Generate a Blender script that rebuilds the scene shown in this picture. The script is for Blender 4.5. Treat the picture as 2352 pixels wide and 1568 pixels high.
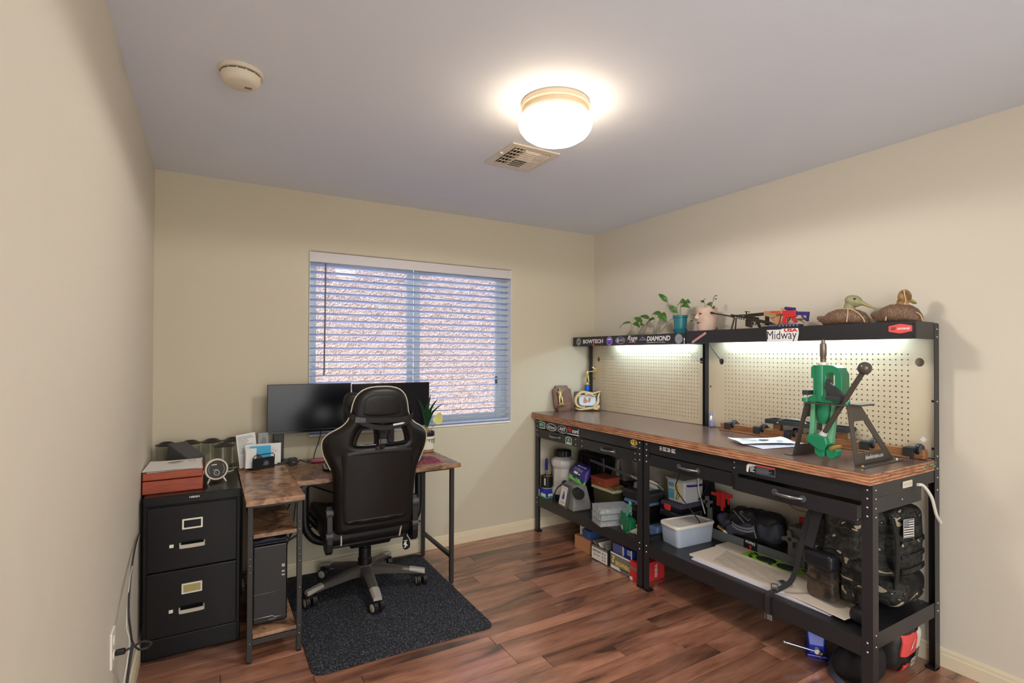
import bpy, bmesh, math, random
import numpy as np
from mathutils import Vector, Matrix
from mathutils.geometry import tessellate_polygon

for _o in list(bpy.data.objects):
    bpy.data.objects.remove(_o)
scene = bpy.context.scene
COL = scene.collection
PI = math.pi
rnd = random.Random(7)

# ------------------------------------------------------------------ camera, world, sun, exposure
def cam_basis(yaw, pitch, roll):
    fw = Vector((math.sin(yaw) * math.cos(pitch), math.cos(yaw) * math.cos(pitch), math.sin(pitch)))
    r = Vector((math.cos(yaw), -math.sin(yaw), 0)); u = r.cross(fw)
    r2 = math.cos(roll) * r + math.sin(roll) * u
    u2 = -math.sin(roll) * r + math.cos(roll) * u
    return r2, u2, fw
cam_data = bpy.data.cameras.new('camera')
cam = bpy.data.objects.new('camera', cam_data); COL.objects.link(cam)
_r, _u, _f = cam_basis(0.542190, 0.008910, 0.003612)
cam.matrix_world = Matrix(((_r.x, _u.x, -_f.x, 0.266664), (_r.y, _u.y, -_f.y, -3.604567), (_r.z, _u.z, -_f.z, 1.406600), (0, 0, 0, 1)))
cam_data.sensor_width = 36.0
cam_data.lens = 1207.626670 / 2352 * 36.0
cam_data.shift_x = -30.796756 / 2352
cam_data.shift_y = 18.073289 / 2352
cam_data.clip_start = 0.02
scene.camera = cam

scene.view_settings.view_transform = 'Standard'
scene.view_settings.look = 'None'
scene.view_settings.exposure = 0.08
scene.view_settings.gamma = 1.0
scene.view_settings.use_curve_mapping = False
scene.cycles.use_denoising = True
scene.cycles.max_bounces = 8
scene.cycles.diffuse_bounces = 5
scene.cycles.transparent_max_bounces = 24
scene.cycles.sample_clamp_indirect = 6.0

world = bpy.data.worlds.new('world'); scene.world = world; world.use_nodes = True
_n = world.node_tree.nodes; _l = world.node_tree.links
sky = _n.new('ShaderNodeTexSky'); sky.sky_type = 'HOSEK_WILKIE'
sky.sun_direction = Vector((-0.55, -0.26, 1.0)).normalized(); sky.turbidity = 3.0; sky.ground_albedo = 0.4
_n['Background'].inputs['Strength'].default_value = 7.6
_l.new(sky.outputs['Color'], _n['Background'].inputs['Color'])

def lamp(name, kind, loc, energy, color, rot=(0, 0, 0), size=0.1, size_y=None, spot=None):
    d = bpy.data.lights.new(name, kind); d.energy = energy; d.color = color
    if kind == 'AREA':
        d.size = size
        if size_y: d.shape = 'RECTANGLE'; d.size_y = size_y
    elif kind == 'SUN': d.angle = size
    elif kind == 'SPOT': d.shadow_soft_size = size; d.spot_size = math.radians(spot); d.spot_blend = 0.12
    else: d.shadow_soft_size = size
    o = bpy.data.objects.new(name, d); COL.objects.link(o); o.location = loc; o.rotation_euler = rot
    return o
_sd = Vector((0.55, 0.26, -1.0)).normalized()
sun = lamp('sun_light', 'SUN', (0, -2, 8), 22.0, (0.74, 0.86, 1.0), _sd.to_track_quat('-Z', 'Y').to_euler(), size=0.02)
# the ceiling lamp's bulb; unseen fill lamps added behind the photographer, doorway widened for them
CEIL_LAMP = 52.0
lamp('rear_fill_high', 'AREA', (1.0, -4.75, 2.38), 30.0, (1.0, 0.97, 0.94), (math.radians(20), 0, 0), 0.8, 0.5)
lamp('rear_fill_left', 'AREA', (-0.42, -4.85, 1.35), 62.0, (0.97, 0.98, 1.0), Vector((0.80, 0.60, -0.04)).to_track_quat('-Z', 'Y').to_euler(), 1.2, 1.6)
lamp('rear_fill_far', 'AREA', (1.15, -5.50, 1.25), 48.0, (0.97, 0.98, 1.0), (math.radians(90), 0, 0), 1.9, 1.9)

# ------------------------------------------------------------------ helpers
WM = {}
def T(x, y, z): return Matrix.Translation((x, y, z))
def RX(a): return Matrix.Rotation(math.radians(a), 4, 'X')
def RY(a): return Matrix.Rotation(math.radians(a), 4, 'Y')
def RZ(a): return Matrix.Rotation(math.radians(a), 4, 'Z')
def frame(o, X, Y, Z):
    m = Matrix.Identity(4)
    for i in range(3):
        m[i][0] = X[i]; m[i][1] = Y[i]; m[i][2] = Z[i]; m[i][3] = o[i]
    return m
def face_mx(c): return frame(c, (0, -1, 0), (0, 0, 1), (-1, 0, 0))     # a face that looks to -x (the bench fronts)
def face_my(c): return frame(c, (1, 0, 0), (0, 0, 1), (0, -1, 0))      # a face that looks to -y (towards the photographer)
def face_up(c): return frame(c, (0, -1, 0), (1, 0, 0), (0, 0, 1))      # a level face read from -x

class MB:
    def __init__(self, M=None):
        self.v = []; self.f = []; self.mi = []; self.M = M or Matrix.Identity(4)
    def add(self, verts, faces, M=None, mi=0):
        b = len(self.v); MM = self.M @ M if M is not None else self.M
        self.v += [MM @ Vector(p) for p in verts]
        self.f += [tuple(b + i for i in q) for q in faces]
        self.mi += [mi] * len(faces)
        return self
    def box(self, x0, x1, y0, y1, z0, z1, M=None, mi=0):
        if x0 > x1: x0, x1 = x1, x0
        if y0 > y1: y0, y1 = y1, y0
        if z0 > z1: z0, z1 = z1, z0
        v = [(x0, y0, z0), (x1, y0, z0), (x1, y1, z0), (x0, y1, z0), (x0, y0, z1), (x1, y0, z1), (x1, y1, z1), (x0, y1, z1)]
        f = [(0, 3, 2, 1), (4, 5, 6, 7), (0, 1, 5, 4), (1, 2, 6, 5), (2, 3, 7, 6), (3, 0, 4, 7)]
        return self.add(v, f, M, mi)
    def taper(self, x0, x1, y0, y1, z0, z1, k, M=None, mi=0, kb=1.0):    # a box whose top is k times and whose bottom is kb times its size
        cx, cy = (x0 + x1) / 2, (y0 + y1) / 2; hx, hy = (x1 - x0) / 2, (y1 - y0) / 2
        v = [(cx + sx * hx * s, cy + sy * hy * s, z) for z, s in ((z0, kb), (z1, k)) for sx, sy in ((-1, -1), (1, -1), (1, 1), (-1, 1))]
        f = [(0, 3, 2, 1), (4, 5, 6, 7), (0, 1, 5, 4), (1, 2, 6, 5), (2, 3, 7, 6), (3, 0, 4, 7)]
        return self.add(v, f, M, mi)
    def bar(self, a, b, w, h, up=(0, 0, 1), mi=0):                      # a box beam from a to b
        a = Vector(a); b = Vector(b); d = (b - a); L = d.length; d.normalize()
        u = Vector(up); s = d.cross(u)
        if s.length < 1e-4: s = d.cross(Vector((1, 0, 0)))
        s.normalize(); u = s.cross(d)
        return self.box(0, L, -w / 2, w / 2, -h / 2, h / 2, frame(a, d, s * -1, u), mi)
    def lathe(self, prof, n=24, M=None, mi=0, cap=True):
        v = []; f = []
        for r, z in prof:
            for k in range(n):
                a = 2 * PI * k / n; v.append((r * math.cos(a), r * math.sin(a), z))
        for i in range(len(prof) - 1):
            for k in range(n):
                k2 = (k + 1) % n
                f.append((i * n + k, i * n + k2, (i + 1) * n + k2, (i + 1) * n + k))
        if cap:
            if prof[0][0] > 1e-5: f.append(tuple(reversed(range(n))))
            if prof[-1][0] > 1e-5: f.append(tuple(range((len(prof) - 1) * n, len(prof) * n)))
        return self.add(v, f, M, mi)
    def cyl(self, a, b, r, r2=None, n=16, mi=0):
        a = Vector(a); b = Vector(b); d = b - a; L = d.length
        q = d.to_track_quat('Z', 'Y').to_matrix().to_4x4()
        return self.lathe([(r, 0), (r if r2 is None else r2, L)], n, Matrix.Translation(a) @ q, mi)
    def tube(self, path, r, n=8, closed=False, mi=0, smooth=0):
        P = [Vector(p) for p in path]
        if smooth: P = spline(P, smooth, closed)
        m = len(P); v = []; f = []
        def tan(i):
            if closed: return (P[(i + 1) % m] - P[(i - 1) % m]).normalized()
            return (P[min(i + 1, m - 1)] - P[max(i - 1, 0)]).normalized()
        t = tan(0); nrm = t.orthogonal().normalized()
        for i in range(m):
            t2 = tan(i); nrm = (nrm - t2 * nrm.dot(t2))
            if nrm.length < 1e-6: nrm = t2.orthogonal()
            nrm.normalize(); bn = t2.cross(nrm); rr = r(i / max(1, m - 1)) if callable(r) else r
            for k in range(n):
                a = 2 * PI * k / n; v.append(P[i] + (nrm * math.cos(a) + bn * math.sin(a)) * rr)
        for i in range(m if closed else m - 1):
            j = (i + 1) % m
            for k in range(n):
                k2 = (k + 1) % n; f.append((i * n + k, i * n + k2, j * n + k2, j * n + k))
        if not closed:
            f.append(tuple(reversed(range(n)))); f.append(tuple(range((m - 1) * n, m * n)))
        return self.add(v, f, None, mi)
    def ribbon(self, path, w, t, side, mi=0, smooth=0):                 # a flat strap along a path
        P = [Vector(p) for p in path]
        if smooth: P = spline(P, smooth)
        m = len(P); v = []; f = []
        for i in range(m):
            tg = (P[min(i + 1, m - 1)] - P[max(i - 1, 0)]).normalized()
            s = Vector(side(i / (m - 1)) if callable(side) else side); s = (s - tg * s.dot(tg)).normalized(); u = s.cross(tg)
            for a, b in ((-1, -1), (1, -1), (1, 1), (-1, 1)): v.append(P[i] + s * a * w / 2 + u * b * t / 2)
        for i in range(m - 1):
            for k in range(4):
                k2 = (k + 1) % 4; f.append((i * 4 + k, i * 4 + k2, i * 4 + 4 + k2, i * 4 + 4 + k))
        f.append((3, 2, 1, 0)); f.append((m * 4 - 4, m * 4 - 3, m * 4 - 2, m * 4 - 1))
        return self.add(v, f, None, mi)
    def prism(self, outline, z0, z1, M=None, holes=(), mi=0):           # a 2D outline (with holes) pulled from z0 to z1
        loops = [ccw(outline)] + [list(reversed(ccw(h))) for h in holes]
        tris = tessellate_polygon([[Vector((x, y, 0)) for x, y in lp] for lp in loops])
        pts = [p for lp in loops for p in lp]; n = len(pts)
        v = [(x, y, z0) for x, y in pts] + [(x, y, z1) for x, y in pts]; f = []
        for t in tris:
            a, b, c = (pts[i] for i in t)
            if (b[0] - a[0]) * (c[1] - a[1]) - (b[1] - a[1]) * (c[0] - a[0]) < 0: t = (t[0], t[2], t[1])
            f.append((n + t[0], n + t[1], n + t[2])); f.append((t[2], t[1], t[0]))
        b = 0
        for lp in loops:
            k = len(lp)
            for i in range(k):
                j = (i + 1) % k; f.append((b + i, b + j, n + b + j, n + b + i))
            b += k
        return self.add(v, f, M, mi)
    def puff(self, outline, t, r, M=None, holes=(), rings=4, mi=0, bulge=0.0):   # a padded slab with rounded rims, centred on z = 0
        loops = [ccw(outline)] + [list(reversed(ccw(h))) for h in holes]
        lay = []
        for s in (-1, 1):
            for k in range(rings + 1):
                a = PI / 2 * (k / rings if s < 0 else 1 - k / rings)
                # from the mid rim out to the flat face
                off = r * (1 - math.cos(PI / 2 - a)) if s < 0 else r * (1 - math.cos(PI / 2 - a))
                zz = s * (t / 2 - r + r * math.sin(PI / 2 - a))
                lay.append((off, zz))
        v = []; f = []; base = []
        for lp in loops:
            nn = normals2(lp); base.append(len(v)); k = len(lp)
            for off, zz in lay:
                for (x, y), (nx, ny) in zip(lp, nn): v.append((x - nx * off, y - ny * off, zz))
            b = base[-1]
            for L in range(len(lay) - 1):
                for i in range(k):
                    j = (i + 1) % k; f.append((b + L * k + i, b + L * k + j, b + (L + 1) * k + j, b + (L + 1) * k + i))
        for L, flip in ((0, True), (len(lay) - 1, False)):
            idx = []; pl = []
            for lp, b in zip(loops, base):
                k = len(lp); ids = list(range(b + L * k, b + L * k + k)); idx += ids; pl.append([Vector((v[i][0], v[i][1], 0)) for i in ids])
            for tr in tessellate_polygon(pl):
                a, b2, c = (v[idx[i]] for i in tr)
                up = (b2[0] - a[0]) * (c[1] - a[1]) - (b2[1] - a[1]) * (c[0] - a[0]) > 0
                q = tuple(idx[i] for i in tr)
                f.append(q if up != flip else tuple(reversed(q)))
        return self.add(v, f, M, mi)
    def rbox(self, sx, sy, sz, r, n=5, M=None, mi=0, fn=None):          # a soft box centred on the origin
        H = Vector((sx / 2, sy / 2, sz / 2)); r = min(r, H.x, H.y, H.z)
        v = []; f = []
        ax = [(0, 1, 2, 1), (0, 1, 2, -1), (1, 2, 0, 1), (1, 2, 0, -1), (2, 0, 1, 1), (2, 0, 1, -1)]
        for a, b, c, s in ax:
            base = len(v)
            def steps(h):
                inner = h - r
                st = [-h + r * (1 - math.cos(PI / 2 * i / 3)) for i in range(3)]
                mid = [-inner + 2 * inner * i / n for i in range(n + 1)] if inner > 1e-6 else [0.0]
                return st + mid + [-q for q in reversed(st)]
            A = steps(H[a]); B = steps(H[b])
            for p in A:
                for q in B:
                    w = [0, 0, 0]; w[a] = p; w[b] = q; w[c] = s * H[c]
                    w = Vector(w)
                    core = Vector([max(-(H[i] - r), min(H[i] - r, w[i])) for i in range(3)])
                    d = w - core
                    if d.length > 1e-9: w = core + d.normalized() * r
                    v.append(fn(w) if fn else w)
            nb = len(B)
            for i in range(len(A) - 1):
                for j in range(nb - 1):
                    q = (base + i * nb + j, base + (i + 1) * nb + j, base + (i + 1) * nb + j + 1, base + i * nb + j + 1)
                    f.append(q if s > 0 else tuple(reversed(q)))
        return self.add(v, f, M, mi)
    def ball(self, c, r, nu=16, nv=10, M=None, mi=0):
        rx, ry, rz = (r, r, r) if not hasattr(r, '__len__') else r
        prof = [(math.sin(PI * i / nv), -math.cos(PI * i / nv)) for i in range(nv + 1)]
        prof[0] = (1e-4, -1); prof[-1] = (1e-4, 1)
        m = T(*c) @ Matrix.Diagonal((rx, ry, rz, 1))
        return self.lathe(prof, nu, m if M is None else M @ m, mi)
    def loft(self, rings, mi=0, cap=True, closed=True):                 # rings of equal length joined in order
        n = len(rings[0]); v = [p for rg in rings for p in rg]; f = []
        for i in range(len(rings) - 1):
            for k in range(n if closed else n - 1):
                k2 = (k + 1) % n; f.append((i * n + k, i * n + k2, (i + 1) * n + k2, (i + 1) * n + k))
        if cap and closed: f.append(tuple(reversed(range(n)))); f.append(tuple(range((len(rings) - 1) * n, len(rings) * n)))
        return self.add(v, f, None, mi)
    def deform(self, fn):
        self.v = [Vector(fn(p)) for p in self.v]; return self

def ccw(p):
    a = sum(p[i][0] * p[(i + 1) % len(p)][1] - p[(i + 1) % len(p)][0] * p[i][1] for i in range(len(p)))
    return list(p) if a > 0 else list(reversed(p))
def normals2(lp):
    out = []; k = len(lp)
    for i in range(k):
        ax, ay = lp[i - 1]; bx, by = lp[i]; cx, cy = lp[(i + 1) % k]
        n1 = Vector((by - ay, ax - bx)); n2 = Vector((cy - by, bx - cx))
        n1 = n1.normalized() if n1.length > 1e-9 else n1; n2 = n2.normalized() if n2.length > 1e-9 else n2
        s = n1 + n2
        s = s / max(0.5, s.length_squared / 2) if s.length > 1e-6 else n1
        out.append((s.x, s.y))
    return out
def spline(P, k=6, closed=False):
    P = [Vector(p) for p in P]; m = len(P); out = []
    for i in range(m if closed else m - 1):
        g = (lambda j: P[j % m]) if closed else (lambda j: P[max(0, min(m - 1, j))])
        a, b, c, d = g(i - 1), g(i), g(i + 1), g(i + 2)
        for q in range(k):
            t = q / k
            out.append(0.5 * ((2 * b) + (c - a) * t + (2 * a - 5 * b + 4 * c - d) * t * t + (3 * b - a - 3 * c + d) * t ** 3))
    if not closed: out.append(P[-1])
    return out
def spline2(P, k=6, closed=True):
    return [(p.x, p.y) for p in spline([Vector((x, y, 0)) for x, y in P], k, closed)]
def rrect(w, h, r, n=4, cx=0, cy=0):
    p = []
    for sx, sy, a0 in ((1, 1, 0), (-1, 1, 90), (-1, -1, 180), (1, -1, 270)):
        for i in range(n + 1):
            a = math.radians(a0 + 90 * i / n)
            p.append((cx + sx * (w / 2 - r) + r * math.cos(a), cy + sy * (h / 2 - r) + r * math.sin(a)))
    return p
def oval(w, h, n=24): return [(w / 2 * math.cos(2 * PI * i / n), h / 2 * math.sin(2 * PI * i / n)) for i in range(n)]

def mesh_of(name, mb, mats, inv, smooth):
    me = bpy.data.meshes.new(name)
    vs = [inv @ p for p in mb.v] if inv is not None else mb.v
    me.from_pydata([tuple(p) for p in vs], [], mb.f)
    mats = mats if isinstance(mats, (list, tuple)) else [mats]
    for m in mats: me.materials.append(m)
    if len(mats) > 1: me.polygons.foreach_set('material_index', mb.mi)
    if smooth:
        me.polygons.foreach_set('use_smooth', [True] * len(me.polygons))
        me.set_sharp_from_angle(angle=math.radians(smooth if smooth > 1 else 38))
    me.update()
    return me
def ob(name, mb, mats, parent=None, bevel=0, smooth=0, origin=None, label=None, seg=2):
    """links ONE mesh object; its vertices are given in world space"""
    if parent is not None: base = WM[parent]
    elif origin is not None: base = T(*origin)
    else: base = Matrix.Identity(4)
    me = mesh_of(name, mb, mats, base.inverted(), smooth)
    o = bpy.data.objects.new(name, me); COL.objects.link(o)
    if parent is not None: o.parent = parent; WM[o] = WM[parent].copy()
    else: o.matrix_world = base; WM[o] = base
    if bevel:
        b = o.modifiers.new('bevel', 'BEVEL'); b.width = bevel; b.segments = seg; b.limit_method = 'ANGLE'; b.angle_limit = math.radians(40)
        b.harden_normals = False
    if label: o['label'] = label
    return o
def tag(o, label, cat, group=None):
    o['label'] = label; o['category'] = cat
    if group: o['group'] = group
    return o
def thing(name, label, cat, loc, rz=0, group=None):
    o = bpy.data.objects.new(name, None); COL.objects.link(o); o.empty_display_size = 0.05
    o.location = loc; o.rotation_euler = (0, 0, math.radians(rz)); WM[o] = T(*loc) @ RZ(rz)
    return tag(o, label, cat, group)
def single(name, mb, mats, label, cat, origin, group=None, **k):
    return tag(ob(name, mb, mats, None, origin=origin, **k), label, cat, group)
def struct(name, mb, mats, parent=None, **k):
    o = ob(name, mb, mats, parent, **k)
    if parent is None: o['kind'] = 'structure'
    return o
def dup_tree(root, loc, rz=0, label=None):
    r = root.copy(); COL.objects.link(r); r.location = loc; r.rotation_euler = (0, 0, math.radians(rz)); WM[r] = T(*loc) @ RZ(rz)
    if label: r['label'] = label
    kids = {o: [] for o in bpy.data.objects}
    for ch in list(root.children):
        c = ch.copy(); COL.objects.link(c); c.parent = r; WM[c] = WM[r]
        for g in ch.children:
            d = g.copy(); COL.objects.link(d); d.parent = c; WM[d] = WM[r]
    return r

def text_geo(s, shear=0.0, bold=0.0, space=1.0):
    cu = bpy.data.curves.new('txt', 'FONT'); cu.body = s; cu.align_x = 'CENTER'; cu.align_y = 'CENTER'
    cu.size = 1.0; cu.shear = shear; cu.offset = bold; cu.space_character = space; cu.resolution_u = 2
    o = bpy.data.objects.new('txt', cu)
    me = bpy.data.meshes.new_from_object(o)
    vs = [tuple(v.co) for v in me.vertices]; fs = [tuple(p.vertices) for p in me.polygons]
    bpy.data.objects.remove(o); bpy.data.curves.remove(cu); bpy.data.meshes.remove(me)
    return vs, fs
TEXTS = {}
def lettering(mb, s, M, w, h=None, shear=0.0, bold=0.012, mi=0, lift=0.0008, space=1.0):
    """flat lettering fitted to width w (and height h), centred at the frame M, lifted off its ground"""
    key = (s, shear, bold, space)
    if key not in TEXTS: TEXTS[key] = text_geo(*key)
    vs, fs = TEXTS[key]
    if not vs: return mb
    x0 = min(p[0] for p in vs); x1 = max(p[0] for p in vs); y0 = min(p[1] for p in vs); y1 = max(p[1] for p in vs)
    sx = w / (x1 - x0); sy = h / (y1 - y0) if h else sx
    mb.add([((p[0] - (x0 + x1) / 2) * sx, (p[1] - (y0 + y1) / 2) * sy, lift) for p in vs], fs, M, mi)
    return mb
def at(M, x, y, z=0, rot=0): return M @ T(x, y, z) @ RZ(rot)

# ------------------------------------------------------------------ materials
def lin(c):
    c = [q / 255.0 for q in c]
    return tuple(q / 12.92 if q <= 0.04045 else ((q + 0.055) / 1.055) ** 2.4 for q in c) + (1.0,)
def mat(name, color, rough=0.5, metal=0.0, spec=0.5, var=None, bump=None, coat=0.0, trans=0.0, alpha=1.0, emit=None, ior=1.45, sheen=0.0):
    """var = (scale, colour2, low, high[, stretch xyz]); bump = (scale, strength[, distance])"""
    m = bpy.data.materials.new(name); m.use_nodes = True
    nt = m.node_tree; N = nt.nodes; L = nt.links; b = N['Principled BSDF']
    b.inputs['Base Color'].default_value = lin(color)
    b.inputs['Roughness'].default_value = rough; b.inputs['Metallic'].default_value = metal
    b.inputs['Specular IOR Level'].default_value = spec; b.inputs['IOR'].default_value = ior
    b.inputs['Coat Weight'].default_value = coat; b.inputs['Coat Roughness'].default_value = 0.15
    b.inputs['Transmission Weight'].default_value = trans; b.inputs['Alpha'].default_value = alpha
    b.inputs['Sheen Weight'].default_value = sheen
    if emit: b.inputs['Emission Color'].default_value = lin(emit[0]); b.inputs['Emission Strength'].default_value = emit[1]
    tc = None
    if var or bump: tc = N.new('ShaderNodeTexCoord')
    if var:
        src = tc.outputs['Object']
        if len(var) > 4:
            mp = N.new('ShaderNodeMapping'); mp.inputs['Scale'].default_value = var[4]; L.new(src, mp.inputs['Vector']); src = mp.outputs['Vector']
        nz = N.new('ShaderNodeTexNoise'); nz.inputs['Scale'].default_value = var[0]; nz.inputs['Detail'].default_value = 6
        nz.inputs['Roughness'].default_value = 0.6; L.new(src, nz.inputs['Vector'])
        rp = N.new('ShaderNodeValToRGB'); rp.color_ramp.elements[0].position = var[2]; rp.color_ramp.elements[1].position = var[3]
        rp.color_ramp.elements[0].color = lin(color); rp.color_ramp.elements[1].color = lin(var[1])
        L.new(nz.outputs['Fac'], rp.inputs['Fac']); L.new(rp.outputs['Color'], b.inputs['Base Color'])
    if bump:
        nz2 = N.new('ShaderNodeTexNoise'); nz2.inputs['Scale'].default_value = bump[0]; nz2.inputs['Detail'].default_value = 4
        L.new(tc.outputs['Object'], nz2.inputs['Vector'])
        bp = N.new('ShaderNodeBump'); bp.inputs['Strength'].default_value = bump[1]; bp.inputs['Distance'].default_value = bump[2] if len(bump) > 2 else 0.004
        L.new(nz2.outputs['Fac'], bp.inputs['Height']); L.new(bp.outputs['Normal'], b.inputs['Normal'])
    return m
def nodes_of(m):
    nt = m.node_tree; return nt.nodes, nt.links, nt.nodes['Principled BSDF']

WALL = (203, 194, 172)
m_wall = mat('wall_paint_shaded', WALL, 0.7, spec=0.25, bump=(9, 0.32, 0.008))  # darker than the side walls: the back wall's weaker light put into the colour
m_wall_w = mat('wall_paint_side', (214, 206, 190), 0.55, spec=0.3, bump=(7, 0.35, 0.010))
m_ceil = mat('ceiling_paint', (226, 231, 242), 0.75, spec=0.2, bump=(8, 0.30, 0.010))
m_trim = mat('trim_paint', (226, 212, 182), 0.45)
m_white = mat('white_paint', (235, 233, 228), 0.45)
m_vinyl = mat('window_vinyl', (196, 204, 206), 0.4)
m_slat = mat('blind_slat', (208, 220, 246), 0.45)
_N = m_slat.node_tree.nodes; _L = m_slat.node_tree.links
_t = _N.new('ShaderNodeBsdfTranslucent'); _t.inputs['Color'].default_value = (0.62, 0.72, 0.95, 1); _m = _N.new('ShaderNodeMixShader'); _m.inputs['Fac'].default_value = 0.35
_L.new(_N['Principled BSDF'].outputs['BSDF'], _m.inputs[1]); _L.new(_t.outputs['BSDF'], _m.inputs[2]); _L.new(_m.outputs['Shader'], _N['Material Output'].inputs['Surface'])
m_val = mat('blind_valance', (205, 200, 200), 0.5)
m_cordw = mat('white_cord', (225, 222, 212), 0.5)
m_blk = mat('black_plastic', (19, 18, 19), 0.42)
m_blk_gloss = mat('gloss_black_plastic', (17, 17, 19), 0.18)
m_pcoat = mat('black_powder_coat', (38, 37, 40), 0.34, spec=0.5, bump=(160, 0.10, 0.001))
m_pcoat2 = mat('dark_desk_steel', (48, 46, 45), 0.45)
m_cab = mat('cabinet_enamel', (9, 9, 11), 0.28, spec=0.35, bump=(26, 0.03, 0.002))
m_chrome = mat('brushed_chrome', (232, 226, 212), 0.36, metal=0.25)
m_zinc = mat('zinc_bolt', (190, 188, 184), 0.3, metal=1.0)
m_steel = mat('grey_steel', (130, 128, 126), 0.35, metal=1.0)
m_pewter = mat('pewter_handle', (150, 150, 152), 0.32, metal=0.9)
m_grey = mat('grey_plastic', (120, 119, 117), 0.5)
m_dgrey = mat('dark_grey_plastic', (70, 71, 73), 0.5)
m_dgrey2 = mat('charcoal_plastic', (48, 48, 50), 0.55)
m_leather = mat('black_leatherette', (22, 20, 20), 0.42, spec=0.45, bump=(240, 0.12, 0.001))
m_pipe = mat('cream_piping', (206, 196, 172), 0.5)
m_web = mat('black_webbing', (24, 23, 24), 0.7, bump=(500, 0.25, 0.001))
m_base = mat('gunmetal_base', (104, 97, 92), 0.36, metal=0.45)
m_tip = mat('grey_end_cap', (164, 158, 150), 0.45)
m_wheel = mat('caster_wheel', (34, 32, 32), 0.4)
m_hub = mat('caster_hub', (176, 172, 156), 0.45)
m_paper = mat('white_paper', (228, 226, 222), 0.65)
m_ink = mat('black_ink', (30, 30, 34), 0.6)
m_wink = mat('white_ink', (228, 228, 228), 0.6)
m_gink = mat('grey_ink', (126, 128, 136), 0.6)
m_red = mat('red_vinyl', (206, 42, 40), 0.45)
m_redplastic = mat('red_plastic', (198, 44, 42), 0.4)
m_salmon = mat('coral_red_print', (228, 84, 82), 0.5)
m_yel = mat('yellow_print', (222, 196, 74), 0.5)
m_grn = mat('green_print', (44, 108, 70), 0.5)
m_bluep = mat('blue_print', (38, 62, 170), 0.45)
m_navy = mat('navy_plastic', (24, 36, 120), 0.4)
m_dnavy = mat('dark_navy_print', (34, 30, 62), 0.5)
m_press = mat('green_enamel', (30, 122, 84), 0.34, spec=0.6, bump=(150, 0.10, 0.001))
m_press2 = mat('pale_green_enamel', (96, 158, 120), 0.38)
m_gold = mat('gold_plated_plastic', (204, 184, 132), 0.32, metal=0.5)
m_blue_cup = mat('blue_trophy_column', (20, 86, 190), 0.25)
m_teal = mat('teal_ceramic', (40, 116, 128), 0.32)
m_facepot = mat('pale_clay', (206, 178, 160), 0.55, var=(18, (190, 160, 140), 0.4, 0.7))
m_leaf = mat('pothos_leaf', (62, 104, 38), 0.4, var=(60, (150, 168, 96), 0.55, 0.72))
m_leaf2 = mat('small_dark_leaf', (74, 88, 44), 0.45)
m_leafy = mat('yellow_green_leaf', (202, 206, 112), 0.5, var=(40, (226, 216, 150), 0.45, 0.65))
m_strap_leaf = mat('strap_leaf', (48, 92, 62), 0.42)
m_stem = mat('vine_stem', (120, 124, 74), 0.55)
m_soil = mat('soil', (52, 40, 30), 0.9)
m_potw = mat('cream_glazed_pot', (226, 220, 204), 0.3)
m_potb = mat('dark_blue_glaze', (38, 36, 48), 0.25)
m_terra = mat('tan_clay', (192, 140, 100), 0.6)
m_duck = mat('decoy_brown', (110, 84, 66), 0.6, var=(70, (160, 128, 102), 0.5, 0.72, (1, 3, 1)), bump=(60, 0.4, 0.004))
m_duckh = mat('decoy_green_grey_head', (150, 150, 112), 0.5, var=(26, (118, 124, 92), 0.45, 0.7))
m_duckb = mat('decoy_olive_bill', (164, 152, 92), 0.45)
m_duckh2 = mat('decoy_brown_head', (120, 88, 58), 0.5, var=(24, (184, 142, 84), 0.45, 0.62))
m_string = mat('decoy_cord', (214, 186, 146), 0.7)
m_copper = mat('copper_toy_metal', (196, 142, 98), 0.4)
m_tan = mat('tan_toy_metal', (178, 142, 100), 0.45)
m_gun = mat('dark_bronze_toy_metal', (52, 44, 34), 0.4, metal=0.3)
m_purple = mat('purple_toy_metal', (52, 42, 104), 0.4)
m_redtoy = mat('red_toy_metal', (196, 44, 48), 0.4)
m_plaque = mat('walnut_plaque', (112, 72, 48), 0.35, var=(8, (92, 56, 38), 0.4, 0.65, (14, 14, 1.5)))
m_back = mat('dark_walnut', (74, 58, 48), 0.45)
m_antler = mat('antler', (206, 182, 136), 0.5, var=(20, (170, 118, 74), 0.5, 0.7))
m_photo = mat('photo_paper', (196, 206, 212), 0.25)
m_photo2 = mat('photo_print', (176, 118, 96), 0.25)
m_oak = mat('rack_wood', (150, 104, 66), 0.45, var=(5, (120, 78, 48), 0.4, 0.65, (30, 2, 30)))
def cloudy(name, color, clear, rough=0.25):
    m = mat(name, color, rough); N, L = m.node_tree.nodes, m.node_tree.links
    tr = N.new('ShaderNodeBsdfTransparent'); tr.inputs['Color'].default_value = (0.95, 0.96, 0.97, 1)
    mx = N.new('ShaderNodeMixShader'); mx.inputs['Fac'].default_value = clear
    L.new(N['Principled BSDF'].outputs['BSDF'], mx.inputs[1]); L.new(tr.outputs['BSDF'], mx.inputs[2]); L.new(mx.outputs['Shader'], N['Material Output'].inputs['Surface'])
    return m
m_clear = cloudy('clear_polypropylene', (224, 230, 232), 0.80)
m_frost = cloudy('frosted_polypropylene', (196, 206, 222), 0.38, 0.35)
m_lidfrost = mat('frosted_lid', (222, 214, 204), 0.4, trans=0.12, ior=1.15)
m_jug = mat('cloudy_white_plastic', (186, 182, 178), 0.4)
m_olive = mat('olive_plastic', (72, 68, 50), 0.5)
m_cream = mat('cream_plastic', (206, 196, 150), 0.5)
m_crate = mat('copper_card', (168, 82, 60), 0.45)
m_kraft = mat('brown_cardboard', (182, 128, 88), 0.75)
m_olivepaper = mat('olive_card', (150, 136, 92), 0.7)
m_cardw = mat('white_carton', (224, 218, 208), 0.55)
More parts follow.
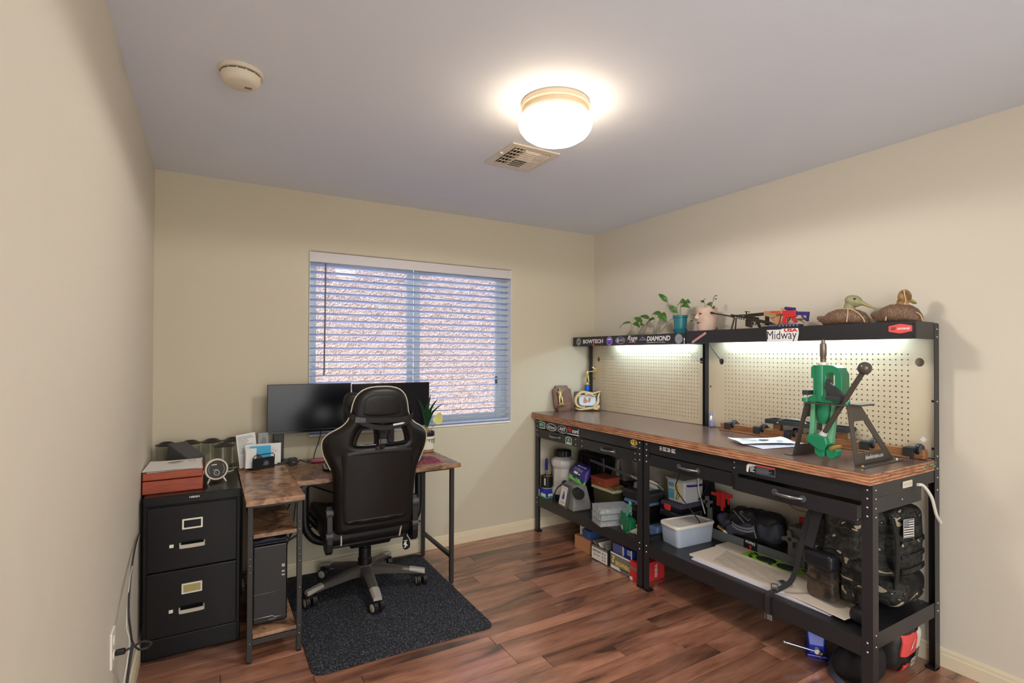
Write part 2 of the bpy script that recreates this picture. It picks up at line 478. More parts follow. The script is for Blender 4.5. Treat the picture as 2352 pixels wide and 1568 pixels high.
m_cardk = mat('black_carton', (34, 32, 32), 0.5)
m_cardg = mat('grey_carton', (120, 116, 110), 0.5)
m_cardred = mat('red_carton', (200, 48, 52), 0.5)
m_lilac = mat('lilac_grey_plastic', (132, 132, 158), 0.45)
m_bluecase = mat('blue_grey_plastic', (106, 132, 176), 0.4)
m_purplebag = mat('violet_pouch', (50, 38, 118), 0.3, bump=(26, 0.3, 0.004))
m_lime = mat('lime_edge', (110, 206, 74), 0.35)
m_greenp = mat('green_plastic', (20, 112, 70), 0.45)
m_tealp = mat('sea_green_plastic', (86, 166, 148), 0.45)
m_dgreen = mat('dark_green_enamel', (18, 54, 40), 0.28)
m_wbag = mat('black_nylon', (28, 28, 32), 0.6, bump=(120, 0.3, 0.002))
m_wbag2 = mat('grey_nylon', (60, 63, 78), 0.6, bump=(60, 0.3, 0.003))
m_vise = mat('blue_enamel', (44, 62, 196), 0.32)
m_brick = mat('mahogany_stain', (164, 74, 46), 0.32, var=(4, (138, 56, 36), 0.4, 0.68, (3, 14, 22)), coat=0.2)
m_clock = mat('rose_metal_rim', (206, 196, 184), 0.3, metal=0.4)
m_lens = mat('lens', (60, 62, 70), 0.1)
m_mouse = mat('graphite_mouse', (58, 54, 58), 0.4)
m_key = mat('black_key', (36, 34, 40), 0.5)
m_keyb = mat('pale_keyboard_deck', (206, 198, 208), 0.35)
m_pink = mat('pink_plastic', (226, 92, 130), 0.4)
m_screen = mat('switched_off_screen', (13, 14, 22), 0.22, spec=0.4)
m_bezel = mat('monitor_bezel', (30, 30, 33), 0.4)
m_sky = mat('light_blue_print', (74, 172, 214), 0.5)
m_brass = mat('brass', (196, 158, 84), 0.3, metal=0.8)
m_targetg = mat('lime_target_print', (150, 206, 60), 0.6)
m_sheet = mat('cream_card_sheet', (214, 200, 182), 0.6)
m_sheetp = mat('pale_lilac_sheet', (206, 202, 214), 0.6)
m_orange = mat('orange_print', (236, 104, 60), 0.5)
m_sil = mat('silver_label', (196, 194, 186), 0.4)
m_wood_cup = mat('wood_insert', (176, 140, 100), 0.6)
m_clip = mat('steel_cable_sleeve', (150, 152, 160), 0.4)

# rustic printed-wood desk board: swirly burnt grain
def grain(name, base, dark, light, sc, rough, axis=(1.0, 6.0, 6.0), rand=False, bumpy=0.1, spec=0.5, swirl=1.6, coat=0.0, soft=0.62, vr=(0.62, 1.22)):
    m = mat(name, base, rough, spec=spec, coat=coat); N, L, b = nodes_of(m)
    tc = N.new('ShaderNodeTexCoord'); mp = N.new('ShaderNodeMapping'); mp.inputs['Scale'].default_value = axis
    if rand:
        oi = N.new('ShaderNodeObjectInfo'); vm = N.new('ShaderNodeVectorMath'); vm.operation = 'SCALE'
        cx = N.new('ShaderNodeCombineXYZ'); L.new(oi.outputs['Random'], cx.inputs['X']); L.new(oi.outputs['Random'], cx.inputs['Y']); L.new(oi.outputs['Random'], cx.inputs['Z'])
        L.new(cx.outputs['Vector'], vm.inputs[0]); vm.inputs['Scale'].default_value = 37.0
        va = N.new('ShaderNodeVectorMath'); L.new(tc.outputs['Object'], va.inputs[0]); L.new(vm.outputs['Vector'], va.inputs[1])
        L.new(va.outputs['Vector'], mp.inputs['Vector'])
    else: L.new(tc.outputs['Object'], mp.inputs['Vector'])
    n1 = N.new('ShaderNodeTexNoise'); n1.inputs['Scale'].default_value = sc; n1.inputs['Detail'].default_value = 5; n1.inputs['Distortion'].default_value = swirl
    L.new(mp.outputs['Vector'], n1.inputs['Vector'])
    n2 = N.new('ShaderNodeTexNoise'); n2.inputs['Scale'].default_value = sc * 5; n2.inputs['Detail'].default_value = 8; n2.inputs['Roughness'].default_value = 0.7
    L.new(mp.outputs['Vector'], n2.inputs['Vector'])
    r1 = N.new('ShaderNodeValToRGB'); e = r1.color_ramp.elements
    e[0].position = 0.30; e[0].color = lin(dark); e[1].position = 0.70; e[1].color = lin(light)
    x = e.new(0.47); x.color = lin(base)
    L.new(n1.outputs['Fac'], r1.inputs['Fac'])
    r2 = N.new('ShaderNodeValToRGB'); r2.color_ramp.elements[0].position = 0.35; r2.color_ramp.elements[1].position = 0.6
    r2.color_ramp.elements[0].color = (soft, soft - 0.03, soft - 0.05, 1); r2.color_ramp.elements[1].color = (1, 1, 1, 1)
    L.new(n2.outputs['Fac'], r2.inputs['Fac'])
    mx = N.new('ShaderNodeMix'); mx.data_type = 'RGBA'; mx.blend_type = 'MULTIPLY'; mx.inputs['Factor'].default_value = 0.8
    L.new(r1.outputs['Color'], mx.inputs['A']); L.new(r2.outputs['Color'], mx.inputs['B'])
    out = mx.outputs['Result']
    if rand:
        hv = N.new('ShaderNodeHueSaturation'); mr = N.new('ShaderNodeMapRange')
        mr.inputs['To Min'].default_value = vr[0]; mr.inputs['To Max'].default_value = vr[1]
        L.new(oi.outputs['Random'], mr.inputs['Value']); L.new(mr.outputs['Result'], hv.inputs['Value']); L.new(out, hv.inputs['Color']); out = hv.outputs['Color']
    L.new(out, b.inputs['Base Color'])
    bp = N.new('ShaderNodeBump'); bp.inputs['Strength'].default_value = bumpy; bp.inputs['Distance'].default_value = 0.003
    L.new(n2.outputs['Fac'], bp.inputs['Height']); L.new(bp.outputs['Normal'], b.inputs['Normal'])
    return m
m_plank = grain('hand_scraped_plank', (146, 99, 78), (74, 51, 42), (180, 128, 104), 2.0, 0.27, (1.0, 5.0, 1.0), True, 0.14, 1.0, 0.7, coat=0.45, soft=0.80, vr=(0.66, 1.25))
m_rustic = grain('rustic_board', (148, 110, 82), (84, 62, 46), (186, 146, 112), 3.2, 0.26, (2.0, 2.0, 4.0), True, 0.08, 0.6, 2.6, soft=0.72)
m_hardboard = mat('brown_hardboard', (116, 90, 80), 0.22, spec=0.85, var=(3.2, (86, 60, 50), 0.45, 0.75), bump=(40, 0.04, 0.002))
m_ply = grain('plywood_edge', (194, 142, 108), (104, 56, 34), (222, 174, 138), 7.0, 0.6, (3.0, 1.2, 26.0), False, 0.3, 0.3, 0.5)
# chair mat: dark felt with paler fibres
m_felt = mat('felt_mat', (42, 43, 48), 0.95, spec=0.1, var=(120, (122, 122, 128), 0.50, 0.74), bump=(220, 0.4, 0.003))
# pegboard
m_peg = mat('pegboard', (202, 186, 158), 0.5, var=(3, (194, 177, 147), 0.4, 0.7))
# stucco of the house next door
m_stucco = mat('stucco', (150, 118, 106), 0.9, spec=0.1, var=(46, (186, 156, 144), 0.36, 0.56, (0.55, 1, 1.3)), bump=(52, 0.8, 0.018))
m_earth = mat('bounce_white_ground', (228, 226, 222), 0.95)  # unseen ground, made this pale to bounce daylight onto the ceiling
# camouflage cloth
m_camo = mat('camouflage_cloth', (40, 40, 38), 0.7); _N, _L, _b = nodes_of(m_camo)
_tc = _N.new('ShaderNodeTexCoord'); _mp = _N.new('ShaderNodeMapping'); _mp.inputs['Scale'].default_value = (1.0, 1.0, 1.8); _L.new(_tc.outputs['Object'], _mp.inputs['Vector'])
_nz = _N.new('ShaderNodeTexNoise'); _nz.inputs['Scale'].default_value = 13; _nz.inputs['Detail'].default_value = 1.5; _nz.inputs['Distortion'].default_value = 0.8; _L.new(_mp.outputs['Vector'], _nz.inputs['Vector'])
_rp = _N.new('ShaderNodeValToRGB'); _rp.color_ramp.interpolation = 'CONSTANT'; _e = _rp.color_ramp.elements
_e[0].position = 0.0; _e[0].color = lin((14, 14, 15)); _e[1].position = 0.67; _e[1].color = lin((168, 154, 130))
for _p, _c in ((0.44, (32, 34, 32)), (0.53, (52, 51, 46)), (0.60, (22, 23, 24))): _x = _e.new(_p); _x.color = lin(_c)
_L.new(_nz.outputs['Fac'], _rp.inputs['Fac']); _L.new(_rp.outputs['Color'], _b.inputs['Base Color'])
_n2 = _N.new('ShaderNodeTexNoise'); _n2.inputs['Scale'].default_value = 22; _L.new(_tc.outputs['Object'], _n2.inputs['Vector'])
_bp = _N.new('ShaderNodeBump'); _bp.inputs['Strength'].default_value = 0.5; _bp.inputs['Distance'].default_value = 0.012
_L.new(_n2.outputs['Fac'], _bp.inputs['Height']); _L.new(_bp.outputs['Normal'], _b.inputs['Normal'])
m_camo2 = mat('brown_camouflage_cloth', (78, 64, 50), 0.5, var=(14, (34, 32, 32), 0.46, 0.56), bump=(24, 0.6, 0.012))
# mouse pad print
m_pad = mat('burgundy_patterned_cloth', (122, 34, 58), 0.7, var=(110, (206, 150, 160), 0.55, 0.62))
# thin window and screen glass: clear, mirrors a little at grazing angles
def thin_glass(name, tint=(1, 1, 1), gloss=0.9):
    m = bpy.data.materials.new(name); m.use_nodes = True; nt = m.node_tree; N = nt.nodes; L = nt.links
    N.remove(N['Principled BSDF']); out = N['Material Output']
    tr = N.new('ShaderNodeBsdfTransparent'); tr.inputs['Color'].default_value = (*tint, 1)
    gl = N.new('ShaderNodeBsdfGlossy'); gl.inputs['Roughness'].default_value = 0.02
    lw = N.new('ShaderNodeLayerWeight'); lw.inputs['Blend'].default_value = 0.5
    pw = N.new('ShaderNodeMath'); pw.operation = 'POWER'; pw.inputs[1].default_value = 4.0; L.new(lw.outputs['Facing'], pw.inputs[0])
    mu = N.new('ShaderNodeMath'); mu.operation = 'MULTIPLY_ADD'; mu.inputs[1].default_value = 0.5 * gloss; mu.inputs[2].default_value = 0.04 * gloss; L.new(pw.outputs['Value'], mu.inputs[0])
    mx = N.new('ShaderNodeMixShader'); L.new(mu.outputs['Value'], mx.inputs['Fac']); L.new(tr.outputs['BSDF'], mx.inputs[1]); L.new(gl.outputs['BSDF'], mx.inputs[2])
    L.new(mx.outputs['Shader'], out.inputs['Surface'])
    return m
m_glass = thin_glass('window_glass', (0.94, 0.96, 0.96), 0.08)
m_jar = thin_glass('clear_jar', (0.96, 0.965, 0.95), 0.9)
m_plastic_bag = thin_glass('clear_wrap', (0.985, 0.985, 0.985), 0.6)
m_lampglass = mat('lit_opal_glass', (255, 246, 222), 0.3, emit=((255, 232, 200), 15))
m_led = mat('strip_light_diffuser', (240, 255, 246), 0.4, emit=((204, 236, 255), 36.0))

# ------------------------------------------------------------------ the room
W, H, YR = 3.132, 2.44, -4.05
WX0, WX1, WZ0, WZ1 = 0.817, 2.308, 0.869, 2.066
XZ = frame((0, 0, 0), (1, 0, 0), (0, 0, 1), (0, -1, 0))                # draws an x-z outline, pulled towards -y
w = MB(); w.prism([(-0.15, -0.1), (W + 0.15, -0.1), (W + 0.15, H + 0.1), (-0.15, H + 0.1)], -0.15, 0.0, XZ, holes=[[(WX0, WZ0), (WX1, WZ0), (WX1, WZ1), (WX0, WZ1)]])
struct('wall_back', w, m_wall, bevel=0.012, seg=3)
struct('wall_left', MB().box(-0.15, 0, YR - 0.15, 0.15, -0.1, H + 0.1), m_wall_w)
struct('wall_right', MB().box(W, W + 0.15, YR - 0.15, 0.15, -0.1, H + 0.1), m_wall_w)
struct('ceiling', MB().box(-0.15, W + 0.15, -5.9, 0.15, H, H + 0.16), m_ceil)
w = MB(); w.prism([(-0.15, -0.1), (0.12, -0.1), (0.12, 2.2), (2.30, 2.2), (2.30, -0.1), (W + 0.15, -0.1), (W + 0.15, H + 0.1), (-0.15, H + 0.1)], -YR, -YR + 0.12, XZ)
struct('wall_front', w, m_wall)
w = MB(); w.box(-0.5, 2.75, -5.65, -5.55, -0.1, H + 0.05); w.box(-0.6, -0.5, -5.6, YR - 0.1, -0.1, H + 0.05); w.box(2.75, 2.85, -5.6, YR - 0.1, -0.1, H + 0.05)
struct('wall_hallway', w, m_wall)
t = MB()
for x0, x1, z0, z1 in ((0.06, 0.12, 0, 2.26), (2.30, 2.36, 0, 2.26), (0.12, 2.30, 2.20, 2.26)): t.box(x0, x1, YR, YR + 0.015, z0, z1)
struct('trim_1', t, m_trim, bevel=0.003)

# floor: a dark underlay with every plank a board of its own, running along the window wall
floor = struct('floor', MB().box(-0.15, W + 0.15, -5.9, 0.15, -0.12, -0.0095), m_dgrey2)
rows = [0.0, -0.13, -0.25, -0.37, -0.49, -0.575, -0.685, -0.80, -0.93, -1.07, -1.147, -1.258, -1.341, -1.531, -1.633, -1.736, -1.851, -1.944, -2.02, -2.134, -2.26, -2.37, -2.50, -2.68, -2.80, -2.97, -3.10, -3.29, -3.40, -3.52, -3.70, -3.82, -4.05]
butts = {9: 2.36, 11: 2.27, 12: 1.485, 13: 2.272, 14: 1.947, 16: 2.357, 18: 2.545, 10: 1.94, 15: 1.30}
for i in range(len(rows) - 1):
    y1, y0 = rows[i] - 0.0012, rows[i + 1] + 0.0012
    x = butts.get(i, rnd.uniform(0.3, 1.2)); cuts = [x]
    while cuts[-1] < W: cuts.append(cuts[-1] + rnd.uniform(0.62, 1.3))
    while cuts[0] > 0: cuts.insert(0, cuts[0] - rnd.uniform(0.62, 1.3))
    for a, b in zip(cuts[:-1], cuts[1:]):
        a, b = max(a, 0.0) + 0.001, min(b, W) - 0.001
        if b - a < 0.03: continue
        dz = rnd.uniform(-0.0008, 0.0)
        ob('plank', MB().box(a, b, y0, y1, -0.0095, dz), m_plank, floor, bevel=0.0008, seg=1)
# baseboards with a stepped profile
prof = [(0.0, 0.0), (0.012, 0.0), (0.012, 0.055), (0.009, 0.062), (0.009, 0.072), (0.006, 0.080), (0.0, 0.083)]
bb = MB(); bb.prism(prof, 0, W - 0.012, frame((0, 0, 0), (0, -1, 0), (0, 0, 1), (1, 0, 0)) if False else frame((W - 0.012, 0, 0), (0, -1, 0), (0, 0, 1), (-1, 0, 0)))
struct('baseboard_back', bb, m_trim)
bb = MB(); bb.prism(prof, 0, -YR, frame((0, 0, 0), (1, 0, 0), (0, 0, 1), (0, -1, 0))); struct('baseboard_left', bb, m_trim)
bb = MB(); bb.prism(prof, 0, -YR, frame((W, YR, 0), (-1, 0, 0), (0, 0, 1), (0, 1, 0))); struct('baseboard_right', bb, m_trim)

# window: vinyl slider
win = struct('window_1', MB().box(WX0, WX1, 0.095, 0.148, WZ0, WZ0 + 0.045).box(WX0, WX1, 0.095, 0.148, WZ1 - 0.045, WZ1).box(WX0, WX0 + 0.04, 0.095, 0.148, WZ0 + 0.045, WZ1 - 0.045).box(WX1 - 0.04, WX1, 0.095, 0.148, WZ0 + 0.045, WZ1 - 0.045), m_vinyl, bevel=0.003)
xm = 1.545
fixed = MB().box(WX0 + 0.04, WX0 + 0.06, 0.11, 0.135, WZ0 + 0.045, WZ1 - 0.045).box(xm - 0.045, xm, 0.11, 0.135, WZ0 + 0.045, WZ1 - 0.045).box(WX0 + 0.06, xm - 0.045, 0.11, 0.135, WZ0 + 0.045, WZ0 + 0.065).box(WX0 + 0.06, xm - 0.045, 0.11, 0.135, WZ1 - 0.065, WZ1 - 0.045)
ob('fixed_sash', fixed, m_vinyl, win, bevel=0.002)
slid = MB().box(xm + 0.004, xm + 0.044, 0.085, 0.107, WZ0 + 0.03, WZ1 - 0.03).box(WX1 - 0.095, WX1 - 0.042, 0.085, 0.107, WZ0 + 0.03, WZ1 - 0.03).box(xm + 0.044, WX1 - 0.095, 0.085, 0.107, WZ0 + 0.03, WZ0 + 0.08).box(xm + 0.044, WX1 - 0.095, 0.085, 0.107, WZ1 - 0.08, WZ1 - 0.03)
ob('sliding_sash', slid, m_vinyl, win, bevel=0.002)
ob('pane', MB().box(WX0 + 0.055, xm - 0.04, 0.121, 0.124, WZ0 + 0.06, WZ1 - 0.06), m_glass, win)
ob('pane', MB().box(xm + 0.04, WX1 - 0.09, 0.095, 0.098, WZ0 + 0.075, WZ1 - 0.075), m_glass, win)
for y_, x0, x1, z_ in ((0.119, xm - 0.135, xm - 0.062, 1.937), (0.093, xm + 0.050, xm + 0.098, 1.922)):
    st_ = ob('sticker', MB().box(x0, x1, y_, y_ + 0.0015, z_ - 0.013, z_ + 0.013), m_paper, win)
    ln_ = MB()
    for k in range(4): ln_.box(x0 + 0.018 if x0 < xm else x0 + 0.004, x1 - 0.002, y_ - 0.0006, y_, z_ - 0.010 + k * 0.006, z_ - 0.0085 + k * 0.006)
    ob('print', ln_, m_gink, st_)['kind'] = 'stuff'
ob('latch', MB().box(WX1 - 0.10, WX1 - 0.085, 0.07, 0.085, 1.17, 1.23), m_dgrey, win, bevel=0.002)
for x0, x1, z0, z1 in ((WX0 + 0.0003, WX0 + 0.0036, WZ0 + 0.014, WZ1 - 0.001), (WX1 - 0.0030, WX1 - 0.0003, WZ0 + 0.014, WZ1 - 0.001)):
    struct('trim_3' if x0 < 1 else 'trim_4', MB().box(x0, x1, -0.002, 0.094, z0, z1), m_white, bevel=0.001)
sill = MB().box(WX0 + 0.002, WX1 - 0.002, -0.004, 0.095, WZ0 + 0.0005, WZ0 + 0.014)
struct('trim_2', sill, m_white, bevel=0.004)

# the neighbour's stucco wall and the strip of ground between the houses
struct('wall_neighbour', MB().box(-4, 7, 1.75, 1.95, -0.3, 2.75), m_stucco)
struct('ground_outside', MB().box(-4, 7, 0.16, 1.75, -0.4, -0.3), m_earth)

# faux-wood blind, every slat a piece of its own, tilted a little
bl = thing('window_blind', 'white slatted blind with a flat valance hanging in the window', 'window blind', (1.56, 0.045, WZ1))
ob('valance', MB().box(WX0 + 0.004, WX1 - 0.003, 0.004, 0.014, WZ1 - 0.068, WZ1 - 0.002).box(WX0 + 0.004, WX1 - 0.003, 0.0145, 0.07, WZ1 - 0.05, WZ1 - 0.004), m_val, bl, bevel=0.003)
nsl = 24
for i in range(nsl):
    z = 1.982 - 0.0452 * i
    a = math.radians(-12.0 + rnd.uniform(-0.6, 0.6)); c, s = math.cos(a), math.sin(a)
    sl = MB(T(0, 0.045, z) @ RX(math.degrees(a))); sl.box(WX0 + 0.008, WX1 - 0.008, -0.0245, 0.0245, -0.0014, 0.0014)
    ob('slat', sl, m_slat, bl)
ob('bottom_rail', MB().box(WX0 + 0.008, WX1 - 0.008, 0.021, 0.069, 0.889, 0.905), m_slat, bl, bevel=0.003)
for x in (0.955, 1.31, 1.82, 2.215):
    lc = MB()
    for y in (0.018, 0.072): lc.tube([(x, y, WZ1 - 0.05), (x, y, 0.90)], 0.0009, 5)
    ob('ladder_cord', lc, m_cordw, bl)
ob('wand', MB().tube([(0.918, 0.012, 1.995), (0.916, 0.010, 1.62), (0.912, 0.010, 1.265)], 0.0052, 8), mat('grey_wand', (120, 116, 118), 0.4), bl, smooth=1)

# ------------------------------------------------------------------ ceiling fittings
L0 = (1.485, -1.815)
cl = thing('ceiling_light', 'round flush ceiling lamp with glowing opal glass bowl', 'ceiling light', (L0[0], L0[1], H))
ob('canopy_ring', MB(T(L0[0], L0[1], 0)).lathe([(0.138, 2.44), (0.142, 2.432), (0.142, 2.418), (0.134, 2.414), (0.134, 2.400), (0.138, 2.396), (0.138, 2.386), (0.10, 2.384)], 40), mat('lamp_ring_paint', (216, 196, 170), 0.4), cl, smooth=1)
gp = [(0.128, 2.388), (0.146, 2.374), (0.153, 2.354), (0.148, 2.334), (0.132, 2.312), (0.105, 2.294), (0.07, 2.282), (0.035, 2.277), (0.001, 2.276)]
ob('glass_bowl', MB(T(L0[0], L0[1], 0)).lathe(gp, 40, cap=False), m_lampglass, cl, smooth=1)
lamp('ceiling_bulb_light', 'SPOT', (L0[0], L0[1], 2.262), CEIL_LAMP, (1.0, 0.97, 0.93), size=0.10, spot=178)

vt = thing('ceiling_vent', 'white square ceiling air vent with louvres beside the lamp', 'air vent', (1.67, -1.23, H))
vx0, vx1, vy0, vy1 = 1.53, 1.81, -1.385, -1.075
fr = MB(); fr.prism([(vx0, vy0), (vx1, vy0), (vx1, vy1), (vx0, vy1)], 2.432, 2.4395, holes=[[(vx0 + 0.035, vy0 + 0.04), (vx1 - 0.035, vy0 + 0.04), (vx1 - 0.035, vy1 - 0.04), (vx0 + 0.035, vy1 - 0.04)]])
m_vent = mat('vent_enamel', (222, 212, 196), 0.4)
ob('frame', fr, m_vent, vt, bevel=0.002)
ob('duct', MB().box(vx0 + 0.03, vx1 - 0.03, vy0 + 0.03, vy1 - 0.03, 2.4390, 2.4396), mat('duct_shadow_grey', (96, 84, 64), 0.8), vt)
for k in range(3):                                     # the cross-cut grille at the left
    x = vx0 + 0.044 + k * 0.020
    ob('louvre', MB(T(x, 0, 2.431) @ RY(-35)).box(-0.008, 0.008, vy0 + 0.042, vy1 - 0.042, -0.0008, 0.0008), m_vent, vt)
for k in range(6):
    y = vy0 + 0.055 + k * 0.040
    ob('louvre', MB().box(vx0 + 0.036, vx0 + 0.098, y - 0.004, y + 0.004, 2.4285, 2.4305), m_vent, vt)
ob('divider', MB().box(vx0 + 0.098, vx0 + 0.104, vy0 + 0.04, vy1 - 0.04, 2.426, 2.438).box(vx0 + 0.102, vx1 - 0.035, -1.234, -1.226, 2.426, 2.438), m_vent, vt)
for k in range(10):                                    # the long curved louvres
    y = vy0 + 0.052 + k * 0.0235
    if abs(y + 1.23) < 0.008: continue
    ob('louvre', MB(T(0, y, 2.431) @ RX(-38 if y < -1.23 else 38)).box(vx0 + 0.105, vx1 - 0.092, -0.0085, 0.0085, -0.0008, 0.0008), m_vent, vt)
for k in range(3):
    x = vx1 - 0.082 + k * 0.019
    ob('louvre', MB(T(x, 0, 2.431) @ RY(38)).box(-0.009, 0.009, vy0 + 0.042, vy1 - 0.042, -0.0008, 0.0008), m_vent, vt)
ob('lever', MB().box(vx0 - 0.004, vx0 + 0.012, -1.26, -1.254, 2.424, 2.433), m_vent, vt)

sd = thing('smoke_detector', 'round white smoke alarm on the ceiling', 'smoke alarm', (0.36, -1.42, H))
SDM = T(0.36, -1.42, 0)
ob('mount', MB(SDM).lathe([(0.074, 2.44), (0.074, 2.432), (0.070, 2.427)], 36), mat('aged_white_plastic', (220, 208, 186), 0.45), sd, smooth=1)
ob('body', MB(SDM).lathe([(0.060, 2.4268), (0.066, 2.424), (0.066, 2.408), (0.058, 2.392), (0.046, 2.386), (0.001, 2.384)], 36), mat('aged_white_plastic_body', (222, 212, 192), 0.45), sd, smooth=1)
slot = MB(SDM)
for k in range(14):
    if k % 7 == 3: continue
    a = 2 * PI * k / 14; slot.box(-0.0128, 0.0128, 0.0655, 0.0668, 2.4205, 2.4232, RZ(math.degrees(a)))
ob('slot', slot, mat('alarm_slot', (84, 70, 46), 0.7), sd)
ob('grille', MB(SDM).box(0.012, 0.036, -0.004, 0.010, 2.3835, 2.3858), m_grey, sd)

# ------------------------------------------------------------------ filing cabinet and what stands on it
CX0, CX1, CYF, CYB, CZ = 0.016, 0.408, -0.662, -0.02, 0.742
fc = thing('filing_cabinet', 'black two-drawer metal filing cabinet in the corner by the left wall', 'filing cabinet', (0.21, -0.34, 0))
body = MB().box(CX0, CX1, CYF + 0.004, CYB, 0.0, CZ)
ob('body', body, m_cab, fc, bevel=0.004)
ob('plinth_face', MB().box(CX0 + 0.012, CX1 - 0.012, CYF - 0.001, CYF + 0.004, 0.004, 0.092), m_cab, fc, bevel=0.002)
ob('top_rail', MB().box(CX0, CX1, CYF - 0.004, CYF + 0.004, CZ - 0.040, CZ), m_cab, fc, bevel=0.003)
mk = MB(); lettering(mk, 'HIRSH', face_my((0.215, CYF - 0.0045, CZ - 0.014)), 0.040, 0.009, bold=0.03)
ob('maker_plate', MB().box(0.193, 0.237, CYF - 0.0046, CYF - 0.004, CZ - 0.020, CZ - 0.008), m_cab, fc)
ob('lettering', mk, m_wink, fc)
for k, (z0, z1) in enumerate(((0.402, 0.696), (0.100, 0.396))):
    d = ob('drawer', MB().box(CX0 + 0.016, CX1 - 0.016, CYF - 0.012, CYF + 0.003, z0, z1), m_cab, fc, bevel=0.0035)
    xm_, zm = 0.208, z0 + (0.205 if k == 0 else 0.207)
    ob('label_holder', MB().prism(rrect(0.082, 0.048, 0.002, 2), 0, 0.005, face_my((xm_, CYF - 0.012, zm)), holes=[rrect(0.068, 0.034, 0.001, 2)]), m_chrome, d, bevel=0.001)
    ob('label_card', MB().box(xm_ - 0.034, xm_ + 0.034, CYF - 0.0135, CYF - 0.012, zm - 0.017, zm + 0.017), m_cab if k == 0 else mat('label_card', (176, 164, 104), 0.6), d)
    hz = zm - 0.093
    hp = [(xm_ - 0.048, CYF - 0.011, hz), (xm_ - 0.048, CYF - 0.030, hz - 0.002), (xm_ - 0.040, CYF - 0.037, hz - 0.004), (xm_ + 0.040, CYF - 0.037, hz - 0.004), (xm_ + 0.048, CYF - 0.030, hz - 0.002), (xm_ + 0.048, CYF - 0.011, hz)]
    hd = MB(); hd.ribbon(hp, 0.016, 0.006, (0, -0.35, 1), smooth=3)
    ob('handle', hd, m_chrome, d, smooth=1)
    ob('thumb_latch', MB().box(xm_ - 0.090, xm_ - 0.073, CYF - 0.020, CYF - 0.012, hz - 0.008, hz + 0.007), m_chrome, d, bevel=0.002)

# wooden two-part box with sheets of paper on top
wb = thing('wooden_box', 'reddish-brown lidded wooden box on the filing cabinet under white papers', 'wooden box', (0.125, -0.455, CZ))
BX0, BX1, BY0, BY1 = 0.006, 0.248, -0.585, -0.315
ob('base', MB().box(BX0, BX1, BY0, BY1, CZ, CZ + 0.060), m_brick, wb, bevel=0.004)
ob('lid', MB().box(BX0 + 0.001, BX1 - 0.001, BY0 + 0.001, BY1, CZ + 0.0635, CZ + 0.100), m_brick, wb, bevel=0.004)
ob('hinge', MB().box(BX1 - 0.001, BX1 + 0.004, -0.50, -0.47, CZ + 0.052, CZ + 0.072), m_steel, wb, bevel=0.001)
def sheet(name, label, cat, x, y, z, sx, sy, rz, m, curl=0.0, group=None, t=0.0006):
    b = MB(T(x, y, z) @ RZ(rz)); n = 10; V = []; F = []
    for s in (0, 1):
        for j in range(n + 1):
            for i in range(n + 1):
                u, v = i / n - 0.5, j / n - 0.5
                zz = curl * (abs(u) * 2) ** 3 * (0.5 + v) + curl * 0.5 * math.sin(3 * v + 2 * u) ** 2
                V.append((u * sx, v * sy, zz + (t if s else 0)))
    k = (n + 1) ** 2
    for j in range(n):
        for i in range(n):
            a = j * (n + 1) + i; q = (a, a + 1, a + n + 2, a + n + 1)
            F.append(tuple(reversed(q))); F.append(tuple(k + p for p in q))
    rim = [i for i in range(n + 1)] + [j * (n + 1) + n for j in range(1, n + 1)] + [n * (n + 1) + i for i in range(n - 1, -1, -1)] + [j * (n + 1) for j in range(n - 1, 0, -1)]
    for i in range(len(rim)):
        a, c = rim[i], rim[(i + 1) % len(rim)]; F.append((a, c, k + c, k + a))
    b.add(V, F)
    return single(name, b, m, label, cat, (x, y, z), group, smooth=1), b
p1, _ = sheet('paper_sheet', 'lower plain white sheet on the reddish-brown wooden box', 'paper', 0.130, -0.455, CZ + 0.1002, 0.225, 0.255, 2, m_paper, 0.003)
p2, _ = sheet('paper_sheet', 'printed sheet with a smudged drawing topmost on the wooden box', 'paper', 0.124, -0.452, CZ + 0.1045, 0.228, 0.262, -3, m_paper, 0.004)
pr = MB(T(0.124, -0.452, CZ + 0.1105) @ RZ(-3))
for x, y, a, b_, r in ((-0.01, 0.06, 0.05, 0.016, 20), (0.02, 0.075, 0.035, 0.012, -15), (0.005, 0.035, 0.04, 0.008, 5)): pr.prism(oval(a, b_, 12), 0, 0.0004, T(x, y, 0) @ RZ(r))
for x in (0.062, 0.080): pr.prism(oval(0.010, 0.012, 10), 0, 0.0004, T(x, 0.068, 0))
ob('print', pr, mat('olive_print', (118, 104, 66), 0.6), p2)['kind'] = 'stuff'

# round desk clock on three feet
ck = thing('desk_clock', 'small round black-faced desk clock on splayed feet beside the wooden box', 'clock', (0.305, -0.46, CZ), 14)
CM = WM[ck] @ T(0, 0, 0.066) @ RX(82)
ob('housing', MB(CM).lathe([(0.048, -0.055), (0.052, -0.05), (0.053, -0.008), (0.050, 0.0)], 36), m_clock, ck, smooth=1)
ob('rim', MB(CM).lathe([(0.046, 0.0), (0.054, 0.0), (0.055, 0.004), (0.052, 0.008), (0.046, 0.008)], 36, cap=False), m_clock, ck, smooth=1)
ob('dial', MB(CM).lathe([(0.046, 0.001), (0.046, 0.004)], 36), mat('clock_dial', (44, 40, 38), 0.35), ck)
ob('inner_ring', MB(CM @ T(0.0, -0.018, 0.0045)).lathe([(0.011, 0), (0.0135, 0), (0.0135, 0.002), (0.011, 0.002)], 20, cap=False), m_sil, ck, smooth=1)
ob('centre_lens', MB(CM @ T(0.0, -0.018, 0.0042)).lathe([(0.0075, 0), (0.0075, 0.002), (0.001, 0.004)], 16), m_lens, ck, smooth=1)
tk = MB(CM)
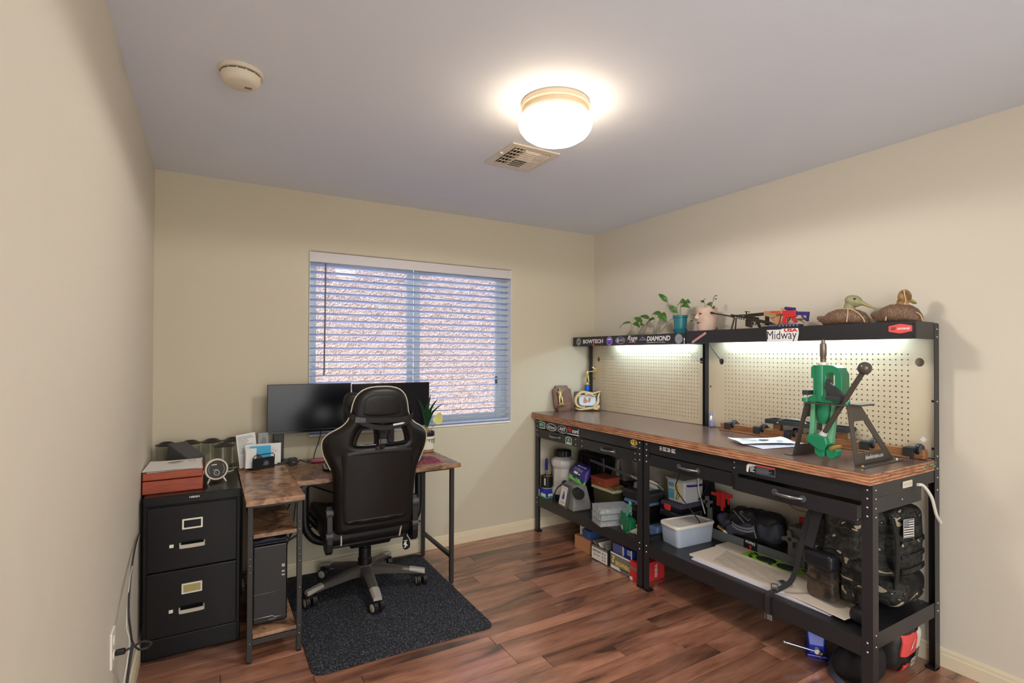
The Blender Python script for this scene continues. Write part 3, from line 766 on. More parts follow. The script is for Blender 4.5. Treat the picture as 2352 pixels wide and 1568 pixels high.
for dx, dy, w_, h_ in ((-0.010, 0.024, 0.024, 0.004), (-0.004, -0.002, 0.024, 0.0016)): tk.box(dx - w_ / 2, dx + w_ / 2, dy - h_ / 2, dy + h_ / 2, 0.004, 0.0048)
for a in range(150, 215, 14): tk.box(0.036 * math.cos(math.radians(a)) - 0.001, 0.036 * math.cos(math.radians(a)) + 0.001, 0.036 * math.sin(math.radians(a)) - 0.002, 0.036 * math.sin(math.radians(a)) + 0.002, 0.004, 0.0048)
for a in range(-35, 40, 12): tk.box(0.036 * math.cos(math.radians(a)) - 0.001, 0.036 * math.cos(math.radians(a)) + 0.001, 0.036 * math.sin(math.radians(a)) - 0.002, 0.036 * math.sin(math.radians(a)) + 0.002, 0.004, 0.0048)
ob('dial_marks', tk, m_wink, ck)['kind'] = 'stuff'
for sx, yy in ((-0.034, -0.006), (0.034, -0.006), (0.0, 0.05)):
    ob('foot', MB(WM[ck]).cyl((sx * 0.8, yy + 0.004, 0.030), (sx * 1.25, yy - 0.008 if yy < 0 else yy + 0.008, 0.0), 0.0055, 0.004, 12), m_clock, ck, smooth=1)

# black wedge-shaped device seen from its side
ds = thing('smart_display', 'dark grey wedge-shaped display standing behind the wooden box', 'display', (0.165, -0.225, CZ))
SM = frame((0.165, -0.225, CZ), (0.62, -0.785, 0), (0, 0, 1), (-0.785, -0.62, 0))
ob('body', MB(SM).prism([(-0.075, 0.0), (0.078, 0.0), (0.085, 0.11), (-0.066, 0.178), (-0.078, 0.172)], -0.05, 0.05), m_dgrey, ds, bevel=0.006, seg=3)
ob('foot', MB(SM).box(-0.07, 0.07, 0.0, 0.004, -0.056, 0.056), m_blk, ds)

# six clear canisters with black lids
can_spots = [(0.072, -0.085, 'clear black-lidded canister in the left corner behind the dark display'), (0.182, -0.080, 'clear black-lidded canister second from the left along the wall'),
             (0.286, -0.075, 'clear black-lidded canister between the display and the clock'), (0.345, -0.185, 'clear black-lidded canister standing forward behind the desk clock'),
             (0.392, -0.078, 'clear black-lidded canister at the wall beside the letters')]
for i, (x, y, lb) in enumerate(can_spots):
    c = thing('canister', lb, 'canister', (x, y, CZ), 0, 'clear canisters on the filing cabinet')
    M0 = T(x, y, CZ)
    hh = 0.152 if i != 3 else 0.140
    ob('glass', MB(M0).lathe([(0.001, 0.002), (0.046, 0.002), (0.048, 0.006), (0.048, hh), (0.0455, hh), (0.0455, 0.010), (0.001, 0.008)], 28, cap=False), m_jar, c, smooth=1)
    ob('base_ring', MB(M0).lathe([(0.046, 0.0), (0.049, 0.0), (0.0495, 0.004), (0.047, 0.006)], 28, cap=False), mat('pale_ring', (206, 202, 182), 0.3), c, smooth=1)
    ob('lid', MB(M0).lathe([(0.001, hh + 0.001), (0.053, hh + 0.001), (0.054, hh + 0.005), (0.040, hh + 0.009), (0.026, hh + 0.018), (0.020, hh + 0.018), (0.016, hh + 0.012), (0.001, hh + 0.012)], 28, cap=False), m_blk, c, smooth=1)

# ------------------------------------------------------------------ desk
DT, DB = 0.744, 0.720
dk = thing('computer_desk', 'L-shaped brown wood-look desk with black steel legs and side shelves', 'desk', (1.0, -0.4, 0))
ob('side_top', MB().box(0.414, 0.660, -0.957, -0.06, DB, DT), m_rustic, dk, bevel=0.0015)
ob('main_top', MB().box(0.6615, 1.583, -0.668, -0.06, DB, DT), m_rustic, dk, bevel=0.0015)
def leg(x0, x1, y0, y1, z0=0.006, z1=DB):
    l = ob('leg', MB().box(x0, x1, y0, y1, z0, z1), m_pcoat2, dk, bevel=0.0015)
    ob('foot', MB().cyl(((x0 + x1) / 2, (y0 + y1) / 2, 0), ((x0 + x1) / 2, (y0 + y1) / 2, z0), 0.012, n=12), m_blk, l)
    return l
ls = [leg(0.424, 0.446, -0.915, -0.890), leg(0.632, 0.654, -0.915, -0.890), leg(0.424, 0.446, -0.10, -0.075), leg(0.632, 0.654, -0.10, -0.075), leg(1.544, 1.568, -0.602, -0.578), leg(1.544, 1.568, -0.10, -0.076)]
for l, x in ((ls[0], 0.435), (ls[1], 0.643)):
    for z in (0.575, 0.485, 0.455, 0.425, 0.30, 0.12, 0.085, 0.61) if x > 0.5 else (0.565, 0.47, 0.44, 0.41, 0.09):
        ob('bolt', MB().ball((x, -0.916, z), (0.0045, 0.003, 0.0045), 10, 6), m_steel, l, smooth=1)
ob('shelf', MB().box(0.448, 0.632, -0.905, -0.08, 0.558, 0.576), m_rustic, dk, bevel=0.001)
ob('shelf', MB().box(0.448, 0.632, -0.905, -0.08, 0.104, 0.120), m_rustic, dk, bevel=0.001)
ob('cross_bar', MB().box(0.446, 0.632, -0.913, -0.893, 0.080, 0.102), m_pcoat2, dk, bevel=0.001)
ob('cross_bar', MB().box(0.446, 0.632, -0.098, -0.078, 0.080, 0.102), m_pcoat2, dk, bevel=0.001)
ob('cross_bar', MB().box(0.446, 0.632, -0.913, -0.893, 0.700, 0.7195), m_pcoat2, dk, bevel=0.001)
ob('side_rail', MB().box(1.546, 1.566, -0.578, -0.10, 0.150, 0.172), m_pcoat2, dk, bevel=0.001)
ob('side_rail', MB().box(1.546, 1.566, -0.578, -0.10, 0.698, 0.7195), m_pcoat2, dk, bevel=0.001)
ob('front_rail', MB().box(0.6615, 1.544, -0.600, -0.58, 0.698, 0.7195), m_pcoat2, dk, bevel=0.001)
ob('brace', MB().bar((0.655, -0.088, 0.24), (1.544, -0.088, 0.66), 0.010, 0.010), m_pcoat2, dk)
ob('brace', MB().bar((0.655, -0.100, 0.66), (1.544, -0.100, 0.24), 0.010, 0.010), m_pcoat2, dk)
ob('corner_bracket', MB().bar((0.650, -0.60, 0.64), (0.720, -0.60, 0.708), 0.010, 0.018), m_pcoat2, dk)

# computer tower on the low shelf
pc = thing('computer_tower', 'black computer tower on the low desk shelf under a folded dark cloth', 'computer', (0.53, -0.61, 0.12))
PX0, PX1, PF, PBk, PZ0, PZ1 = 0.452, 0.600, -0.835, -0.43, 0.1285, 0.500
ob('case', MB().box(PX0 + 0.003, PX1 - 0.003, PF + 0.02, PBk, PZ0, PZ1), m_blk, pc, bevel=0.004)
ob('front_panel', MB().box(PX0, PX1, PF, PF + 0.02, PZ0 + 0.002, PZ1 - 0.004), mat('tower_front', (20, 17, 17), 0.28), pc, bevel=0.006, seg=3)
gr = MB(); gr.tube([(PX0 + 0.003, PF - 0.001, 0.272), (0.535, PF - 0.001, 0.272), (0.572, PF - 0.001, 0.282), (0.581, PF - 0.001, 0.305)], 0.0016, 6, smooth=4)
gr.tube([(PX0 + 0.003, PF - 0.001, 0.160), (0.535, PF - 0.001, 0.160), (0.548, PF - 0.001, 0.152), (0.598, PF - 0.001, 0.152)], 0.0012, 6)
ob('chrome_line', gr, m_steel, pc, smooth=1)
for z, hh, r in ((0.390, 0.014, 0), (0.362, 0.007, 0), (0.345, 0.007, 0)):
    ob('front_port', MB().box(0.575, 0.588, PF - 0.002, PF + 0.001, z - hh / 2, z + hh / 2), m_sil, pc, bevel=0.001)
mk = MB(); lettering(mk, 'macron', face_my((0.535, PF - 0.0004, 0.145)), 0.030, 0.008, shear=0.3); ob('lettering', mk, m_gink, pc)
for x in (0.475, 0.58):
    for y in (-0.80, -0.48): ob('foot', MB().box(x - 0.012, x + 0.012, y - 0.012, y + 0.012, 0.1202, PZ0), m_blk, pc)
fold = MB(T(0.526, -0.64, 0.513)); fold.rbox(0.150, 0.37, 0.026, 0.012, 8, fn=lambda p: p + Vector((0, 0, 0.006 * math.sin(p.x * 60 + p.y * 25) * (1 if p.z > 0 else 0.15))))
single('folded_cloth', fold, mat('dark_blue_cloth', (30, 32, 46), 0.55, bump=(30, 0.4, 0.006)), 'dark blue cloth folded flat on top of the computer tower', 'cloth', (0.526, -0.64, 0.50), smooth=1)

# letter rack with envelopes
lr = thing('letter_holder', 'black wire letter rack with a pale emblem on the desk corner', 'letter rack', (0.53, -0.215, DT))
LM = T(0.53, -0.222, DT) @ RZ(24)
ob('front_plate', MB(LM).prism(rrect(0.120, 0.062, 0.006, 3), -0.001, 0.001, frame((0, -0.030, 0.034), (1, 0, 0), (0, 0.1, 1), (0, -1, 0.1))), m_blk, lr)
ob('wire_frame', MB(LM).tube([(-0.062, -0.026, 0.003), (-0.062, -0.032, 0.072), (-0.050, -0.033, 0.084), (0.050, -0.033, 0.084), (0.062, -0.032, 0.072), (0.062, -0.026, 0.003)], 0.0026, 8), m_blk, lr, smooth=1)
ob('wire_frame', MB(LM).tube([(-0.062, 0.030, 0.003), (-0.062, 0.034, 0.082), (-0.050, 0.035, 0.096), (0.050, 0.035, 0.096), (0.062, 0.034, 0.082), (0.062, 0.030, 0.003)], 0.0026, 8), m_blk, lr, smooth=1)
ob('base_wire', MB(LM).box(-0.064, 0.064, -0.032, 0.034, 0.0, 0.004), m_blk, lr)
em = MB(LM @ frame((0.012, -0.0322, 0.034), (1, 0, 0), (0, 0.1, 1), (0, -1, 0.1)))
em.lathe([(0.0125, 0), (0.014, 0), (0.014, 0.0005), (0.0125, 0.0005)], 20, cap=False); em.prism([(-0.010, -0.004), (-0.002, 0.008), (0.004, 0.002), (0.011, 0.006), (0.006, -0.005)], 0, 0.0005); em.box(-0.020, 0.016, -0.010, -0.008, 0, 0.0005)
ob('emblem', em, m_gink, lr)['kind'] = 'stuff'
for k, (dx, dy, w_, h_, tl, m, lb) in enumerate((
        (-0.040, 0.052, 0.110, 0.195, -4, m_paper, 'tall letter with grey print at the back of the black letter rack'),
        (0.034, 0.040, 0.060, 0.190, 3, mat('grey_picture_card', (150, 154, 156), 0.5), 'grey picture card standing tall beside the back letter'),
        (0.022, 0.020, 0.215, 0.130, 4, m_paper, 'wide white envelope leaning in the middle of the letter rack'),
        (-0.002, 0.004, 0.120, 0.122, 4, m_sky, 'pale blue picture card in front of the wide envelope'),
        (-0.066, -0.010, 0.060, 0.118, 5, m_paper, 'small white letter at the left end of the letter rack'))):
    M_ = LM @ T(dx, dy, 0.0045) @ RX(-6) @ RY(tl if k != 3 else 4)
    e = single('letter', MB(M_).box(-w_ / 2, w_ / 2, -0.0012, 0.0012, 0.002 + abs(tl) * 0.0011, h_), m, lb, 'letter', tuple((LM @ Vector((dx, dy, 0.0045))).to_tuple()), 'post in the letter rack')
    pt = MB(M_)
    if k == 0:
        for i in range(11): pt.box(-0.048, -0.048 + rnd.uniform(0.05, 0.092), -0.0016, -0.0013, 0.178 - i * 0.009, 0.181 - i * 0.009)
    elif k == 2:
        for i in range(4): pt.box(0.045, 0.045 + rnd.uniform(0.02, 0.045), -0.0016, -0.0013, 0.100 - i * 0.008, 0.1015 - i * 0.008)
    elif k == 1: pt.prism([(-0.02, 0.12), (0.0, 0.17), (0.02, 0.15), (0.012, 0.11)], -0.0013, 0.0017, frame((0, 0, 0), (1, 0, 0), (0, 0, 1), (0, -1, 0)))
    elif k == 3: pt.prism([(-0.058, 0.060), (-0.058, 0.112), (-0.02, 0.080), (0.010, 0.062), (0.010, 0.050)], 0.0013, 0.0018, frame((0, 0, 0), (1, 0, 0), (0, 0, 1), (0, -1, 0)))
    if pt.v: ob('print', pt, m_gink if k != 3 else mat('brown_print', (98, 76, 70), 0.6), e)['kind'] = 'stuff'

bx = thing('charger_box', 'small black charger block on the desk right of the letter rack', 'charger', (0.700, -0.215, DT))
ob('body', MB(WM[bx] @ RZ(10)).box(-0.022, 0.022, -0.02, 0.02, 0.0, 0.042), m_dgrey2, bx, bevel=0.005, seg=3)
ob('port', MB(WM[bx] @ RZ(10)).box(-0.006, 0.006, -0.0208, -0.0195, 0.018, 0.021), m_sil, bx)

# two monitors side by side
def monitor(lb, x0, x1, yl, yr, z0, z1, stand, cat='monitor'):
    mx_, my_ = (x0 + x1) / 2, (yl + yr) / 2
    t = thing('monitor', lb, cat, (mx_, my_, DT), 0, 'two monitors on the desk')
    d = Vector((x1 - x0, yr - yl, 0)).normalized(); n = Vector((d.y, -d.x, 0)); wd = math.hypot(x1 - x0, yr - yl)
    F = frame((mx_, my_, (z0 + z1) / 2), d, (0, 0, 1), n); hh = z1 - z0
    ob('shell', MB(F).box(-wd / 2, wd / 2, -hh / 2, hh / 2, -0.014, 0.0), m_bezel, t, bevel=0.002)
    ob('back_bulge', MB(F).taper(-wd * 0.34, wd * 0.34, -hh * 0.34, hh * 0.34, -0.0145, -0.04, 0.8), m_bezel, t, bevel=0.004)
    ob('screen', MB(F).box(-wd / 2 + 0.004, wd / 2 - 0.004, -hh / 2 + 0.016, hh / 2 - 0.004, 0.0, 0.0012), m_screen, t)
    ob('chin', MB(F).box(-wd / 2, wd / 2, -hh / 2, -hh / 2 + 0.015, 0.0, 0.003), m_blk_gloss, t, bevel=0.001)
    pl = MB(F).box(-0.030 + stand, 0.030 + stand, -(z0 + z1) / 2 + DT + 0.012, 0.0, -0.058, -0.041)
    ob('stand_post', pl, m_bezel, t, bevel=0.004)
    ob('stand_foot', MB(F).prism(rrect(0.13, 0.12, 0.03), -(z0 + z1) / 2 + DT, -(z0 + z1) / 2 + DT + 0.0115, frame((stand, 0, -0.035), (1, 0, 0), (0, 0, -1), (0, 1, 0))), m_bezel, t, bevel=0.003)
    return t, F, wd, hh
monitor('left black monitor whose switched-off screen mirrors blue window light', 0.567, 1.050, -0.135, -0.142, 0.922, 1.218, -0.175)
t, F, wd, hh = monitor('right black monitor half hidden by the gaming chair backrest', 1.056, 1.579, -0.142, -0.136, 0.915, 1.211, 0.0)
lg = MB(F); lg.box(wd / 2 - 0.032, wd / 2 - 0.012, -hh / 2 + 0.005, -hh / 2 + 0.009, 0.003, 0.0036); ob('maker_mark', lg, m_sil, t)

# keyboard, mouse, pad
kb = thing('keyboard', 'pale and black keyboard on the desk in front of the monitors', 'keyboard', (1.03, -0.46, DT))
KM = T(1.03, -0.455, DT) @ RZ(-6)
ob('deck', MB(KM).prism(rrect(0.40, 0.135, 0.012), 0.003, 0.014), m_blk, kb, bevel=0.002)
ob('top_plate', MB(KM).prism(rrect(0.392, 0.127, 0.010), 0.0142, 0.018), m_keyb, kb, bevel=0.001)
for r_ in range(5):
    x = -0.186
    n_ = 0
    while x < 0.17:
        kw = 0.0225 if n_ % 4 else 0.030
        ob('key', MB(KM).taper(x, x + kw - 0.004, -0.056 + r_ * 0.0235, -0.056 + r_ * 0.0235 + 0.0195, 0.018, 0.024, 0.86), m_key, kb)
        x += kw; n_ += 1
mp_ = MB(T(1.405, -0.478, DT) @ RZ(-3)); mp_.prism(rrect(0.20, 0.235, 0.006), 0, 0.0025)
single('mouse_pad', mp_, m_pad, 'burgundy patterned mouse pad at the right end of the desk', 'mouse pad', (1.405, -0.478, DT))
ms = thing('computer_mouse', 'dark grey computer mouse on the burgundy patterned pad', 'mouse', (1.385, -0.42, DT + 0.0025))
MM = T(1.385, -0.43, DT + 0.0027) @ RZ(12)
shell = MB(MM); shell.rbox(0.064, 0.110, 0.076, 0.032, 4, fn=lambda p: Vector((p.x * (0.92 if p.y > 0 else 1.0), p.y, max(0.0, p.z) * (1.02 - 6 * (p.y - 0.0) ** 2 * 8 / 8))))
ob('shell', shell, m_mouse, ms, smooth=1)
ob('scroll_wheel', MB(MM).cyl((-0.004, 0.035, 0.031), (0.004, 0.035, 0.031), 0.009, n=14), m_blk, ms, smooth=1)
pk = thing('pink_clip', 'small pink plastic clip under the left monitor edge', 'clip', (0.845, -0.20, DT))
ob('jaw', MB(T(0.845, -0.2, DT) @ RZ(-40)).taper(-0.03, 0.03, -0.012, 0.012, 0.0, 0.018, 0.7), m_pink, pk, bevel=0.004)
ob('tail', MB(T(0.845, -0.2, DT) @ RZ(-40)).bar((-0.03, 0, 0.006), (-0.05, 0.006, 0.012), 0.010, 0.008), m_pink, pk, bevel=0.002)

# potted plant at the desk end: striped leaf blades and a yellowing leaf
pp = thing('potted_plant', 'houseplant in a cream pot with blue rim at the desk end', 'potted plant', (1.540, -0.190, DT))
PM = T(1.540, -0.190, DT)
ob('pot', MB(PM).lathe([(0.001, 0.012), (0.040, 0.012), (0.046, 0.016), (0.052, 0.06), (0.054, 0.125), (0.050, 0.125), (0.047, 0.118), (0.046, 0.10), (0.001, 0.10)], 32, cap=False), m_potw, pp, smooth=1)
ob('rim_band', MB(PM).lathe([(0.0545, 0.106), (0.0555, 0.108), (0.0555, 0.134), (0.050, 0.135), (0.050, 0.112)], 32, cap=False), m_potb, pp, smooth=1)
ob('saucer', MB(PM).lathe([(0.001, 0.0), (0.044, 0.0), (0.050, 0.004), (0.051, 0.012), (0.046, 0.012)], 32, cap=False), m_terra, pp, smooth=1)
dr = MB(PM)
for k in range(16):
    a = 2 * PI * k / 16; hh_ = 0.010 + 0.008 * (k % 3)
    dr.box(-0.004, 0.004, -0.0555, -0.0535, 0.082 - hh_, 0.084, RZ(math.degrees(a))); 
    dr.box(-0.0102, 0.0102, -0.0554, -0.0535, 0.084, 0.0885, RZ(math.degrees(a)))
ob('glaze_pattern', dr, mat('olive_glaze', (122, 110, 62), 0.4), pp)['kind'] = 'stuff'
ob('soil', MB(PM).lathe([(0.046, 0.112), (0.001, 0.117)], 24, cap=False), m_soil, pp)
bs = MB(PM); bs.lathe([(0.018, 0.108), (0.021, 0.122), (0.016, 0.140), (0.013, 0.165)], 12)
ob('stem', bs, mat('scaly_stem', (178, 156, 84), 0.7, var=(40, (110, 84, 50), 0.45, 0.6), bump=(50, 0.8, 0.006)), pp, smooth=1)
def blade(path, w, name='leaf', m=m_strap_leaf, parent=None, side=(0.3, -1, 0.2), fold=0.25):
    P = spline([Vector(p) for p in path], 6); n = len(P); mb = MB(); V = []; F = []
    for i, p in enumerate(P):
        t_ = i / (n - 1); tg = (P[min(i + 1, n - 1)] - P[max(i - 1, 0)]).normalized()
        s = Vector(side); s = (s - tg * s.dot(tg)).normalized(); u = s.cross(tg).normalized()
        ww = w * math.sin(PI * (0.08 + 0.92 * t_) ** 0.8) / 2 + 0.0006
        V += [p - s * ww + u * ww * fold, p, p + s * ww + u * ww * fold, p - s * ww + u * (ww * fold - 0.0012), p - u * 0.0012, p + s * ww + u * (ww * fold - 0.0012)]
    for i in range(n - 1):
        a, b = i * 6, (i + 1) * 6
        F += [(a, a + 1, b + 1, b), (a + 1, a + 2, b + 2, b + 1), (a + 4, a + 3, b + 3, b + 4), (a + 5, a + 4, b + 4, b + 5), (a + 3, a, b, b + 3), (a + 2, a + 5, b + 5, b + 2)]
    F += [(0, 3, 4, 1), (1, 4, 5, 2)]
    mb.add(V, F)
    return ob(name, mb, m, parent, smooth=60)
o = Vector((1.542, -0.190, DT + 0.16))
for dx, dy, dz, w_ in ((0.085, 0.02, 0.190, 0.036), (0.125, 0.0, 0.165, 0.032), (-0.06, 0.02, 0.20, 0.03), (0.05, 0.06, 0.22, 0.03), (-0.02, -0.05, 0.16, 0.03)):
    blade([o, o + Vector((dx * 0.35, dy * 0.35, dz * 0.6)), o + Vector((dx, dy, dz))], w_, parent=pp)
st = MB().tube([(1.548, -0.19, DT + 0.11), (1.580, -0.19, DT + 0.155), (1.605, -0.19, DT + 0.185)], 0.002, 6, smooth=4)
ob('leaf_stalk', st, m_stem, pp, smooth=1)
blade([(1.604, -0.19, DT + 0.184), (1.626, -0.19, DT + 0.215), (1.636, -0.195, DT + 0.262)], 0.066, m=m_leafy, parent=pp, side=(1, -0.6, -0.2), fold=0.12)

# cables
def cable(name, lb, path, r, m, cat='cable', group=None, k=8, origin=None, parent=None):
    if parent: return ob(name, MB().tube(path, r, 8, smooth=k), m, parent, smooth=1, label=lb)
    return single(name, MB().tube(path, r, 8, smooth=k), m, lb, cat, origin or path[0], group, smooth=1)
cable('cable', 'pair of black cables hanging below the left monitor', [(0.876, -0.118, 0.925), (0.862, -0.115, 0.86), (0.838, -0.12, 0.79), (0.825, -0.13, DT + 0.004), (0.79, -0.155, DT + 0.003)], 0.003, m_blk)
cable('cable', 'black cable looping over the desk behind the keyboard', [(0.735, -0.175, DT + 0.003), (0.742, -0.185, DT + 0.02), (0.762, -0.20, DT + 0.012), (0.79, -0.218, DT + 0.004), (0.86, -0.23, DT + 0.003), (0.93, -0.22, DT + 0.003)], 0.0028, m_blk)
cable('cable', 'thick black cable hanging in loops behind the desk side shelves', [(0.70, -0.05, 0.60), (0.715, -0.048, 0.50), (0.69, -0.05, 0.42), (0.73, -0.048, 0.34), (0.70, -0.05, 0.26), (0.675, -0.052, 0.34), (0.685, -0.05, 0.45)], 0.0036, m_blk)
cable('cable', 'thin black cable drooping to the floor behind the computer tower', [(0.735, -0.045, 0.70), (0.74, -0.042, 0.50), (0.725, -0.045, 0.34), (0.69, -0.04, 0.20), (0.68, -0.045, 0.06)], 0.0026, m_blk)

# ------------------------------------------------------------------ chair mat
m_ = MB(); m_.prism(rrect(0.876, 1.15, 0.05, 6, 1.103, -0.6085), 0.0005, 0.0065)
m_.deform(lambda p: (p.x + 0.0, p.y - 0.03 * (p.x - 1.09), p.z))
single('chair_mat', m_, m_felt, 'dark grey felt chair mat with rounded corners on the plank floor', 'floor mat', (1.09, -0.61, 0), bevel=0.002)

# ------------------------------------------------------------------ gaming chair, seen from behind
CC = (1.075, -0.413)
gc = thing('gaming_chair', 'black gaming chair with pale piping seen from behind at the desk', 'chair', (CC[0], CC[1], 0.0065))
XC = 1.050
def back_y(z): return -0.700 - 0.125 * (z - 0.45) / 0.78
def bend(p):
    dx = abs(p.x - XC)
    return (p.x, p.y + back_y(p.z) + 1.5 * max(0.0, dx - 0.14) ** 2 + 0.25 * max(0.0, dx - 0.05) ** 2, p.z)
half = [(0.0, 1.232), (0.055, 1.229), (0.098, 1.214), (0.128, 1.185), (0.144, 1.145), (0.152, 1.10), (0.168, 1.055), (0.202, 1.022), (0.250, 0.995), (0.277, 0.962), (0.281, 0.925), (0.272, 0.880), (0.248, 0.825), (0.228, 0.775), (0.220, 0.70), (0.217, 0.60), (0.214, 0.50), (0.205, 0.458), (0.18, 0.443), (0.09, 0.440)]
outl = [(XC + x, z) for x, z in half] + [(XC - x, z) for x, z in reversed(half[1:])]
outl = spline2(outl, 4)
hole = [(0.030, 0.935), (0.040, 1.010), (0.060, 1.024), (0.100, 1.020), (0.122, 0.990), (0.136, 0.945), (0.128, 0.930), (0.045, 0.926)]
hr = spline2([(XC + 0.008 + x, z) for x, z in hole], 4); hl = spline2([(XC + 0.008 - x, z) for x, z in hole], 4)
bk = MB(); bk.puff(outl, 0.085, 0.040, XZ, holes=[hr, hl], rings=5)
# subdivide the flat faces so they can bend: handled by a fine bend on the vertices plus padded overlay panels
bk.deform(bend)
ob('backrest', bk, m_leather, gc, smooth=50)
def pad(path_half, t, r, depth, name, m=m_leather):
    o_ = spline2([(XC + x, z) for x, z in path_half] + [(XC - x, z) for x, z in reversed(path_half) if abs(x) > 1e-6], 3)
    b = MB(); b.puff(o_, t, r, XZ, rings=4); b.deform(lambda p: bend(Vector((p.x, p.y - depth, p.z))))
    return ob(name, b, m, gc, smooth=50)
pad([(0.0, 0.918), (0.12, 0.918), (0.185, 0.905), (0.206, 0.85), (0.205, 0.70), (0.198, 0.55), (0.175, 0.490), (0.06, 0.480)], 0.080, 0.040, 0.0075, 'rear_panel')
pad([(0.0, 1.205), (0.05, 1.202), (0.088, 1.185), (0.108, 1.150), (0.115, 1.105), (0.105, 1.075), (0.05, 1.062)], 0.06, 0.030, 0.0145, 'head_panel')
for h_ in (hr, hl):
    hx = sum(x for x, _ in h_) / len(h_); hz = sum(z for _, z in h_) / len(h_)
    rim = [bend(Vector((hx + (x - hx) * 1.02, -0.040, hz + (z - hz) * 1.02))) for x, z in h_[::2]]
    ob('strap_hole_rim', MB().tube(rim, 0.0065, 8, closed=True), m_blk_gloss, gc, smooth=1)
_half = len(outl) // 2
_pl = [q for q in outl[_half:] + outl[:_half] if q[1] > 0.80]
ob('piping', MB().tube([bend(Vector((XC + (x - XC) * 1.004, -0.012, z + (0.001 if z > 1 else 0)))) for x, z in _pl[::2]], 0.0032, 6), m_pipe, gc, smooth=1)
# head pillow in front of the backrest and the straps that hold it
pil = MB(T(XC - 0.005, back_y(1.10) + 0.105, 1.105)); pil.rbox(0.325, 0.09, 0.165, 0.042, 7, fn=lambda p: Vector((p.x, p.y * (1 - 0.25 * abs(p.x) / 0.16), p.z * (1 + 0.10 * abs(p.x) / 0.16) + 0.004 * math.sin(p.x * 40))))
ob('head_pillow', pil, m_leather, gc, smooth=60)
def on_back(x, z, d=0.050): return bend(Vector((x, -d, z)))
sp1 = [bend(Vector((XC - 0.166, 0.05, 1.115))), on_back(XC - 0.168, 1.10, 0.020), on_back(XC - 0.150, 1.082, 0.046), on_back(XC - 0.10, 1.065, 0.054), on_back(XC, 1.058, 0.058), on_back(XC + 0.10, 1.056, 0.054), on_back(XC + 0.155, 1.066, 0.044), on_back(XC + 0.178, 1.078, 0.015), bend(Vector((XC + 0.165, 0.05, 1.09)))]
ob('pillow_strap', MB().ribbon(sp1, 0.026, 0.003, (0, 0, 1), smooth=5), m_web, gc, smooth=1)
sp2 = [on_back(XC - 0.168, 1.10, 0.022), on_back(XC - 0.140, 1.070, 0.052), on_back(XC - 0.085, 1.040, 0.060), on_back(XC - 0.01, 1.018, 0.062), on_back(XC + 0.06, 1.020, 0.062), on_back(XC + 0.13, 1.038, 0.054), on_back(XC + 0.168, 1.060, 0.035)]
ob('pillow_strap', MB().ribbon(sp2, 0.024, 0.003, (0, 0, 1), smooth=5), m_web, gc, smooth=1)
bm_ = frame(on_back(XC - 0.108, 1.064, 0.062), (1, 0, -0.12), (0.12, 0.1, 1), (0, -1, 0.1))
ob('buckle', MB(bm_).box(-0.034, -0.010, -0.014, 0.014, -0.004, 0.006).box(-0.010, 0.012, -0.010, 0.010, -0.003, 0.005).box(-0.010, 0.014, -0.014, -0.0105, -0.003, 0.005).box(-0.010, 0.014, 0.0105, 0.014, -0.003, 0.005).box(0.012, 0.020, -0.012, 0.012, -0.003, 0.005), m_dgrey, gc, bevel=0.0015)
ob('strap_tab', MB(frame(on_back(XC + 0.085, 1.034, 0.066), (1, 0, 0.10), (-0.10, 0.1, 1), (0, -1, 0))).prism([(-0.03, -0.006), (0.022, -0.005), (0.034, 0.0), (0.022, 0.005), (-0.03, 0.004)], 0, 0.0015), m_sil, gc)
sp3 = [on_back(XC + 0.008, 1.016, 0.055), on_back(XC + 0.010, 0.985, 0.050), on_back(XC + 0.010, 0.95, 0.050), on_back(XC + 0.010, 0.925, 0.052)]
ob('lumbar_strap', MB().ribbon(sp3, 0.030, 0.003, (1, 0, 0), smooth=4), m_web, gc, smooth=1)
ob('buckle', MB(frame(on_back(XC + 0.012, 0.943, 0.058), (1, 0, 0), (0, 0.1, 1), (0, -1, 0.1))).box(-0.016, 0.016, -0.012, 0.012, -0.003, 0.006).box(-0.026, -0.018, -0.013, 0.013, -0.003, 0.004), m_dgrey, gc, bevel=0.002)
# seat
se = MB(T(1.052, -0.395, 0.420)); se.rbox(0.50, 0.54, 0.115, 0.045, 8, fn=lambda p: Vector((p.x, p.y, p.z + 0.35 * max(0, abs(p.x) - 0.13) ** 2 * (1 if p.z > 0 else 0) * 8)))
ob('seat', se, m_leather, gc, smooth=60)
for x in (0.885, 1.205): ob('piping', MB().tube([(x, -0.663, 0.372), (x + (0.004 if x > 1 else 0), -0.667, 0.40), (x + (0.012 if x > 1 else 0), -0.660, 0.430)], 0.0045, 6, smooth=4), m_pipe, gc, smooth=1)
ob('seat_shell', MB().box(0.835, 1.270, -0.61, -0.17, 0.340, 0.364), m_blk, gc, bevel=0.008)
ob('tilt_mechanism', MB().taper(CC[0] - 0.11, CC[0] + 0.11, CC[1] - 0.13, CC[1] + 0.12, 0.300, 0.340, 1.15), m_blk, gc, bevel=0.006)
ob('gas_column', MB(T(CC[0], CC[1], 0)).lathe([(0.040, 0.095), (0.040, 0.19), (0.036, 0.195), (0.036, 0.255), (0.030, 0.26), (0.030, 0.285), (0.044, 0.288), (0.046, 0.305), (0.028, 0.312)], 24), m_blk, gc, smooth=1)
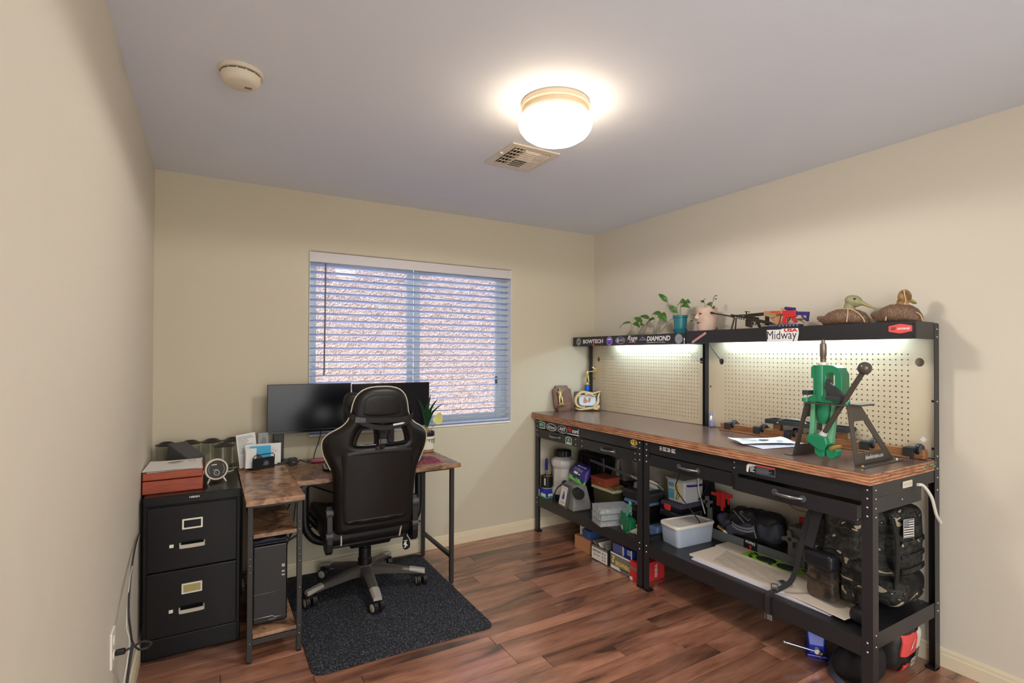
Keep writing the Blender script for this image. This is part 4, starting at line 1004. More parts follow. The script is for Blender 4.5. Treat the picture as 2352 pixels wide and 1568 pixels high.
# reclining hinges
for s in (-1, 1):
    x = XC + s * 0.232
    hb = MB(); hb.prism(spline2([(-0.05, 0.36), (0.03, 0.35), (0.055, 0.40), (0.03, 0.47), (0.02, 0.58), (-0.03, 0.60), (-0.05, 0.52)], 3), -0.016, 0.016, frame((x, -0.66, 0.0), (0, 1, 0), (0, 0, 1), (1, 0, 0)))
    ob('hinge_cover', hb, m_blk, gc, bevel=0.006)
    for zc in (0.565, 0.445): ob('hinge_cap', MB().cyl((x - 0.018 * s, -0.700, zc), (x + 0.020 * s, -0.700, zc), 0.020, n=14), m_dgrey, gc, bevel=0.003)
    # curved arm loop and pad
    ax_ = XC + s * 0.325
    pth = [(XC + s * 0.20, -0.50, 0.350), (XC + s * 0.27, -0.50, 0.375), (ax_ - s * 0.012, -0.50, 0.43), (ax_, -0.50, 0.50), (ax_, -0.50, 0.68)]
    ob('armrest_post', MB().tube(pth, 0.023, 12, smooth=6), m_blk, gc, smooth=1)
    pth = [(XC + s * 0.215, -0.42, 0.39), (XC + s * 0.255, -0.38, 0.43), (ax_ - s * 0.01, -0.33, 0.53), (ax_, -0.30, 0.67)]
    ob('armrest_post', MB().tube(pth, 0.019, 12, smooth=6), m_blk, gc, smooth=1)
    ap = MB(T(ax_, -0.41, 0.692)); ap.rbox(0.075, 0.27, 0.034, 0.016, 5)
    ob('armrest_pad', ap, m_blk, gc, smooth=60)
lv = MB().tube([(1.22, -0.47, 0.335), (1.285, -0.52, 0.315)], 0.006, 8); ob('lever', lv, m_blk, gc, smooth=1)
# hanging tag
TM = frame((1.262, -0.60, 0.305), (1, 0, 0.06), (-0.06, 0.12, 1), (0, -1, 0.12))
tg_ = ob('hang_tag', MB(TM).prism(spline2([(0.0, 0.042), (0.018, 0.020), (0.026, -0.015), (0.020, -0.036), (0.0, -0.043), (-0.016, -0.035), (-0.020, -0.01), (-0.012, 0.03)], 3), 0, 0.002), m_blk_gloss, gc)
pr = MB(TM); pr.box(-0.010, 0.012, 0.006, 0.010, 0.002, 0.0026); pr.prism([(-0.006, 0.0), (0.006, 0.004), (0.003, -0.010), (0.014, -0.024), (0.004, -0.020), (-0.002, -0.030), (-0.006, -0.016), (-0.014, -0.012)], 0.002, 0.0026); pr.box(-0.012, -0.004, -0.030, -0.024, 0.002, 0.0026)
ob('print', pr, m_wink, tg_)['kind'] = 'stuff'
ob('tag_loop', MB().tube([(1.262, -0.60, 0.345), (1.268, -0.602, 0.36), (1.262, -0.60, 0.372)], 0.0015, 6), m_blk, gc)
# five-legged base with twin casters
for k in range(5):
    a = 51 + 72 * k
    S = T(CC[0], CC[1], 0) @ RZ(a)
    arm = MB(S); sec = []
    for x, hw, zt, zb in ((0.028, 0.034, 0.152, 0.095), (0.10, 0.030, 0.146, 0.098), (0.24, 0.025, 0.118, 0.090), (0.345, 0.022, 0.098, 0.080)):
        sec.append([(x, -hw, zb), (x, -hw, zt - 0.010), (x, -hw * 0.55, zt), (x, hw * 0.55, zt), (x, hw, zt - 0.010), (x, hw, zb)])
    arm.loft(sec); lg_ = ob('base_leg', arm, m_base, gc, smooth=1)
    cap_ = MB(S); sec = []
    for x, hw, zt, zb in ((0.262, 0.0262, 0.1165, 0.103), (0.30, 0.0250, 0.1095, 0.094), (0.352, 0.0228, 0.0985, 0.078)):
        sec.append([(x, -hw, zb), (x, -hw, zt - 0.009), (x, -hw * 0.55, zt + 0.0012), (x, hw * 0.55, zt + 0.0012), (x, hw, zt - 0.009), (x, hw, zb)])
    cap_.loft(sec); ob('end_cap', cap_, m_tip, lg_, smooth=1)
    CM_ = S @ T(0.330, 0, 0.0379) @ RZ(-a + (-18, 40, 5, 12, -10)[k] + 8)
    cs = ob('caster', MB(CM_).cyl((0, 0, 0.01), (0, 0, 0.052), 0.009, n=10).box(-0.009, 0.009, -0.016, 0.022, 0.016, 0.034), m_blk, gc, bevel=0.003)
    for sx in (-1, 1):
        W_ = CM_ @ T(sx * 0.0190, 0, 0) @ RY(90)
        ob('wheel', MB(W_).lathe([(0.010, -0.0115), (0.027, -0.0125), (0.0312, -0.010), (0.0312, -0.001), (0.0295, 0.0), (0.0312, 0.001), (0.0312, 0.010), (0.027, 0.0125), (0.010, 0.0115)], 26), m_wheel, cs, smooth=1)
        hb = MB(W_); hb.lathe([(0.022, 0.0126 * sx), (0.020, 0.0138 * sx), (0.001, 0.0145 * sx)], 20, cap=False)
        ob('hub', hb, m_hub, cs, smooth=1)
ob('hub_body', MB(T(CC[0], CC[1], 0)).lathe([(0.044, 0.085), (0.050, 0.092), (0.050, 0.142), (0.044, 0.154), (0.041, 0.156)], 24), m_base, gc, smooth=1)

# ------------------------------------------------------------------ two workbenches side by side under one plywood top
BXF, BXB = 2.510, 3.090
def rivet(mb, p, n, r=0.0055):
    p = Vector(p); n = Vector(n)
    q = n.to_track_quat('Z', 'Y').to_matrix().to_4x4()
    mb.lathe([(r, 0.0), (r * 0.85, 0.002), (r * 0.4, 0.0034), (0.0002, 0.0038)], 10, Matrix.Translation(p) @ q)
def pegpanel(y_left, y_right, z0, z1, gy0, gy1, gz0, gz1, holes, x=3.078, t=0.004):
    """perforated board: real holes one inch apart, two big cable holes"""
    mb = MB(); F = frame((x, 0, 0), (0, -1, 0), (0, 0, 1), (-1, 0, 0))
    p = 0.0254; ny = int(round((gy0 - gy1) / p)) + 1; nz = int(round((gz1 - gz0) / p)) + 1
    u0, v0 = -gy0 - p / 2, gz1 - p * (nz - 1) - p / 2; u1, v1 = u0 + ny * p, v0 + nz * p
    U0, U1 = -y_left, -y_right; rr = 0.0040
    V = []; Fc = []
    ring = [(rr * math.cos(PI / 8 + PI / 4 * k), rr * math.sin(PI / 8 + PI / 4 * k)) for k in range(8)]
    h = p / 2; t_ = math.tan(PI / 8) * h
    edge = [(h, t_), (t_, h), (-t_, h), (-h, t_), (-h, -t_), (-t_, -h), (t_, -h), (h, -t_)]
    corner = {0: (h, h), 2: (-h, h), 4: (-h, -h), 6: (h, -h)}
    for i in range(ny):
        for j in range(nz):
            cu, cv = u0 + (i + 0.5) * p, v0 + (j + 0.5) * p; b = len(V)
            V += [(cu + a, cv + c, 0) for a, c in ring] + [(cu + a, cv + c, -t) for a, c in ring] + [(cu + a, cv + c, 0) for a, c in edge] + [(cu + a, cv + c, 0) for a, c in (corner[0], corner[2], corner[4], corner[6])]
            for k in range(8):
                k2 = (k + 1) % 8
                Fc.append((b + k, b + 8 + k, b + 8 + k2, b + k2))
                if k % 2 == 0: Fc.append((b + k, b + k2, b + 16 + k2, b + 24 + k // 2, b + 16 + k))
                else: Fc.append((b + k, b + k2, b + 16 + k2, b + 16 + k))
    mb.add(V, [tuple(reversed(q)) if False else q for q in Fc], F)
    def strip(a0, a1, c0, c1, hs=()): mb.prism([(a0, c0), (a1, c0), (a1, c1), (a0, c1)], -t, 0, F, holes=hs)
    def oh(y, z): return [(-y + 0.019 * math.cos(2 * PI * k / 24), z + 0.020 * math.sin(2 * PI * k / 24)) for k in range(24)]
    lh = [oh(*q) for q in holes if -q[0] < u0]; rh = [oh(*q) for q in holes if -q[0] > u1]
    strip(U0, u0, z0, z1, lh); strip(u1, U1, z0, z1, rh); strip(u0, u1, z0, v0); strip(u0, u1, v1, z1)
    return mb
def bench(name, lb, ya, yb, hz0, hz1, drawers, end_right):
    """ya = far end, yb = near end"""
    t = thing(name, lb, 'workbench', ((BXF + BXB) / 2, (ya + yb) / 2, 0), 0, 'steel workbenches along the right wall')
    for y, s in ((ya, -1), (yb, 1)):
        for front in (True, False):
            xf = BXF if front else BXB; top = 0.893 if front else 1.55
            mb = MB()
            if front: mb.box(xf - 0.002, xf, y, y + s * 0.042, 0.004, top); mb.box(xf, xf + 0.042, y, y + s * 0.002, 0.004, top)
            else: mb.box(xf - 0.045, xf, y, y + s * 0.002, 0.004, top); mb.box(xf - 0.002, xf, y + s * 0.002, y + s * 0.042, 0.004, top); mb.box(xf - 0.0470, xf - 0.045, y, y + s * 0.036, 0.004, top) if False else None
            l = ob('post', mb, m_pcoat, t)
            fx = (xf + 0.012 if front else xf - 0.024)
            ob('foot', MB().box(fx - 0.02, fx + 0.026, y if s > 0 else y - 0.042, y + 0.042 if s > 0 else y, 0.0, 0.012), m_blk, t, bevel=0.002)
            rv = MB()
            if front:
                for z in (0.872, 0.838, 0.803, 0.768, 0.268, 0.232):
                    rivet(rv, (xf - 0.002, y + s * 0.021, z), (-1, 0, 0), 0.005)
            if end_right and s > 0:
                xs = xf + 0.022 if front else xf - 0.020
                for z in ((0.872, 0.838, 0.800, 0.765, 0.30, 0.255) if front else (1.525, 1.49, 1.20, 0.955, 0.90, 0.86, 0.805, 0.30, 0.265)):
                    rivet(rv, (xs, y, z), (0, -1, 0), 0.004)
            if rv.v: ob('rivets', rv, m_zinc, l, smooth=1)['kind'] = 'stuff'
    a, b = ya - 0.043, yb + 0.043
    # apron and divider
    ob('apron', MB().box(BXF + 0.001, BXF + 0.003, b, a, 0.822, 0.893).box(BXF + 0.001, BXF + 0.016, b, a, 0.889, 0.893), m_pcoat, t)
    for y, in ((ya - 0.004,), (yb + 0.002,)):
        ob('side_apron', MB().box(BXF + 0.043, BXB - 0.047, y, y + 0.002, 0.842, 0.893), m_pcoat, t)
        ob('drawer_runner', MB().box(BXF + 0.043, BXB - 0.16, y + (0.004 if y < -0.5 else -0.006), y + (0.006 if y < -0.5 else -0.004), 0.776, 0.838), m_pcoat, t)
    (d0a, d0b), (d1a, d1b) = drawers[0][:2], drawers[1][:2]
    ob('divider', MB().box(BXF - 0.0005, BXF + 0.002, d1a + 0.003, d0b - 0.003, 0.738, 0.893), m_pcoat, t)
    rv = MB()
    for z in (0.872, 0.845): rivet(rv, (BXF - 0.0005, (d1a + d0b) / 2 + 0.006, z), (-1, 0, 0), 0.004)
    ob('rivets', rv, m_zinc, t, smooth=1)['kind'] = 'stuff'
    for da, db, pull, hy, hz, wv in drawers:
        x = BXF - pull
        d = ob('drawer', MB().box(x, x + 0.002, db, da, 0.748 - pull * 0.2, 0.816 - pull * 0.2).box(x + 0.002, x + 0.40, db + 0.012, da - 0.012, 0.752 - pull * 0.2, 0.754 - pull * 0.2).box(x + 0.002, x + 0.40, db + 0.012, db + 0.014, 0.754 - pull * 0.2, 0.806 - pull * 0.2).box(x + 0.002, x + 0.40, da - 0.014, da - 0.012, 0.754 - pull * 0.2, 0.806 - pull * 0.2), m_pcoat, t)
        hw = 0.066; hz -= pull * 0.2
        pth = [(x - 0.001, hy + hw, hz), (x - 0.012, hy + hw * 0.82, hz), (x - 0.024, hy + hw * 0.4, hz), (x - 0.026, hy, hz), (x - 0.024, hy - hw * 0.4, hz), (x - 0.012, hy - hw * 0.82, hz), (x - 0.001, hy - hw, hz)]
        h = ob('handle', MB().tube(pth, lambda q: 0.0042 + 0.0038 * math.sin(PI * q), 10, smooth=4), m_pewter, d, smooth=1)
        ob('handle_mount', MB().prism(oval(0.030, 0.030, 16), -0.001, 0.004, face_mx((x, hy + hw, hz))), m_dgrey, d, bevel=0.001)
        ob('handle_mount', MB().prism(oval(0.030, 0.030, 16), -0.001, 0.004, face_mx((x, hy - hw, hz))), m_dgrey, d, bevel=0.001)
        if wv:
            rv = MB()
            for y in (da - 0.018, db + 0.018):
                for z in (0.800, 0.764): rivet(rv, (x, y, z), (-1, 0, 0), 0.004)
            ob('rivets', rv, m_zinc, d, smooth=1)['kind'] = 'stuff'
    # lower shelf pan with folded lips
    sh = MB().box(BXF + 0.0015, BXB - 0.003, yb + 0.004, ya - 0.004, 0.276, 0.280)
    sh.box(BXF + 0.0005, BXF + 0.0025, yb + 0.043, ya - 0.043, 0.205, 0.276)
    ob('shelf', sh, m_pcoat, t)
    for y in (ya - 0.004, yb + 0.002): ob('shelf_lip', MB().box(BXF + 0.043, BXB - 0.047, y, y + 0.002, 0.242, 0.306), m_pcoat, t)
    # hutch: top tray, front lip, end plates, pegboard
    hx = 2.874
    ob('hutch_tray', MB().box(hx + 0.002, BXB - 0.003, yb + 0.003, ya - 0.003, hz1 - 0.005, hz1 - 0.003), m_pcoat, t)
    lip = ob('hutch_lip', MB().box(hx, hx + 0.002, yb + (0.001 if end_right else 0.006), ya - 0.001, hz0, hz1), m_pcoat, t)
    for y in (ya - 0.003, yb + 0.001): ob('hutch_end_plate', MB().box(hx + 0.003, BXB - 0.046, y, y + 0.002, hz0, hz1 - 0.001), m_pcoat, t)
    rv = MB()
    if end_right:
        for z in (hz0 + 0.012, hz1 - 0.014): rivet(rv, (hx, yb + 0.012, z), (-1, 0, 0), 0.004); 
        ob('rivets', rv, m_blk, lip, smooth=1)['kind'] = 'stuff'
    return t, lip
TA = thing  # kept short: benches are built far one first
bench_a, lip_a = bench('workbench', 'black steel workbench in the far corner with sticker-covered drawers', -0.048, -1.250, 1.473, 1.546,
    [(-0.066, -0.598, 0.0, -0.320, 0.784, True), (-0.634, -1.206, 0.0, -0.930, 0.779, True)], False)
bench_b, lip_b = bench('workbench', 'black steel workbench nearest the photographer with camouflage backpacks on its shelf', -1.266, -2.535, 1.479, 1.556,
    [(-1.312, -1.885, 0.0, -1.604, 0.785, False), (-1.922, -2.488, 0.026, -2.200, 0.787, False)], True)
ob('pegboard', pegpanel(-0.052, -1.246, 0.942, 1.540, -1.177 + 39 * 0.0254, -1.177, 0.985, 1.416, [(-0.130, 1.364), (-1.213, 1.367)]), m_peg, bench_a)
ob('pegboard', pegpanel(-1.270, -2.531, 0.942, 1.550, -1.401, -2.4246, 0.985, 1.412, [(-1.369, 1.363), (-2.464, 1.375)]), m_peg, bench_b)
ob('gap_filler', MB().box(2.8768, 3.04, -1.2655, -1.2442, 1.474, 1.544), m_blk, bench_b)  # added filler: blocks strip-light glow, black as the shaded gap between hutches
sc = MB()
for y, z in ((-0.072, 1.20), (-1.285, 1.20), (-2.515, 1.20), (-2.515, 0.985)): rivet(sc, (3.078, y, z), (-1, 0, 0), 0.006)
ob('panel_screws', sc, m_blk, bench_b, smooth=1)['kind'] = 'stuff'
ob('price_sticker', MB(face_mx((3.078, -2.479, 1.021)) @ RZ(45)).box(-0.010, 0.010, -0.010, 0.010, 0.0, 0.0008), m_paper, bench_b, label='small white diamond sticker')

# strip lights under the hutches
for bt, y0, y1, zz in ((bench_a, -0.36, -1.16, 1.541), (bench_b, -1.40, -2.40, 1.551)):
    ob('light_housing', MB().box(3.000, 3.060, y1, y0, zz - 0.026, zz - 0.001), m_white, bt, bevel=0.003)
    ob('light_diffuser', MB().box(3.008, 3.052, y1 + 0.012, y0 - 0.012, zz - 0.036, zz - 0.0265), m_led, bt, bevel=0.004)

# worktop: brown hardboard skin on plywood, its plies showing along the edges
TX0, TX1, TY0, TY1 = 2.490, 3.070, -2.534, -0.016
wt = thing('worktop', 'long plywood worktop with brown hardboard surface across both workbenches', 'worktop', (2.78, -1.27, 0.894))
m_ply2 = grain('dark_ply', (158, 102, 70), (58, 30, 20), (196, 142, 106), 9.0, 0.65, (3.0, 2.2, 40.0), False, 0.3, 0.3, 0.5)
lay = [(0.8945, 0.9005), (0.9010, 0.9065), (0.9070, 0.9130), (0.9135, 0.9190), (0.9195, 0.9255), (0.9260, 0.9315), (0.9320, 0.9365)]
for k, (z0, z1) in enumerate(lay):
    i_ = 0.0012 if k % 2 else 0.0
    ob('ply', MB().box(TX0 + i_, TX1, TY0 + i_, TY1 - i_, z0, z1), m_ply2 if k % 2 else m_ply, wt)
pm_ = MB()
for x_, z_, w_, h_ in ((2.938, 0.914, 0.020, 0.006), (2.955, 0.926, 0.016, 0.005), (2.975, 0.916, 0.010, 0.006), (3.012, 0.922, 0.030, 0.005), (3.045, 0.914, 0.020, 0.007), (3.055, 0.928, 0.014, 0.005), (2.990, 0.930, 0.012, 0.004)): pm_.box(x_ - w_ / 2, x_ + w_ / 2, TY0 - 0.0012, TY0 - 0.0002, z_ - h_ / 2, z_ + h_ / 2)
ob('paint_marks', pm_, m_press2, wt)['kind'] = 'stuff'
ob('surface', MB().box(TX0 - 0.0005, TX1, TY0 - 0.0005, TY1, 0.9367, 0.940), m_hardboard, wt, bevel=0.001)

# ------------------------------------------------------------------ stickers and lettering on the benches
def sticker(parent, y, z, x, outline, m, name='sticker', t=0.0006, lbl=None, rot=0):
    M_ = face_mx((x, y, z)) @ RZ(rot)
    s = ob(name, MB(M_).prism(outline, 0.0001, t), m, parent, label=lbl)
    return s, M_ @ T(0, 0, t)
def letters(s, M_, items, m):
    mb = MB()
    for tx, dx, dy, w_, h_, kw in items: lettering(mb, tx, M_ @ T(dx, dy, 0), w_, h_, lift=0.0003, **kw)
    return ob('lettering', mb, m, s)
X2 = 2.874
pale = mat('pale_grey_vinyl', (150, 150, 160), 0.5); lip_ink = mat('lilac_grey_vinyl', (176, 176, 196), 0.5); m_vinylblk = mat('black_vinyl', (20, 20, 22), 0.45)
def ring_mark(mb, M_, r0, r1, n=28): mb.lathe([(r0, 0), (r1, 0), (r1, 0.0004), (r0, 0.0004)], n, M_, cap=False)
for yy, lb in ((-0.126, 'round grey sticker at the far end of the lip'), (-1.200, 'round grey sticker at the near end of the lip')):
    s, M_ = sticker(lip_a, yy, 1.509, X2, oval(0.064, 0.064, 28), pale, lbl=lb)
    mb = MB(); ring_mark(mb, M_, 0.0265, 0.0285); lettering(mb, 'LAS', M_ @ T(0, 0.002, 0), 0.034, 0.024, bold=0.03, lift=0.0003); ob('lettering', mb, m_vinylblk if yy > -1 else m_gink, s)
s, M_ = sticker(lip_a, -0.312, 1.509, X2, [(-0.001, -0.001), (0.001, -0.001), (0.001, 0.001), (-0.001, 0.001)], m_wink)
letters(s, M_, [('BOWTECH', 0, 0, 0.250, 0.032, dict(bold=0.03))], m_wink)
mb = MB(M_)
arc = [(0.075 + 0.055 * math.cos(math.radians(a)), 0.000 + 0.040 * math.sin(math.radians(a))) for a in range(-160, 110, 12)]
mb.ribbon([(x + 0.2 * y, y, 0.0005) for x, y in arc], 0.004, 0.0004, (0, 0, 1)); mb.prism([(-0.008, -0.034), (0.022, -0.034), (0.016, -0.018), (0.004, -0.018)], 0.0003, 0.0006)
ob('red_swoosh', mb, m_red, s)
s, M_ = sticker(lip_a, -0.513, 1.508, X2, oval(0.072, 0.066, 28), mat('bright_blue_vinyl', (52, 60, 200), 0.45), lbl='round blue sticker')
mb = MB(); ring_mark(mb, M_, 0.030, 0.032); mb.prism([(-0.024, 0.008), (-0.014, 0.020), (-0.006, 0.014), (0.004, 0.024), (0.014, 0.016), (0.024, 0.008)], 0.0002, 0.0005, M_); ob('peak_emblem', mb, m_wink, s)
letters(s, M_, [('ARCHERY', 0, -0.004, 0.050, 0.014, dict(shear=0.1)), ('LANCASTER', 0, -0.020, 0.036, 0.005, {})], m_salmon)
s, M_ = sticker(lip_a, -0.636, 1.510, X2, oval(0.112, 0.056, 28), mat('dark_oval_vinyl', (44, 46, 52), 0.5), lbl='dark oval sticker')
mb = MB(); mb.add(*(lambda r: (r.v, r.f))(MB().prism(oval(0.108, 0.052, 28), 0.0002, 0.0005, holes=[oval(0.100, 0.046, 28)])), M_); mb.prism([(-0.045, -0.004), (-0.030, 0.018), (-0.012, 0.010), (-0.016, -0.016), (-0.034, -0.014)], 0.0002, 0.0005, M_)
lettering(mb, 'AMS', M_ @ T(0.016, 0.002, 0), 0.052, 0.024, lift=0.0003); ob('lettering', mb, lip_ink, s)
s, M_ = sticker(lip_a, -0.766, 1.512, X2, [(-0.040, -0.020), (0.036, -0.020), (0.030, -0.010), (-0.030, -0.010)], mat('faded_red_vinyl', (178, 110, 128), 0.5), lbl='script sticker over a faded red bar')
letters(s, M_, [('Rage', 0, 0.008, 0.104, 0.044, dict(shear=0.35))], m_wink)
mb = MB(face_mx((X2, -0.870, 1.519)))
tri = [(-0.036, -0.012), (0.0, 0.013), (0.036, -0.012)]
mb.prism(tri, 0.0001, 0.0006, holes=[[(-0.027, -0.0095), (0.0, 0.0095), (0.027, -0.0095)]]); mb.bar((-0.010, -0.012, 0.0004), (0.014, 0.004, 0.0004), 0.0025, 0.0004)
ob('sticker', mb, lip_ink, lip_a, label='pale triangle outline sticker')
s, M_ = sticker(lip_a, -1.020, 1.512, X2, [(-0.110, -0.025), (-0.040, -0.025), (-0.036, -0.020), (-0.110, -0.020)], lip_ink)
letters(s, M_, [('DIAMOND', 0, 0.004, 0.218, 0.034, dict(shear=0.2, bold=0.03)), ('ARCHERY BY DESIGN', 0.012, -0.0225, 0.10, 0.005, {})], m_wink)
s, M_ = sticker(lip_b, -1.364, 1.512, X2, rrect(0.124, 0.014, 0.006), mat('dusty_pink_vinyl', (196, 146, 150), 0.5), rot=28, lbl='slanted pink strip sticker')
letters(s, M_, [('HOYT.COM', 0, 0, 0.080, 0.007, {})], m_salmon)
s, M_ = sticker(lip_b, -1.918, 1.512, X2, [(-0.088, -0.034), (0.084, -0.034), (0.092, 0.012), (0.088, 0.034), (0.0, 0.034), (-0.008, 0.030), (-0.090, 0.030)], m_paper, lbl='white sticker with navy and red lettering')
letters(s, M_, [('Midway', -0.004, -0.006, 0.168, 0.060, dict(bold=0.0))], m_dnavy)
letters(s, M_, [('USA', 0.048, 0.024, 0.076, 0.018, dict(bold=0.06))], m_red)
hexa = [(-0.046, 0.012), (-0.006, 0.0205), (0.006, 0.0205), (0.046, 0.012), (0.046, -0.012), (0.006, -0.0205), (-0.006, -0.0205), (-0.046, -0.012)]
s, M_ = sticker(lip_b, -2.474, 1.5245, X2, hexa, m_salmon, lbl='red six-sided sticker')
letters(s, M_, [('SAVAGE', 0.013, 0.0, 0.050, 0.009, dict(shear=0.2, bold=0.04))], m_wink)
mb = MB(M_)
for dy, x0, x1 in ((0.0045, -0.036, -0.016), (0.0, -0.038, -0.018), (-0.0045, -0.038, -0.020)): mb.box(x0, x1, dy - 0.0012, dy + 0.0012, 0.0002, 0.0005)
ob('s_emblem', mb, mat('dark_red_ink', (96, 22, 26), 0.5), s)['kind'] = 'stuff'
# on the far bench's apron
XA = BXF + 0.001
ap_a = bench_a
s, M_ = sticker(ap_a, -0.128, 0.853, XA, [(-0.052, -0.026), (-0.052, 0.020), (-0.020, 0.032), (0.020, 0.026), (0.052, 0.022), (0.052, -0.026), (0.0, -0.032)], m_grn, lbl='green badge sticker with pale outline')
mb = MB(M_); mb.prism([(-0.050, -0.024), (-0.050, 0.018), (-0.020, 0.030), (0.020, 0.024), (0.050, 0.020), (0.050, -0.024), (0.0, -0.030)], 0.0001, 0.0004, holes=[[(-0.044, -0.020), (-0.044, 0.014), (-0.018, 0.024), (0.020, 0.019), (0.044, 0.015), (0.044, -0.020), (0.0, -0.025)]])
lettering(mb, 'MTN', T(0, 0, 0), 0.050, 0.022, lift=0.0003); ob('lettering', mb, m_wink, s)
s, M_ = sticker(ap_a, -0.268, 0.849, XA, oval(0.140, 0.060, 32), m_vinylblk, lbl='black oval sticker with white script')
mb = MB(M_); mb.prism(oval(0.136, 0.056, 32), 0.0001, 0.0004, holes=[oval(0.124, 0.047, 32)]); lettering(mb, 'Mathews', T(0, 0, 0), 0.098, 0.026, shear=0.35, lift=0.0003); ob('lettering', mb, m_wink, s)
s, M_ = sticker(ap_a, -0.413, 0.850, XA, oval(0.118, 0.060, 32), m_vinylblk, lbl='black oval sticker with block letters')
mb = MB(M_); mb.prism(oval(0.116, 0.058, 32), 0.0001, 0.0004, holes=[oval(0.110, 0.053, 32)]); lettering(mb, 'AXT', T(0, 0.003, 0), 0.078, 0.024, bold=0.05, lift=0.0003); lettering(mb, 'ARCHERY', T(0, -0.018, 0), 0.04, 0.005, lift=0.0003); ob('lettering', mb, m_wink, s)
s, M_ = sticker(ap_a, -0.550, 0.853, BXF - 0.0008, [(-0.072, -0.026), (0.062, -0.026), (0.072, -0.022), (0.062, -0.018), (-0.072, -0.022)], m_wink, lbl='red and white arrow sticker')
letters(s, M_, [('Rip', -0.042, 0.006, 0.054, 0.036, dict(shear=0.25, bold=0.04))], m_red); letters(s, M_, [('cord', 0.026, 0.004, 0.076, 0.030, dict(bold=0.04))], m_wink)
dA = [o for o in bench_a.children if o.name.startswith('drawer') and 'runner' not in o.name]
s, M_ = sticker(dA[0], -0.494, 0.779, BXF, [(-0.040, -0.028), (0.040, -0.028), (0.040, 0.018), (0.024, 0.028), (0.0, 0.031), (-0.024, 0.028), (-0.040, 0.018)], m_grn, lbl='dark green arched sticker')
mb = MB(M_); mb.prism([(-0.038, -0.026), (0.038, -0.026), (0.038, 0.017), (0.023, 0.026), (0.0, 0.029), (-0.023, 0.026), (-0.038, 0.017)], 0.0001, 0.0004, holes=[[(-0.033, -0.022), (0.033, -0.022), (0.033, 0.014), (0.020, 0.022), (0.0, 0.025), (-0.020, 0.022), (-0.033, 0.014)]])
lettering(mb, 'B', T(0, 0.006, 0), 0.016, 0.020, lift=0.0003); mb.prism([(-0.028, -0.020), (-0.014, -0.010), (0.0, -0.012), (0.014, -0.010), (0.028, -0.020)], 0.0001, 0.0004); ob('lettering', mb, m_wink, s)
s, M_ = sticker(ap_a, -1.176, 0.866, XA, oval(0.062, 0.036, 28), m_yel, lbl='yellow oval sticker')
letters(s, M_, [('D', 0.012, 0.0, 0.018, 0.024, dict(bold=0.05)), ('e', -0.014, 0.001, 0.012, 0.016, {})], m_vinylblk)
mb = MB(); lettering(mb, 'DIAMONDBACK', M_ @ T(0.004, -0.026, 0), 0.050, 0.005); ob('lettering', mb, m_wink, s)
# on the near bench's apron
mb = MB(); M_ = face_mx((XA, -1.452, 0.862))
for j in range(3):
    for i_, (x0, w_) in enumerate(((-0.060, 0.018), (-0.036, 0.030), (0.0, 0.024), (0.030, 0.030))): mb.box(x0, x0 + w_ * (1 if (i_ + j) % 2 else 0.8), 0.008 - j * 0.0085, 0.0125 - j * 0.0085, 0, 0.0005, M_)
ob('sticker', mb, m_wink, bench_b, label='peeling white print')['kind'] = 'stuff'
s, M_ = sticker(bench_b, -2.068, 0.862, XA, [(-0.049, -0.021), (0.049, -0.021), (0.049, 0.021), (-0.049, 0.021)], m_vinylblk, 'warning_label', lbl='black warning label with red header')
ob('header', MB(M_).box(-0.048, 0.048, 0.0135, 0.0205, 0, 0.0004), m_salmon, s)
mb = MB(M_)
for j in range(7): mb.box(-0.045, -0.045 + rnd.uniform(0.060, 0.088), 0.0095 - j * 0.0042, 0.0112 - j * 0.0042, 0, 0.0003)
mb.prism([(-0.049, -0.021), (0.049, -0.021), (0.049, 0.021), (-0.049, 0.021)], 0, 0.0003, holes=[[(-0.0475, -0.0195), (0.0475, -0.0195), (0.0475, 0.0195), (-0.0475, 0.0195)]])
ob('print', mb, m_gink, s)['kind'] = 'stuff'
s, M_ = sticker(bench_b, -1.990, 0.860, XA, [(-0.024, -0.018), (-0.012, -0.022), (0.026, -0.022), (0.026, 0.021), (-0.010, 0.021), (-0.022, 0.012)], m_vinylblk, 'warning_label', lbl='torn black and white label')
mb = MB(M_); mb.prism([(-0.024, -0.018), (-0.014, -0.022), (-0.010, 0.0), (-0.004, 0.010), (0.026, 0.014), (0.026, 0.021), (-0.010, 0.021), (-0.022, 0.012)], 0, 0.0003)
for j in range(4): mb.box(-0.004, rnd.uniform(0.012, 0.023), 0.006 - j * 0.007, 0.009 - j * 0.007, 0, 0.0003)
ob('print', mb, m_wink, s)['kind'] = 'stuff'
so = ob('power_outlet', MB(face_my((2.791, -2.536, 0.866))).prism(rrect(0.082, 0.028, 0.003, 2), -0.002, 0.001), mat('outlet_cream', (214, 206, 186), 0.4), bench_b, bevel=0.0006, label='cream power outlet strip')
mb = MB(face_my((2.791, -2.5371, 0.866)))
for x in (-0.024, 0.0, 0.024):
    mb.box(x - 0.004, x - 0.0025, -0.003, 0.004, 0, 0.0004); mb.box(x + 0.0025, x + 0.004, -0.003, 0.004, 0, 0.0004)
ob('slots', mb, m_gink, so)['kind'] = 'stuff'
rv = MB(); rivet(rv, (2.745, -2.535, 0.808), (0, -1, 0), 0.004); ob('screw', rv, m_zinc, bench_b, smooth=1)

# ------------------------------------------------------------------ on the worktop
TZ = 0.9403
